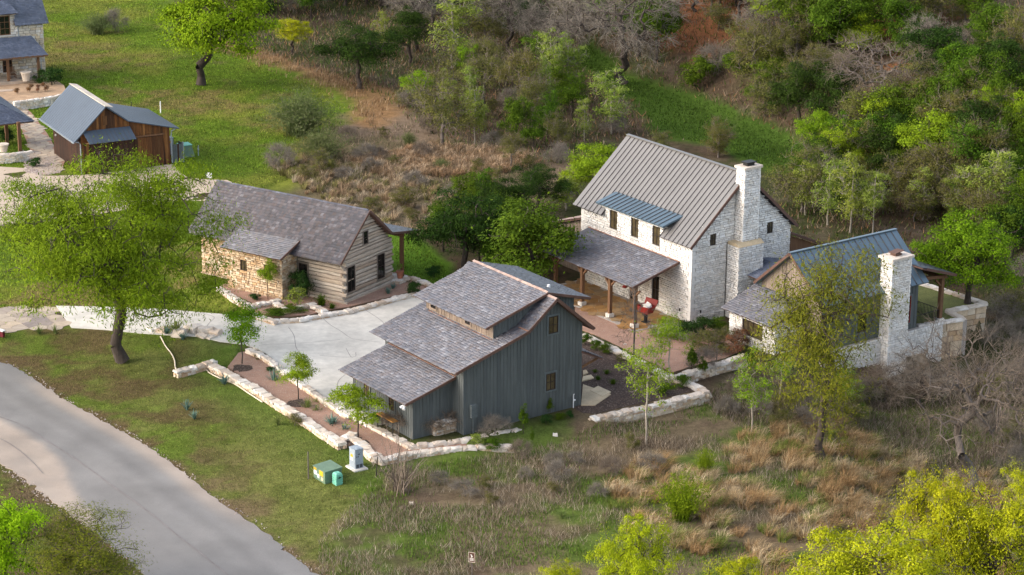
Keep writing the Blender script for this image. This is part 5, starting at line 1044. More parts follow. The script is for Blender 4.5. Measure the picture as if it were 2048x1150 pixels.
def skeleton(rng, H, W, cb, n, lobes=6, lean=(0, 0), wob=.06, shell=.55, D=None, fork=.35, droop=0.0, shape=1.0):
    """trunk, then limbs grown towards points scattered through a lobed crown"""
    D = D or W; ch = H-cb; nodes = []; par = []
    tt = cb+ch*fork; m = 7
    for i in range(m):
        f = i/(m-1); nodes.append(np.array([lean[0]*f**1.3*W, lean[1]*f*W, tt*f])+rng.normal(0, wob*W*.18, 3)*np.array([1, 1, 0])*(f > 0)); par.append(i-1)
    cen = nodes[-1]*np.array([1, 1, 0])+np.array([lean[0]*W*.3, lean[1]*W*.3, cb+ch*.5])
    pts = []
    lc = []
    for i in range(lobes):
        a = 2*math.pi*(i+rng.uniform(-.3, .3))/lobes; zz = rng.uniform(-.75, .75); rr = math.sqrt(max(.05, 1-zz*zz))*rng.uniform(.4, .72)
        lc.append(np.array([math.cos(a)*rr*W/2, math.sin(a)*rr*D/2, zz*ch*.36])); 
    lc.append(np.array([0, 0, ch*.22]))
    while len(pts) < n:
        l = lc[rng.integers(len(lc))]; d = rng.normal(0, 1, 3); d /= np.linalg.norm(d); r = rng.uniform(0, 1)**shell
        p = l+d*r*np.array([W*.26, D*.26, ch*.25]); q = p/np.array([W/2, D/2, ch/2])
        if shape != 1 : 
            zf = (p[2]/ch+.5); lim = max(.05, (1-zf))**(1/shape) if shape < 1 else 1
            if math.hypot(q[0], q[1]) > lim: continue
        if np.dot(q, q) > 1.1: continue
        pts.append(cen+p)
    pts = np.array(pts); pts[:, 2] = np.maximum(pts[:, 2], cb*.8)
    pts = pts[np.argsort(np.linalg.norm((pts-nodes[-1])*np.array([1, 1, .8]), axis=1))]
    N = np.array(nodes); tips = []
    Nl = list(nodes)
    for p in pts:
        A = np.array(Nl); d = np.linalg.norm(A-p, axis=1)+.35*np.maximum(0, A[:, 2]-p[2]); d[:3] += 99 if cb > .5 else 0
        j = int(np.argmin(d)); a = A[j]; L = np.linalg.norm(p-a); md = a*.5+p*.5+rng.normal(0, .13*L, 3)+np.array([0, 0, .08*L-droop*L])
        Nl.append(md); par.append(j); Nl.append(p); par.append(len(Nl)-2); tips.append(len(Nl)-1)
    N = np.array(Nl); par = np.array(par); r = np.zeros(len(N)); ex = 2.35
    acc = np.zeros(len(N)); 
    for i in range(len(N)-1, -1, -1):
        if acc[i] == 0: acc[i] = 1
        if par[i] >= 0: acc[par[i]] += acc[i]
    return N, par, acc, np.array(tips), m
def cards(C, axis, side, ln, wd):
    """leaf-sized four-cornered blades: centre, long axis, cross axis"""
    a = axis*ln[:, None]/2; s = side*wd[:, None]/2
    V = np.stack([C-a, C-a*.1+s, C+a, C-a*.1-s], 1).reshape(-1, 3); n = len(C); return V, (np.arange(n)[:, None]*4+np.arange(4)).astype(np.int32)
def rdir(rng, n):
    d = rng.normal(0, 1, (n, 3)); return d/np.linalg.norm(d, axis=1, keepdims=True)
def leafcloud(rng, tips, cen, per, sig, ln, wd, up=.3, out=.35, flat_=.7, sag=0, solid=.62):
    """foliage in tight sprays: each spray is a puff of leaves that face outwards from it, plus a loose fringe"""
    n = len(tips)*per; n1 = int(n*solid); k = max(4, len(tips)//3); pc = tips[rng.choice(len(tips), k, replace=False)]; pr = sig*rng.uniform(1.15, 2.1, k)
    pi_ = rng.choice(k, n1, p=pr**2/np.sum(pr**2)); d = rdir(rng, n1); d[:, 2] = np.where(d[:, 2] < -.3, -d[:, 2]*.6, d[:, 2]); lump = 1+.28*np.sin(d[:, 0]*5+pi_)*np.cos(d[:, 1]*6+pi_*2)
    C1 = pc[pi_]+d*(pr[pi_]*lump*rng.uniform(.45, 1.12, n1)**.6)[:, None]*np.array([1, 1, flat_*1.1])
    C2 = np.repeat(tips, per, 0)[rng.choice(n, n-n1)]; C2 = C2+rng.normal(0, 1, (len(C2), 3))*np.array([sig, sig, sig*flat_]); C2[:, 2] -= sag*np.abs(rng.normal(0, 1, len(C2)))
    o2 = C2-cen; o2 /= np.linalg.norm(o2, axis=1, keepdims=True)+1e-6; C = np.concatenate([C1, C2]); nr = np.concatenate([d, o2])+rng.normal(0, .45, (n, 3))+np.array([0, 0, .25]); nr /= np.linalg.norm(nr, axis=1, keepdims=True)
    ax = rdir(rng, n)+np.array([0, 0, up]); ax -= nr*np.sum(ax*nr, 1, keepdims=True)*.85; ax /= np.linalg.norm(ax, axis=1, keepdims=True)+1e-6; sd = np.cross(nr, ax); sd /= np.linalg.norm(sd, axis=1, keepdims=True)+1e-6
    f = rng.uniform(.55, 1.4, n); return cards(C, ax, sd, ln*f, wd*f)
PROTO = {}
def proto(key, seed, H, W, cb, n, per, sig, ln, wd, leaf, bark='bark', r0=None, lobes=6, lean=(0, 0), shell=.55, up=.3, out=.35, flat_=.7, sag=0, twig=0, tw=(.5, .02), tipr=.009, k=5, shape=1.0, fork=.35, droop=0, wob=.06, keep=1.0, twm=None, solid=.62):
    rng = np.random.default_rng(seed); N, par, acc, tips, m = skeleton(rng, H, W, cb, n, lobes, lean, wob, shell, None, fork, droop, shape)
    r0 = r0 or H*.028; e = 1/1.85; R = r0*(acc/acc[0])**e*.95; R = np.maximum(R, tipr); R[:m] = np.maximum(R[:m], r0*(1-.45*np.arange(m)/(m-1))); R[0] *= 1.25
    i = np.arange(1, len(N)); ra = np.minimum(R[par[i]], R[i]*1.5); ra[:m-1] = R[par[i]][:m-1]
    V, Fc = frusta(N[par[i]], N[i], ra, R[i]*.92, k); tm = arr_mesh('trunk', V, Fc); tm.materials.append(M[bark])
    tm.polygons.foreach_set('use_smooth', np.ones(len(tm.polygons), bool))
    cen = N[tips].mean(0); T = N[tips]
    if keep < 1: T = T[rng.random(len(T)) < keep]
    parts = []; cm = None
    if per: V, Fc = leafcloud(rng, T, cen-np.array([0, 0, (H-cb)*.25]), per, sig, ln, wd, up, out, flat_, sag, solid); cm = arr_mesh('crown', V, Fc); cm.materials.append(M[leaf])
    xm = None
    if twig:
        B = np.repeat(N[tips], twig, 0); nn = len(B); d = rdir(rng, nn)*.75; o = B-cen; o /= np.linalg.norm(o, axis=1, keepdims=True)+1e-6; d = d+o*.6+np.array([0, 0, up*.5-droop]); d /= np.linalg.norm(d, axis=1, keepdims=True)
        L = rng.uniform(.4, 1.3, nn)*tw[0]; mid = B+d*L[:, None]*.5; d2 = d+rng.normal(0, .35, (nn, 3)); d2 /= np.linalg.norm(d2, axis=1, keepdims=True); E = mid+d2*L[:, None]*.6
        V1, F1 = frusta(B, mid, np.full(nn, tw[1]), np.full(nn, tw[1]*.7), 3); V2, F2 = frusta(mid, E, np.full(nn, tw[1]*.7), np.full(nn, tw[1]*.3), 3)
        d3 = rdir(rng, nn)*.7+d; d3 /= np.linalg.norm(d3, axis=1, keepdims=True); V3, F3 = frusta(mid, mid+d3*L[:, None]*.5, np.full(nn, tw[1]*.6), np.full(nn, tw[1]*.25), 3)
        xm = arr_mesh('twigs', np.concatenate([V1, V2, V3]), np.concatenate([F1, F2+len(V1), F3+len(V1)+len(V2)])); xm.materials.append(M[twm or bark])
    allz = np.concatenate([N[:, 2], [H]])
    allp = N[tips]; ext = (np.percentile(np.abs(allp[:, :2]), 97, axis=0).max()*2+2*sig if len(allp) else W)
    PROTO[key] = dict(trunk=tm, crown=cm, twigs=xm, H=float(np.max(N[:, 2])+sig*.6), W=float(ext))
def stems(key, seed, H, W, n, leaf, seg=4, wd=.03, bend=.35, leafy=0, ll=.07, lw=.03, base=.12, lm=None):
    """multi-stemmed shrub or tussock: blades rising from one foot and arching outwards"""
    rng = np.random.default_rng(seed); V = []; Fq = []
    az = rng.uniform(0, 2*math.pi, n); sp = rng.uniform(0, 1, n)**.7; Ht = H*rng.uniform(.55, 1.05, n)*(1-.35*sp**2); rad = W/2*sp*rng.uniform(.7, 1.1, n); b0 = rng.normal(0, base*W/2, (n, 2))
    t = np.linspace(0, 1, seg+1)[None, :]
    x = b0[:, :1]+np.cos(az)[:, None]*rad[:, None]*(t**(1+bend*2)); y = b0[:, 1:]+np.sin(az)[:, None]*rad[:, None]*(t**(1+bend*2)); z = Ht[:, None]*(t*(1+bend*.5)-bend*.5*t**2*sp[:, None]*1.4)
    P = np.stack([x, y, z], -1)+rng.normal(0, W*.012, (n, seg+1, 3))*t[..., None]
    pa = az+math.pi/2+rng.normal(0, .6, n); sd = np.stack([np.cos(pa), np.sin(pa), np.zeros(n)], 1)[:, None]*(wd*(1-.8*t))[..., None]/2
    L, R_ = P-sd, P+sd; V = np.stack([L, R_], 2).reshape(-1, 3); b = np.arange(n)[:, None]*(seg+1)*2; k = np.arange(seg)[None]*2
    Fq = np.stack([b+k, b+k+1, b+k+3, b+k+2], -1).reshape(-1, 4); m = arr_mesh('stems', V, Fq); m.materials.append(M[leaf]); cm = None
    if leafy:
        tt = rng.uniform(.35, 1, n*leafy); idx_ = np.repeat(np.arange(n), leafy); f = tt*seg; i0 = np.minimum(f.astype(int), seg-1); C = P[idx_, i0]*(1-(f-i0))[:, None]+P[idx_, i0+1]*(f-i0)[:, None]+rng.normal(0, .05*W*.5, (len(tt), 3))
        ax = rdir(rng, len(tt))+np.array([0, 0, .8]); ax /= np.linalg.norm(ax, axis=1, keepdims=True); s2 = np.cross(ax, rdir(rng, len(tt))); s2 /= np.linalg.norm(s2, axis=1, keepdims=True)
        fz = rng.uniform(.6, 1.3, len(tt)); V, Fq = cards(C, ax, s2, ll*fz, lw*fz); cm = arr_mesh('foliage', V, Fq); cm.materials.append(M[lm or leaf])
    PROTO[key] = dict(trunk=m, crown=cm, twigs=None, H=float(np.percentile(P[:, -1, 2], 96)), W=float(np.percentile(np.abs(P[:, :, :2]), 97)*2))
def bush(key, seed, H, W, n, per, leaf, sig, ln, wd, bark='bark', **k):
    proto(key, seed, H, W, H*.06, n, per, sig, ln, wd, leaf, bark, r0=.035+H*.008, lobes=k.pop('lobes', 5), fork=.15, **k)
# prototypes, built at life size
proto('mesq', 1, 11, 13.5, 2.1, 460, 190, .56, .19, .048, 'l_mesq', solid=.55, r0=.34, lobes=14, up=.9, out=.5, shell=.5, twig=2, tw=(.6, .009), twm='bark', wob=.1, k=6, sag=.15)
proto('huis', 2, 10, 8, .8, 330, 72, .46, .19, .045, 'l_huis', solid=.4, r0=.24, lobes=12, up=.6, out=.4, shell=.55, twig=2, tw=(.6, .008), wob=.05, k=6)
for i in range(2): proto(f'oak{i}', 10+i, 8, 9, 1.5, 210, 130, .46, .18, .10, 'l_oak', r0=.32, lobes=10, lean=((-.12, .1)[i], 0), wob=.2, shell=.5, k=6)
for i in range(3): proto(f'yoak{i}', 20+i, 8, 9, 2, 200, 190, .38, .115, .065, 'l_yoak', r0=.28, lobes=10, shell=.45, wob=.15, twig=2, tw=(.8, .013), twm='greytwig')
proto('round', 29, 7, 7.5, .6, 200, 140, .42, .16, .09, 'l_round', r0=.25, lobes=11, shell=.5)
proto('blime', 28, 7, 7, 1, 170, 150, .40, .14, .08, 'l_blime', r0=.2, lobes=9, shell=.45)
for i in range(2): proto(f'lime{i}', 30+i, 6.5, 5.6, 1.0, 120, 125, .38, .15, .075, 'l_lime', r0=.16, lobes=7, shell=.5)
for i in range(3): proto(f'cedar{i}', 40+i, 5.5, 6, .9, 140, 120, .36, .18, .045, 'l_cedar', r0=.18, lobes=8, up=.9, shell=.55)
for i in range(3): proto(f'green{i}', 50+i, 5.5, 5, .7, 110, 105, .36, .15, .075, 'l_green', r0=.14, lobes=7, up=.5)
for i in range(3): proto(f'aspen{i}', 60+i, 7, 3.4, .6, 100, 48, .30, .14, .085, 'l_pale', 'palebark', r0=.085, lobes=5, fork=.75, up=.5, twig=3, tw=(.5, .010), droop=-.25)
for i in range(3): proto(f'olive{i}', 70+i, 5, 5.2, .6, 120, 70, .36, .13, .045, 'l_olive', 'greybark', r0=.12, lobes=7, up=.6, twig=4, tw=(.6, .011), twm='browntwig')
for i in range(3): proto(f'bare{i}', 80+i, 8, 9, 1.6, 230, 0, .3, .1, .1, 'l_olive', 'bark', r0=.24, lobes=9, shell=.6, twig=9, tw=(.95, .012), twm='greytwig', wob=.2, k=6)
proto('deadtree', 87, 8.6, 9.6, 1.5, 210, 0, .3, .1, .1, 'l_olive', 'greybark', r0=.26, lobes=11, shell=.5, twig=7, tw=(1.1, .013), twm='browntwig', wob=.25, k=6)
for i in range(2): proto(f'young{i}', 90+i, 4.4, 3.3, 1.3, 90, 75, .28, .13, .06, 'l_lime' if i else 'l_oak', r0=.06, lobes=6, up=.2, sag=.08)
for i in range(2): proto(f'sapling{i}', 94+i, 7.5, 3.6, .8, 80, 48, .22, .105, .075, 'l_lime', 'palebark', r0=.07, lobes=8, fork=.45, solid=.3, up=.2, twig=2, tw=(.45, .010))
proto('baresap', 97, 7, 3, 1.2, 60, 0, .2, .1, .1, 'l_olive', 'greybark', r0=.07, lobes=4, fork=.8, twig=6, tw=(.5, .009), twm='browntwig', droop=-.3)
proto('column', 98, 2.2, .9, .05, 40, 60, .13, .13, .035, 'l_green', r0=.03, lobes=3, up=1.2, fork=.8)
for i in range(3): bush(f'gbush{i}', 100+i, 2.2, 2.8, 55, 90, 'l_green', .24, .12, .06, up=.5)
for i in range(2): bush(f'dbush{i}', 110+i, 1.5, 2, 45, 90, 'l_dark', .2, .10, .05, up=.5)
for i in range(2): bush(f'lbush{i}', 115+i, 3, 3.4, 60, 95, 'l_lime', .28, .13, .07, up=.4)
for i in range(2): bush(f'pbush{i}', 118+i, 2.2, 2, 40, 26, 'l_pale', .22, .16, .10, bark='palebark', up=.4, twig=3, tw=(.4, .01))
for i in range(3): bush(f'tbush{i}', 120+i, 1.9, 3, 90, 0, 'l_olive', .2, .1, .1, bark='greybark', twig=11, tw=(.6, .009), twm=('greytwig', 'browntwig', 'greytwig')[i])
for i in range(2): bush(f'obush{i}', 125+i, 2.3, 3, 80, 55, 'l_olive', .26, .11, .045, bark='greybark', twig=4, tw=(.5, .009), twm='browntwig')
bush('rbush', 128, 1.4, 1.6, 40, 40, 'l_rust', .18, .10, .06, bark='browntwig', twig=6, tw=(.4, .008))
stems('broom', 130, 3.6, 7, 420, 'l_broom', wd=.05, leafy=16, ll=.24, lw=.055, bend=.3)
stems('greenbroom', 131, 2.6, 3.6, 260, 'l_mesq', wd=.03, leafy=14, ll=.16, lw=.04, bend=.25)
stems('rustgrass', 132, 1.25, 1.9, 260, 'l_rust' if False else 'l_broom', wd=.02, bend=.5)
stems('agave', 133, .75, 1.15, 46, 'l_agave', wd=.09, bend=.12, seg=3, base=.05); stems('yucca', 134, .7, .95, 70, 'l_yucca', wd=.045, bend=.2, seg=3, base=.1); stems('tuftgreen', 135, .5, .9, 120, 'l_green', wd=.03, bend=.4, seg=3, leafy=2)
stems('bareshrub', 136, 3.6, 3.6, 46, 'browntwig', wd=.05, bend=.15, seg=5, leafy=14, ll=.5, lw=.012, base=.1)
PROTO['bareshrub']['twigs'] = PROTO['bareshrub']['crown']; PROTO['bareshrub']['crown'] = None; PROTO['bareshrub']['twigs'].name = 'twigs'
NV = 0
def veg(kind, px, py, hpx, wpx, name, label, cat='tree', group=None, rz=None, pos=None, dz=0.0):
    """one plant standing at a ground point; its size is given by how tall and wide it looks there"""
    global NV; NV += 1; P_ = PROTO[kind]; p = np.array(pos, float) if pos is not None else G(px, py); p = p+np.array([0, 0, dz]); d = depth(p); sc = d/F_PX
    sz = hpx*sc/P_['H']/math.cos(PITCH); sx = wpx*sc/P_['W']
    t = thing(name, label, cat, p, (NV*2.399) % 6.283 if rz is None else rz, group); t.scale = (sx, sx, sz)
    tree = name.endswith('tree') or name.endswith('sapling') or name.endswith('oak') or name.endswith('cedar')
    for k, nm in (('trunk', 'trunk' if P_['twigs'] or P_['crown'] else 'blades'), ('twigs', 'twigs'), ('crown', 'crown')):
        if P_[k] is None: continue
        if P_['crown'] is None and P_['twigs'] is None: nm = 'blades'
        o = bpy.data.objects.new(nm, P_[k]); COL.objects.link(o); o.parent = t
        if nm in ('twigs', 'blades'): o['kind'] = 'stuff'
    return t
# ------------------------------------------------------------------ the plants, one by one
veg('mesq', 246, 724, 425, 430, 'mesquite_tree', 'big spreading yellow-green tree beside the driveway mouth at the left', rz=.6)
veg('oak0', 402, 170, 215, 275, 'oak_tree', 'bright green oak with a leaning trunk in the upper lawn', rz=2.9)
veg('cedar0', 718, 178, 128, 160, 'cedar_tree', 'round dark cedar on a bare trunk at the edge of the rust grass', rz=.5)
veg('yoak0', 585, 108, 70, 75, 'small_oak_tree', 'small yellow-leaved tree above the rust-coloured grass strip')
veg('broom', 600, 268, 85, 130, 'broom_shrub', 'large grey-green feathery shrub in the open meadow', 'shrub'); veg('broom', 645, 320, 62, 100, 'broom_shrub', 'smaller grey-green feathery shrub below the large one', 'shrub')
veg('broom', 195, 68, 42, 60, 'broom_shrub', 'thin green shrub beside the ashlar house lawn', 'shrub'); veg('tbush0', 232, 62, 40, 50, 'twig_shrub', 'dark twiggy shrub in the upper left lawn', 'shrub')
veg('olive0', 885, 290, 160, 165, 'olive_tree', 'broad yellow-olive shrubby tree in the valley behind the cabin')
veg('aspen0', 905, 135, 150, 105, 'pale_tree', 'pale barked tree with thin forked limbs and sparse yellow leaves'); veg('aspen1', 770, 105, 80, 45, 'pale_tree', 'thin pale tree just right of the round cedar')
veg('olive1', 1040, 235, 140, 95, 'pale_tree', 'tan-green tree left of the slender pale poplar')
veg('aspen2', 1100, 195, 135, 60, 'poplar_tree', 'slender pale green poplar above the valley'); veg('aspen0', 1222, 268, 128, 85, 'poplar_tree', 'pale poplar with upright shoots at the end of the grass strip')
veg('lime0', 938, 180, 95, 55, 'green_tree', 'narrow bright green tree behind the yellow-olive tree'); veg('green0', 1032, 300, 108, 66, 'green_tree', 'dark fresh green tree in the valley beside the poplar'); veg('green1', 1096, 275, 90, 60, 'green_tree', 'dark fresh green tree right of its twin in the valley')
veg('bare0', 1250, 168, 215, 280, 'bare_tree', 'big grey leafless tree at the top end of the grass strip'); veg('bare1', 1120, 120, 150, 190, 'bare_tree', 'grey leafless tree on the ridge left of the big one')
veg('green2', 1313, 125, 160, 120, 'dark_tree', 'dark trunked tree standing on the red bank')
veg('lime1', 1195, 405, 118, 125, 'lime_tree', 'bright yellow-green tree behind the far eave of the stone house'); veg('lime0', 1152, 392, 80, 70, 'lime_tree', 'smaller yellow-green tree left of the stone house roof')
veg('cedar1', 1078, 428, 100, 115, 'cedar_tree', 'dark cedar left of the stone house side wing'); veg('cedar2', 985, 470, 105, 120, 'cedar_tree', 'dark cedar between the cabin and the barn, further back')
veg('cedar0', 930, 560, 180, 195, 'cedar_tree', 'large dark cedar behind the barn beside the cabin lawn', rz=1.2); veg('green0', 1060, 600, 195, 215, 'green_tree', 'leafy mid-green tree filling the gap behind the barn', rz=2)
veg('pbush0', 1132, 420, 62, 66, 'pale_tree', 'small pale-leaved tree left of the stone house eave')
veg('olive2', 1437, 315, 78, 80, 'olive_tree', 'drab olive bush above the stone house ridge'); 
veg('deadtree', 1772, 222, 130, 250, 'dead_tree', 'dead grey tree with a broken top on the slope', rz=3.4)
veg('lime0', 1745, 335, 150, 135, 'lime_tree', 'bright green leafy tree above the aspens on the right'); veg('lime1', 1632, 330, 110, 85, 'lime_tree', 'bright green tree at the right end of the grass strip'); veg('lime0', 1905, 200, 110, 85, 'lime_tree', 'fresh green tree in the upper right wood'); veg('green1', 1955, 215, 105, 100, 'green_tree', 'green tree near the right edge of the wooded slope'); veg('green2', 1530, 215, 70, 95, 'green_tree', 'dense green bush above the right end of the strip')
veg('green0', 1855, 330, 95, 110, 'green_tree', 'dark green tree right of the bright one on the slope')
for i, (x, y, h, w_) in enumerate([(1655,450,140,70),(1700,465,155,75),(1745,470,130,60),(1610,430,110,60),(1845,440,105,70),(1985,450,150,110),(1900,420,95,60)]):
    veg(f'aspen{i % 3}', x, y, h, w_, 'aspen_tree', ['pale aspen behind the wing roof, second from the left','tallest pale aspen behind the blue wing roof','pale aspen over the right end of the wing roof','leftmost pale aspen, next to the stone gable','pale aspen behind the wing porch','broad pale aspen at the right edge','slim pale aspen above the round tree'][i], group='aspens behind the wing')
veg('round', 1935, 608, 172, 205, 'round_tree', 'full round bright green tree beyond the patio wall', rz=1); veg('dbush0', 1860, 560, 70, 90, 'dark_shrub', 'dark shrub in the shade of the round tree', 'shrub')
veg('huis', 1642, 918, 425, 262, 'huisache_tree', 'tall feathery olive tree in front of the stone wing', rz=.4)
veg('deadtree', 1925, 990, 330, 290, 'bare_tree', 'large leafless tree at the right in the rust grass', rz=.3); veg('bare2', 1845, 815, 110, 150, 'bare_tree', 'grey leafless tree before the white patio wall'); veg('tbush1', 1770, 800, 60, 120, 'twig_shrub', 'twiggy brown shrub under the olive tree', 'shrub')
veg('sapling0', 1292, 888, 240, 100, 'sapling', 'light-barked sapling before the mulch bed wall'); veg('sapling1', 1503, 868, 175, 95, 'sapling', 'light-barked sapling left of the tall olive tree'); veg('baresap', 1266, 742, 185, 85, 'sapling', 'leafless dark sapling beside the porch steps'); veg('sapling0', 1338, 765, 150, 85, 'sapling', 'thin sapling with few pale leaves in the gravel court'); veg('sapling1', 1690, 832, 110, 60, 'sapling', 'light sapling right of the olive tree trunk')
veg('sapling1', 1560, 800, 120, 70, 'sapling', 'young tree against the white lean-to corner')
veg('young0', 484, 735, 132, 95, 'young_tree', 'young round tree at the top of the gravel bed', group='young trees in the gravel bed'); veg('young1', 597, 806, 98, 82, 'young_tree', 'young round tree in the middle of the gravel bed', group='young trees in the gravel bed'); veg('young1', 716, 884, 118, 112, 'young_tree', 'young feathery tree in front of the barn lean-to', group='young trees in the gravel bed', rz=4)
veg('young1', 536, 600, 82, 40, 'sapling', 'slim lime-green sapling against the cabin lean-to')
# near oaks whose crowns rise into the bottom of the frame
for i, (k, x, y, h, w_, l) in enumerate([('yoak0', 1275, 1290, 250, 170, 'yellow-green oak crown rising at the bottom centre'), ('yoak1', 1450, 1320, 220, 170, 'low yellow oak right of the bottom-centre crown'), ('yoak2', 1860, 1240, 305, 190, 'tall yellow oak below the bare tree'), ('yoak0', 1730, 1330, 268, 330, 'broad yellow oak at the bottom right'), ('yoak1', 1985, 1290, 318, 290, 'yellow-green oak in the bottom right corner'), ('yoak2', 1112, 1250, 130, 110, 'small yellow treetop at the bottom edge'), ('blime', 15, 1215, 232, 180, 'lime-green tree in the bottom left corner'), ('yoak2', 2060, 1120, 200, 130, 'yellow-green tree cut by the right edge')]):
    veg(k, x, y, h, w_, 'oak_tree', l, rz=i*1.7+.3)
veg('huis', 165, 1215, 190, 240, 'olive_tree', 'olive-yellow tree beside the lane at the bottom left', rz=2)
# around the houses
for i, (k, x, y, h, w_, l) in enumerate([
 ('dbush0', 604, 600, 58, 52, 'dark glossy shrub at the cabin door'), ('pbush0', 594, 612, 34, 46, 'silvery shrub before the dark one at the cabin door'), ('gbush0', 552, 628, 12, 60, 'low bright green cover in the planter before the cabin, left'), ('gbush1', 590, 624, 12, 56, 'low bright green cover in the planter before the cabin, right'), ('dbush1', 508, 600, 14, 26, 'small dark shrub under the cabin lean-to wall'), ('tuftgreen', 642, 612, 26, 30, 'green tuft near the cabin corner'), ('tuftgreen', 664, 618, 14, 18, 'small olive tuft right of the green one'), ('dbush1', 827, 592, 32, 36, 'clipped round bush at the end of the kerb wall'), ('agave', 776, 588, 16, 18, 'blue agave by the cabin gable, nearer'), ('agave', 786, 578, 15, 16, 'blue agave by the cabin gable, further'), ('dbush1', 868, 555, 24, 34, 'low dark bush at the rear lawn'),
 ('lbush0', 1330, 672, 34, 60, 'dark green bush below the porch end') , ('dbush0', 1365, 680, 42, 70, 'dark evergreen bush at the stone house corner'), ('dbush1', 1405, 672, 38, 60, 'dark evergreen bush along the stone gable'), ('gbush0', 1435, 668, 34, 52, 'bright green bush between the gable and lean-to'), ('obush0', 1415, 700, 36, 90, 'dry olive bush before the evergreen hedge'), ('obush1', 1445, 695, 36, 50, 'dry olive bush by the lean-to corner'), ('rbush', 1468, 708, 34, 52, 'rust-leaved shrub under the lean-to window'), ('rbush', 1485, 690, 34, 40, 'purple-brown shrub against the lean-to wall'),
 ('column', 1383, 752, 70, 22, 'narrow upright juniper in the court'), ('column', 1405, 757, 46, 20, 'shorter upright juniper in the court'), ('column', 1500, 745, 52, 30, 'upright dark juniper at the white lean-to'), ('baresap', 1432, 742, 60, 50, 'little leafless tree in the court wall corner'), ('tbush2', 1400, 740, 40, 60, 'brown twiggy shrub beside the junipers'),
 ('column', 1047, 868, 62, 20, 'upright green juniper before the barn gable'), ('column', 1064, 893, 42, 10, 'thin upright juniper in the weeds'), ('column', 1100, 828, 34, 16, 'small juniper against the barn gable'),
 ('dbush0', 1140, 838, 18, 22, 'dark tuft at the barn corner standpipe'), ('dbush1', 1092, 850, 22, 30, 'dark weed clump below the barn gable'), ('gbush0', 1120, 838, 12, 30, 'low green weed by the barn corner'),
 ('gbush1', 1172, 690, 24, 24, 'green bush at the barn rear corner'), ('gbush2', 1192, 700, 20, 26, 'green bush second along the court wall'), ('gbush0', 1210, 706, 22, 32, 'green bush third along the court wall'), ('obush0', 1240, 722, 14, 22, 'drab low shrub in the mulch'),
 ('tuftgreen', 1196, 760, 10, 14, 'small green plant in the mulch, left'), ('tuftgreen', 1214, 748, 10, 16, 'small green plant in the mulch, middle'), ('tuftgreen', 1226, 768, 12, 16, 'small green plant in the mulch, right'), ('tuftgreen', 1190, 745, 8, 12, 'tiny green plant nearest the barn in the mulch'), ('gbush1', 1330, 790, 24, 40, 'green weed patch inside the mulch bed corner'), ('gbush2', 1365, 775, 26, 36, 'green weed patch beside the court wall end'),
 ('agave', 548, 768, 34, 26, 'tall blue agave in the gravel bed'), ('agave', 560, 752, 26, 22, 'blue agave behind the tall one'), ('yucca', 615, 822, 30, 32, 'green yucca left of its neighbours in the gravel'), ('yucca', 633, 828, 20, 26, 'small yellowish yucca between the others'), ('yucca', 655, 820, 28, 26, 'green yucca right of its neighbours in the gravel'), ('yucca', 633, 812, 18, 18, 'green yucca at the back of the group'), ('agave', 664, 855, 30, 34, 'blue agave near the jog of the front wall'), ('agave', 690, 866, 22, 24, 'blue agave beside the feathery young tree'), ('obush1', 518, 720, 14, 26, 'low brownish shrub at the driveway edging'), ('dbush1', 540, 748, 16, 24, 'dark mound in the gravel bed'), ('obush0', 590, 852, 26, 40, 'grey shrub outside the front wall'), ('yucca', 555, 850, 22, 20, 'yucca in the lawn outside the front wall'), ('agave', 449, 768, 20, 26, 'blue agave at the outer foot of the front wall'), ('agave', 374, 820, 24, 20, 'pale agave in the front lawn, left'), ('agave', 389, 838, 20, 20, 'pale agave in the front lawn, right'),
 ('yucca', 352, 668, 34, 40, 'spiky grass clump in the ledge boulders'), ('agave', 365, 680, 16, 22, 'blue agave in front of the ledge boulders'), ('agave', 334, 668, 18, 24, 'blue agave left of the ledge boulders'), ('yucca', 110, 668, 20, 18, 'grassy clump along the flagstone apron, right'), ('yucca', 78, 668, 18, 20, 'grassy clump along the flagstone apron, left'),
 ('gbush1', 985, 900, 22, 44, 'green weeds growing over the lower garden wall'), ('pbush1', 955, 890, 22, 30, 'pale weed between the two front walls'), ('bareshrub', 800, 985, 135, 110, 'bare many-stemmed shrub in front of the front wall'), ('tbush1', 880, 862, 40, 90, 'brown bare twigs along the foot of the barn lean-to'), ('tbush2', 990, 868, 34, 70, 'grey bare twigs below the barn meter box'), ('tbush1', 800, 862, 40, 70, 'brown bare twigs behind the inner wall'), ('lbush1', 745, 850, 24, 40, 'green growth on the inner wall'),
 ('dbush0', 104, 176, 42, 44, 'dark clipped evergreen at the ashlar house corner'), ('dbush1', 84, 172, 34, 30, 'dark evergreen against the ashlar wall'), ('rbush', 60, 184, 16, 14, 'reddish round shrub on the terrace, middle'), ('rbush', 90, 182, 16, 16, 'reddish round shrub on the terrace, right'), ('rbush', 34, 188, 12, 12, 'reddish round shrub on the terrace, left'), ('rbush', 76, 184, 14, 10, 'small olive shrub on the terrace'), ('dbush1', 72, 334, 20, 28, 'dark grassy clump beside the flagstone walk'), ('dbush0', 14, 285, 30, 50, 'dark shrub under the pavilion roof'),
 ('gbush0', 1825, 618, 30, 30, 'green shrub inside the patio wall corner'), ('dbush1', 1780, 650, 20, 40, 'dark planting along the patio railing'), ('greenbroom', 1362, 1040, 100, 100, 'tall green broom-like shrub in the rust grass'), ('greenbroom', 1410, 950, 60, 40, 'thin green broom shrub above the tall one'), ('obush1', 1700, 850, 40, 80, 'drab shrub right of the olive trunk'), ('gbush2', 1720, 840, 34, 30, 'green shrub below the white wing wall'), ('yucca', 1125, 1035, 20, 28, 'spiky yucca in the dry foreground'), ('pbush0', 800, 552, 14, 14, 'small green plant growing in the terracotta pot'),
 ]):
    z = dict(); p = None
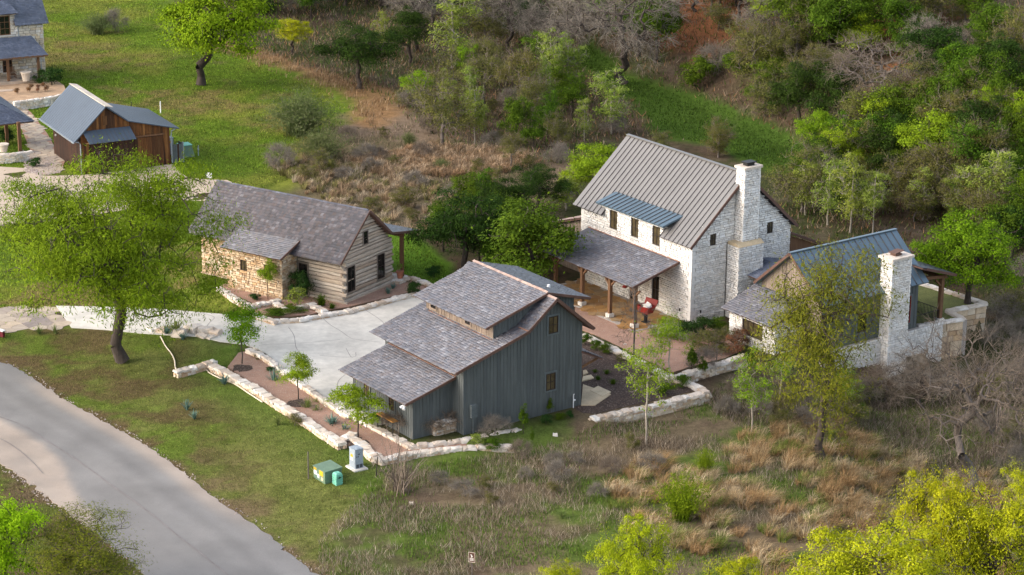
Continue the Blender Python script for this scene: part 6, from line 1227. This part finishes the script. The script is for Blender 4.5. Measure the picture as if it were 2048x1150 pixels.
    if 'terrace' in l: p = flat(x, y, .8)
    if 'ashlar' in l: p = flat(x, y, .4)
    if 'terracotta' in l: p = np.array(pp.location)+np.array([0, 0, .58])
    nm = {'agave': 'agave', 'yucca': 'yucca', 'column': 'juniper', 'tuftgreen': 'plant', 'baresap': 'bare_sapling'}.get(k, 'shrub'); veg(k, x, y, h, w_, nm, l, {'agave': 'agave', 'yucca': 'yucca', 'column': 'juniper'}.get(k, 'plant'), pos=p)
# woodland on the slope and in the valley
rng = np.random.default_rng(77)
KINDS = dict(cedar=('dark cedar', 'cedar_tree'), green=('green-leaved tree', 'green_tree'), olive=('drab olive tree', 'olive_tree'), bare=('grey leafless tree', 'bare_tree'), aspen=('pale sparse tree', 'pale_tree'), lime=('fresh lime tree', 'lime_tree'), oak=('spreading oak', 'oak_tree'), tbush=('leafless brown shrub', 'twig_shrub'), obush=('drab olive shrub', 'olive_shrub'), gbush=('green shrub', 'green_shrub'), yoak=('yellow-leaved tree', 'yellow_tree'), broom=('grey-green broom', 'broom_shrub'))
MARKS = [('the big grey bare tree', 1250, 120), ('the round dark cedar', 715, 110), ('the yellow-leaved little tree', 585, 95), ('the forked pale tree', 905, 80), ('the slender poplar', 1100, 130), ('the dead tree', 1690, 170), ('the bright green slope tree', 1745, 260), ('the leaning oak', 430, 60), ('the grass strip end', 1640, 320), ('the red bank trunk', 1313, 60), ('the round bright tree', 1935, 520), ('the aspens', 1700, 400), ('the yellow-olive tree', 885, 220), ('the poplar by the strip', 1222, 210), ('the white chimney', 1500, 340), ('the stone house ridge', 1350, 310), ('the wing porch', 1880, 540), ('the patio wall corner', 1970, 610), ('the feathery meadow shrub', 600, 225), ('the large bare right-hand tree', 1925, 850), ('the tall olive tree', 1650, 650), ('the light-barked sapling', 1292, 780), ('the mulch wall corner', 1412, 785), ('the utility cabinet', 713, 920), ('the grey barn gable', 1050, 800), ('the bare many-stemmed shrub', 800, 930), ('the cabin porch', 800, 500), ('the cabin ridge', 580, 390), ('the upper right lawn corner', 1990, 20), ('the upper right green tree', 1905, 140), ('the rust grass strip', 640, 150), ('the twin green trees', 1060, 250)]
USED = set(); TALLY = {}
def describe(d_, x, y, h, rel):
    """a label that singles the plant out by its size and the landmark it stands by"""
    near = sorted(MARKS, key=lambda m_: math.hypot(m_[1]-x, (m_[2]-y)*1.4)); sz_ = 'tall' if rel > .66 else 'small' if rel < .33 else 'middling'
    for nm_, mx, my in near[:9]:
        ax, ay = x-mx, y-h/2-my; dist = math.hypot(ax, ay); hz = 'left' if ax < 0 else 'right'; vt = 'above' if ay < 0 else 'below'
        q = 'close ' if dist < 55 else '' if dist < 130 else 'well '
        for w_ in ([f'{q}{hz} of'] if abs(ax) > 2*abs(ay) else [f'{q}{vt}'] if abs(ay) > 2*abs(ax) else [f'{q}{vt} and {hz} of', f'{vt} and to the {hz} of']):
            l = f'{sz_} {d_} {w_} {nm_}'.replace('  ', ' ')
            if l not in USED: USED.add(l); return l
    return f'{sz_} {d_} among others near {near[0][0]}'
def fill(poly, dx, dy, mix, size, where, skip=()):
    poly = np.array(poly, float); lo, hi = poly.min(0), poly.max(0); ks, ws = zip(*mix.items()); ws = np.array(ws)/sum(ws); j = 0
    for y in np.arange(lo[1], hi[1], dy):
        j += 1
        for x in np.arange(lo[0]+(j % 2)*dx/2, hi[0], dx):
            px, py = x+rng.normal(0, dx*.28), y+rng.normal(0, dy*.3)
            if not inpoly(np.array([px]), np.array([py]), poly)[0]: continue
            if any(a < px < c and b < py < d for a, b, c, d in skip): continue
            k = ks[rng.choice(len(ks), p=ws)]; var = sorted(q for q in PROTO if q.rstrip('0123456789') == k); kk = var[rng.integers(len(var))]
            h0, h1 = size.get(k, size['*']); h = rng.uniform(h0, h1); asp = PROTO[kk]['W']/PROTO[kk]['H']*rng.uniform(.85, 1.2); 
            d_, nm = KINDS[k]; veg(kk, px, py, h, h*asp, nm, describe(d_, px, py, h, (h-h0)/(h1-h0)), 'tree' if nm.endswith('tree') else 'shrub', f'{d_}s {where}')
fill([(420,-25),(560,-30),(1250,-30),(1250,75),(1130,95),(1000,120),(830,150),(770,120),(640,110),(520,70),(430,60)], 50, 27, dict(cedar=3.2, bare=1.1, olive=2.6, tbush=2, obush=3, green=1.6, oak=1, aspen=.5), {'*': (85, 150), 'tbush': (34, 60), 'obush': (40, 70), 'cedar': (70, 130)}, 'in the wood along the top of the picture', skip=((545,40,640,135),(630,35,815,215),(850,60,960,160),(1060,80,1140,210)))
fill([(1270,-30),(1900,-30),(1930,30),(2060,70),(2060,300),(1720,330),(1640,290),(1560,255),(1450,205),(1330,150),(1270,120)], 56, 30, dict(green=2.4, olive=3.4, bare=1, tbush=2.6, obush=3.4, gbush=2.2, cedar=1.6, lime=.7), {'*': (85, 140), 'tbush': (34, 62), 'obush': (40, 70), 'gbush': (40, 75)}, 'on the wooded red bank', skip=((1700,120,1800,240),(1380,80,1440,130),(1290,60,1370,150),(1375,60,1475,140),(1770,130,1850,200)))
fill([(1570,395),(1660,345),(1740,345),(2060,300),(2060,560),(1900,470),(1830,455),(1790,440),(1600,440)], 52, 29, dict(green=3.2, aspen=2, olive=2.6, obush=2, cedar=1.5, lime=1.3), {'*': (90, 145), 'obush': (45, 70)}, 'in the thicket behind the wing')
fill([(850,480),(960,440),(1080,420),(1100,480),(1120,560),(1080,600),(960,585),(900,560)], 62, 36, dict(cedar=3, green=3), {'*': (85, 130)}, 'between the cabin and the stone house')
fill([(880,175),(1000,150),(1170,190),(1240,280),(1180,300),(1130,330),(1060,370),(1000,345),(900,330),(800,250),(780,190)], 52, 30, dict(olive=2.6, obush=3.2, tbush=2, aspen=1.8, green=1.8, lime=.7), {'*': (70, 120), 'tbush': (22, 40), 'obush': (26, 48)}, 'in the valley scrub')
fill([(1240,290),(1330,280),(1420,290),(1540,345),(1560,400),(1500,330),(1400,320)], 60, 30, dict(obush=3, tbush=3, olive=.7), {'*': (50, 70), 'tbush': (20, 36), 'obush': (26, 45)}, 'between the grass strip and the stone house')
fill([(1960,620),(2070,560),(2070,1000),(1990,960),(1960,800)], 62, 60, dict(tbush=3, obush=3, olive=1), {'*': (70, 110), 'tbush': (40, 60), 'obush': (40, 65)}, 'down the right-hand edge')
fill([(700,245),(900,310),(1060,360),(1010,420),(870,400),(760,370),(620,360),(600,320),(660,280)], 70, 34, dict(tbush=4, obush=2, broom=.6), {'*': (18, 34)}, 'in the dry hollow behind the cabin')
fill([(1420,800),(1500,770),(1600,800),(1760,790),(1780,850),(1600,860),(1430,850)], 66, 28, dict(tbush=4, obush=2), {'*': (26, 48)}, 'below the court wall')
fill([(850,930),(1050,910),(1250,890),(1330,930),(1200,1010),(900,1010)], 80, 34, dict(tbush=4, obush=1), {'*': (20, 40)}, 'in the dry weeds before the barn')

fill([(540,325),(640,345),(760,390),(900,425),(880,470),(790,462),(700,415),(590,372)], 62, 30, dict(tbush=2, obush=4, broom=1), {'*': (26, 48)}, 'beside the cabin roof')
# ------------------------------------------------------------------ grass and dry weeds (too many to count)
def blades(name, label, polys, dens_, hmin, hmax, wd, colf, seed, holes=(), bend=.5, clump=None, tilt=.35, seg=1, trans=.25):
    """blades of grass rooted in the ground over pixel regions; colf gives their colour there"""
    rng = np.random.default_rng(seed); PX = []; PY = []
    for poly in polys:
        w_ = pw(poly) if not isinstance(poly, np.ndarray) else poly; lo, hi = w_.min(0), w_.max(0); n = int((hi-lo).prod()*dens_)
        x, y = rng.uniform(lo[0], hi[0], n), rng.uniform(lo[1], hi[1], n); k = inpoly(x, y, w_)
        for h in holes: k &= polydist(x, y, h) > .12
        PX.append(x[k]); PY.append(y[k])
    x, y = np.concatenate(PX), np.concatenate(PY)
    if clump is not None: k = clump(x, y) > rng.random(len(x)); x, y = x[k], y[k]
    n = len(x); z = terr(x, y)-.02; h = rng.uniform(hmin, hmax, n); a = rng.uniform(0, 2*math.pi, n); w = wd*rng.uniform(.6, 1.4, n)
    wind = .5 if seg > 1 else 0
    dx, dy = np.cos(a)*h*tilt*rng.uniform(0, 1.4, n)+wind*h*.5, np.sin(a)*h*tilt*rng.uniform(0, 1.4, n)-wind*h*.2; pa = rng.uniform(0, math.pi, n); sx, sy = np.cos(pa)*w/2, np.sin(pa)*w/2
    B = np.stack([x, y, z], 1); Sd = np.stack([sx, sy, np.zeros(n)], 1); T = B+np.stack([dx, dy, h], 1)
    c = colf(x, y, rng)
    if seg == 1:
        V = np.stack([B-Sd, B+Sd, T], 1).reshape(-1, 3); Fc = np.arange(n*3).reshape(-1, 3); C = np.repeat(c, 3, 0)
    else:
        Md = B+np.stack([dx*.3, dy*.3, h*.62], 1); V = np.stack([B-Sd, B+Sd, Md+Sd*.6, Md-Sd*.6, T+np.stack([dx*.35, dy*.35, -h*.12], 1)], 1).reshape(-1, 3); b = np.arange(n)[:, None]*5
        Fc = np.concatenate([b+np.array([[0,1,2]]), b+np.array([[0,2,3]]), b+np.array([[3,2,4]])]); C = np.repeat(c, 5, 0)
    o = link(name, arr_mesh(name, V, Fc, C), M['blades']); tag(o, label, None, kind='stuff'); return o
def tussocks(name, label, polys, n, per, h, spread, wd, cols, seed, holes=(), rad=.16, clump=None, lean=.25):
    """bunch grass: blades that rise from a common foot and arch out, each bunch with its own tone"""
    rng = np.random.default_rng(seed); w_ = [pw(p) for p in polys]; ar = [(p.max(0)-p.min(0)).prod() for p in w_]; X_ = []
    for p, a in zip(w_, ar):
        q = rng.uniform(p.min(0), p.max(0), (int(n*a/sum(ar)*3), 2)); k = inpoly(q[:, 0], q[:, 1], p)
        for hh in holes: k &= polydist(q[:, 0], q[:, 1], hh) > .5
        if clump is not None: k &= clump(q[:, 0], q[:, 1]) > rng.random(len(q))
        X_.append(q[k])
    c = np.concatenate(X_)[:n*2]; rng.shuffle(c); c = c[:n]; m = len(c); sz = rng.uniform(.55, 1.3, m); cols = np.array(cols); tone = cols[rng.integers(len(cols), size=m)]*rng.uniform(.85, 1.15, (m, 1)); wa = rng.normal(.1, .45, m)
    ci = np.repeat(np.arange(m), per); N = len(ci); a = rng.uniform(0, 6.283, N); rr = rad*np.sqrt(rng.random(N))*sz[ci]; bx, by = c[ci, 0]+np.cos(a)*rr, c[ci, 1]+np.sin(a)*rr; hh = h*sz[ci]*rng.uniform(.5, 1.1, N); so_ = spread*sz[ci]*rng.uniform(.1, 1, N)**.8
    ox, oy = np.cos(a)*so_+np.cos(wa[ci])*lean*hh, np.sin(a)*so_+np.sin(wa[ci])*lean*hh; z = terr(bx, by)-.02; B = np.stack([bx, by, z], 1); pa = rng.uniform(0, 3.14, N); w2 = wd*rng.uniform(.6, 1.4, N)/2; Sd = np.stack([np.cos(pa)*w2, np.sin(pa)*w2, np.zeros(N)], 1)
    Md = B+np.stack([ox*.35, oy*.35, hh*.68], 1); T = B+np.stack([ox, oy, hh*.82], 1); V = np.stack([B-Sd, B+Sd, Md+Sd*.7, Md-Sd*.7, T], 1).reshape(-1, 3); b = np.arange(N)[:, None]*5
    Fc = np.concatenate([b+np.array([[0,1,2]]), b+np.array([[0,2,3]]), b+np.array([[3,2,4]])]); C = np.repeat(tone[ci]*rng.uniform(.7, 1.3, (N, 1)), 5, 0)
    o = link(name, arr_mesh(name, V, Fc, C), M['blades']); tag(o, label, None, kind='stuff')
M['blades'] = tintmat('grass_blades', n1=(.8, .8, 1.2), n2=None, bump=0, trans=.3, isl=True)
def cmix(*cols):
    cols = np.array(cols)
    def f(x, y, rng): return cols[rng.integers(len(cols), size=len(x))]*rng.uniform(.75, 1.25, (len(x), 1))
    return f
def paintmix(lo, hi, blend, *cols):
    cols = np.array(cols)
    def f(x, y, rng): return (paint(x, y)*(1-blend)+cols[rng.integers(len(cols), size=len(x))]*blend)*rng.uniform(lo, hi, (len(x), 1))
    return f
HARD = [drive_w, flag_w, up_w, road_poly, bed1_w, bed2_w, court_w, mulch_w]
NEARH = [drive_w, flag_w, road_poly, bed1_w, bed2_w, court_w, mulch_w]
blades('lawn_grass', 'mown front lawn between the lane and the garden wall', [LAWN1], 150, .04, .11, .05, paintmix(.4, 1.9, .3, (.10,.17,.02), (.20,.17,.07)), 1, NEARH)
blades('verge_grass', 'rough grass verge on the near side of the lane', [VERGE], 80, .06, .18, .05, paintmix(.45, 1.8, .4, (.10,.15,.02), (.16,.12,.06)), 2, [road_poly])
blades('meadow_grass', 'fresh green meadow grass around the shed and the ashlar house', [LAWNT, LAWNM, LAWNB], 34, .07, .2, .09, paintmix(.35, 1.9, .3, (.12,.22,.015), (.22,.22,.05)), 3, [drive_w, flag_w, up_w, bed2_w, SHEDW*0+SHEDW if False else walk_w])
blades('strip_grass', 'lush green grass strip across the wooded slope', [STRIP, CORNER], 24, .1, .25, .11, paintmix(.45, 1.5, .3, (.05,.11,.012), (.09,.15,.02)), 4)
dn = lambda s, lo, hi, seed: (lambda x, y: S(lo, hi, fbm(x, y, s, seed)))
blades('green_weeds', 'fresh green weeds and grass in the foreground meadow', [FORE], 95, .10, .34, .045, cmix((.085,.16,.02), (.12,.20,.026), (.15,.165,.06)), 5, NEARH, clump=dn(4, .44, .62, 41))
blades('dry_weeds', 'grey-brown dead weeds in the foreground meadow', [FORE], 110, .18, .55, .028, cmix((.33,.265,.195), (.25,.19,.135), (.40,.34,.26), (.17,.135,.09)), 6, NEARH, clump=dn(3, .40, .60, 43), tilt=.7)
RUSTZ = [(1180,950),(1300,900),(1420,930),(1480,860),(1560,830),(1640,800),(1760,830),(1900,860),(2060,880),(2060,1150),(1500,1150),(1420,1100),(1250,1060)]
cl = lambda x, y: S(.40, .66, vnoise(x, y, .9, 51)*.55+fbm(x, y, 5, 53)*.45)*(1-S(0, 1, polydist(x, y, pw([(1520,980),(1620,960),(1640,1060),(1500,1080)]))*0+.2*fbm(x, y, 3, 3)))
tussocks('rust_grass', 'tall rust-coloured bluestem bunches in the right foreground', [RUSTZ], 1250, 100, .9, .95, .02, [(.37,.255,.13),(.43,.325,.19),(.32,.205,.10),(.50,.40,.26),(.38,.24,.115),(.16,.20,.045)], 7, NEARH, clump=cl, lean=.5, rad=.22)
tussocks('dry_weeds', 'pale grey bunches of dead grass in the foreground meadow', [FORE], 1100, 80, .58, .75, .02, [(.38,.32,.245),(.31,.245,.18),(.44,.38,.30),(.24,.18,.13),(.30,.28,.15)], 18, NEARH, clump=dn(5, .36, .62, 81))
tussocks('green_weeds', 'green bunch grass among the dead weeds', [FORE], 500, 60, .42, .45, .035, [(.085,.17,.018),(.12,.20,.025),(.16,.19,.05)], 19, NEARH, clump=dn(4, .44, .62, 41))
tussocks('dry_weeds', 'tan bunch grass over the hollow behind the cabin', [MID], 700, 46, .8, .8, .04, [(.38,.29,.19),(.30,.215,.13),(.40,.33,.24),(.24,.17,.12)], 21, [bed2_w])
tussocks('rust_grass', 'rust-coloured bunches along the upper meadow edge', [RUSTB, [(690,320),(860,290),(1040,300),(1080,330),(960,350),(760,350)]], 600, 46, .8, .8, .04, [(.35,.245,.15),(.41,.31,.21),(.31,.20,.115)], 22)
blades('rust_grass', 'band of rust-coloured grass along the meadow edge behind the cabin', [RUSTB, pw([(400,70),(520,95),(640,128),(760,165),(780,200),(700,195),(560,140),(420,98)]), pw([(690,320),(860,290),(1040,300),(1080,330),(960,350),(760,350)])], 10, .25, .7, .07, cmix((.27,.175,.10), (.33,.24,.15), (.23,.14,.075)), 8, seg=2, tilt=.6, clump=lambda x, y: S(.34, .58, fbm(x, y, 3, 71)))
blades('dry_weeds', 'dry tan weeds across the hollow behind the cabin', [MID], 14, .2, .6, .07, cmix((.27,.19,.12), (.20,.15,.10), (.13,.14,.05), (.33,.25,.18)), 9, [bed2_w], clump=dn(5, .38, .6, 47), tilt=.7)
WOOD = pw([(420,-60),(2100,-80),(2100,560),(1560,460),(1560,345),(1440,285),(1260,270),(1130,330),(900,300),(760,190),(500,90)])
blades('undergrowth', 'mixed weeds and litter under the trees of the slope', [WOOD], 6, .2, .7, .12, cmix((.16,.12,.08), (.09,.12,.03), (.22,.17,.12), (.06,.10,.02), (.26,.15,.08)), 10, [STRIP], tilt=.8)
blades('dry_weeds', 'grey dead weeds on the bank below the court and the wing', [pw([(1400,790),(1490,720),(1600,720),(1800,740),(2060,640),(2060,880),(1760,850),(1500,850)])], 60, .2, .6, .04, cmix((.17,.125,.10), (.24,.19,.165), (.11,.085,.065), (.10,.12,.035)), 11, [court_w, mulch_w], tilt=.8)
# loose gravel, bark and river pebbles scattered on the beds
def scatter(name, label, poly, z, dens_, s, m, seed):
    rng = np.random.default_rng(seed); lo, hi = poly.min(0), poly.max(0); n = int((hi-lo).prod()*dens_); x, y = rng.uniform(lo[0], hi[0], n), rng.uniform(lo[1], hi[1], n); k = inpoly(x, y, poly); x, y = x[k], y[k]; n = len(x)
    r = s*rng.uniform(.5, 1.6, n); V = np.zeros((n, 4, 3)); a = rng.uniform(0, 6.28, n)
    for i in range(3): V[:, i] = np.stack([x+np.cos(a+i*2.1)*r, y+np.sin(a+i*2.1)*r, np.full(n, z-.004)], 1)
    V[:, 3] = np.stack([x, y, z+r*.6], 1); b = np.arange(n)[:, None]*4; Fc = np.concatenate([b+np.array([[0,1,3]]), b+np.array([[1,2,3]]), b+np.array([[2,0,3]])])
    o = link(name, arr_mesh(name, V.reshape(-1, 3), Fc), M[m]); tag(o, label, None, kind='stuff')
scatter('mulch_chips', 'bark chips on the mulch bed behind the barn', mulch_w, .012, 90, .05, 'chip', 1); scatter('gravel', 'loose gravel on the front bed', bed1_w, -.2, 60, .025, 'pebble', 2); scatter('gravel', 'loose gravel on the cabin bed', bed2_w, .05, 40, .025, 'pebble', 3); scatter('gravel', 'loose gravel on the court', court_w, .02, 40, .025, 'pebble', 4); scatter('pebbles', 'river pebbles beside the flagstone walk', pw([(50,345),(84,352),(120,346),(112,322),(70,318),(45,300)]), .03, 60, .09, 'pebble', 5)
for i, (x, y) in enumerate(((484,737),(597,807),(716,885))):
    c = flat(x, y, -.2)[:2]; rr = np.random.default_rng(i); ring = np.array([c+(.75+.12*rr.normal())*np.array([math.cos(a)*1.0, math.sin(a)]) for a in np.linspace(0, 6.283, 18, endpoint=False)])
    tess(ring, 'mulch_ring', M['mulch'], -.185, .1, 2, 'dark mulch ring round a young tree in the gravel bed'); scatter('mulch_chips', 'bark chips round a young tree', ring, -.185, 120, .05, 'chip', 20+i)

for k_, (edge, seed_) in enumerate(((ROAD_R, 5), (ROAD_L, 6))):     # crumbled stone along the lane's edges
    e_ = smooth(pw(edge), 6); d_ = np.gradient(e_, axis=0); d_ /= np.linalg.norm(d_, axis=1)[:, None]; nn_ = np.stack([-d_[:, 1], d_[:, 0]], 1); sg = 1 if k_ == 0 else -1
    bd = np.concatenate([e_-nn_*.22*sg, (e_+nn_*.45*sg)[::-1]]); rng = np.random.default_rng(seed_); lo, hi = bd.min(0), bd.max(0); n_ = 60000; x, y = rng.uniform(lo[0], hi[0], n_), rng.uniform(lo[1], hi[1], n_); kk = inpoly(x, y, bd) & (fbm(x, y, 2.5, 9) > rng.uniform(.25, .7, n_)); x, y = x[kk], y[kk]; n_ = len(x)
    z = terr(x, y)+.055; r = .05*rng.uniform(.4, 1.5, n_); a = rng.uniform(0, 6.28, n_); V = np.zeros((n_, 4, 3))
    for i in range(3): V[:, i] = np.stack([x+np.cos(a+i*2.1)*r, y+np.sin(a+i*2.1)*r, z-.03], 1)
    V[:, 3] = np.stack([x, y, z+r*.7], 1); b = np.arange(n_)[:, None]*4
    o = link('gravel', arr_mesh('gravel', V.reshape(-1, 3), np.concatenate([b+np.array([[0,1,3]]), b+np.array([[1,2,3]]), b+np.array([[2,0,3]])])), M['pebble']); tag(o, ['crumbled stone along the far edge of the lane', 'crumbled stone along the near edge of the lane'][k_], None, kind='stuff')

tussocks('dry_weeds', 'tall tan grass right behind the cabin roof', [[(540,325),(640,300),(760,330),(900,370),(1040,400),(1000,430),(880,470),(790,462),(700,415),(590,372)]], 520, 46, .85, .8, .04, [(.36,.27,.175),(.30,.21,.13),(.40,.33,.24),(.20,.18,.07)], 33, [bed2_w])
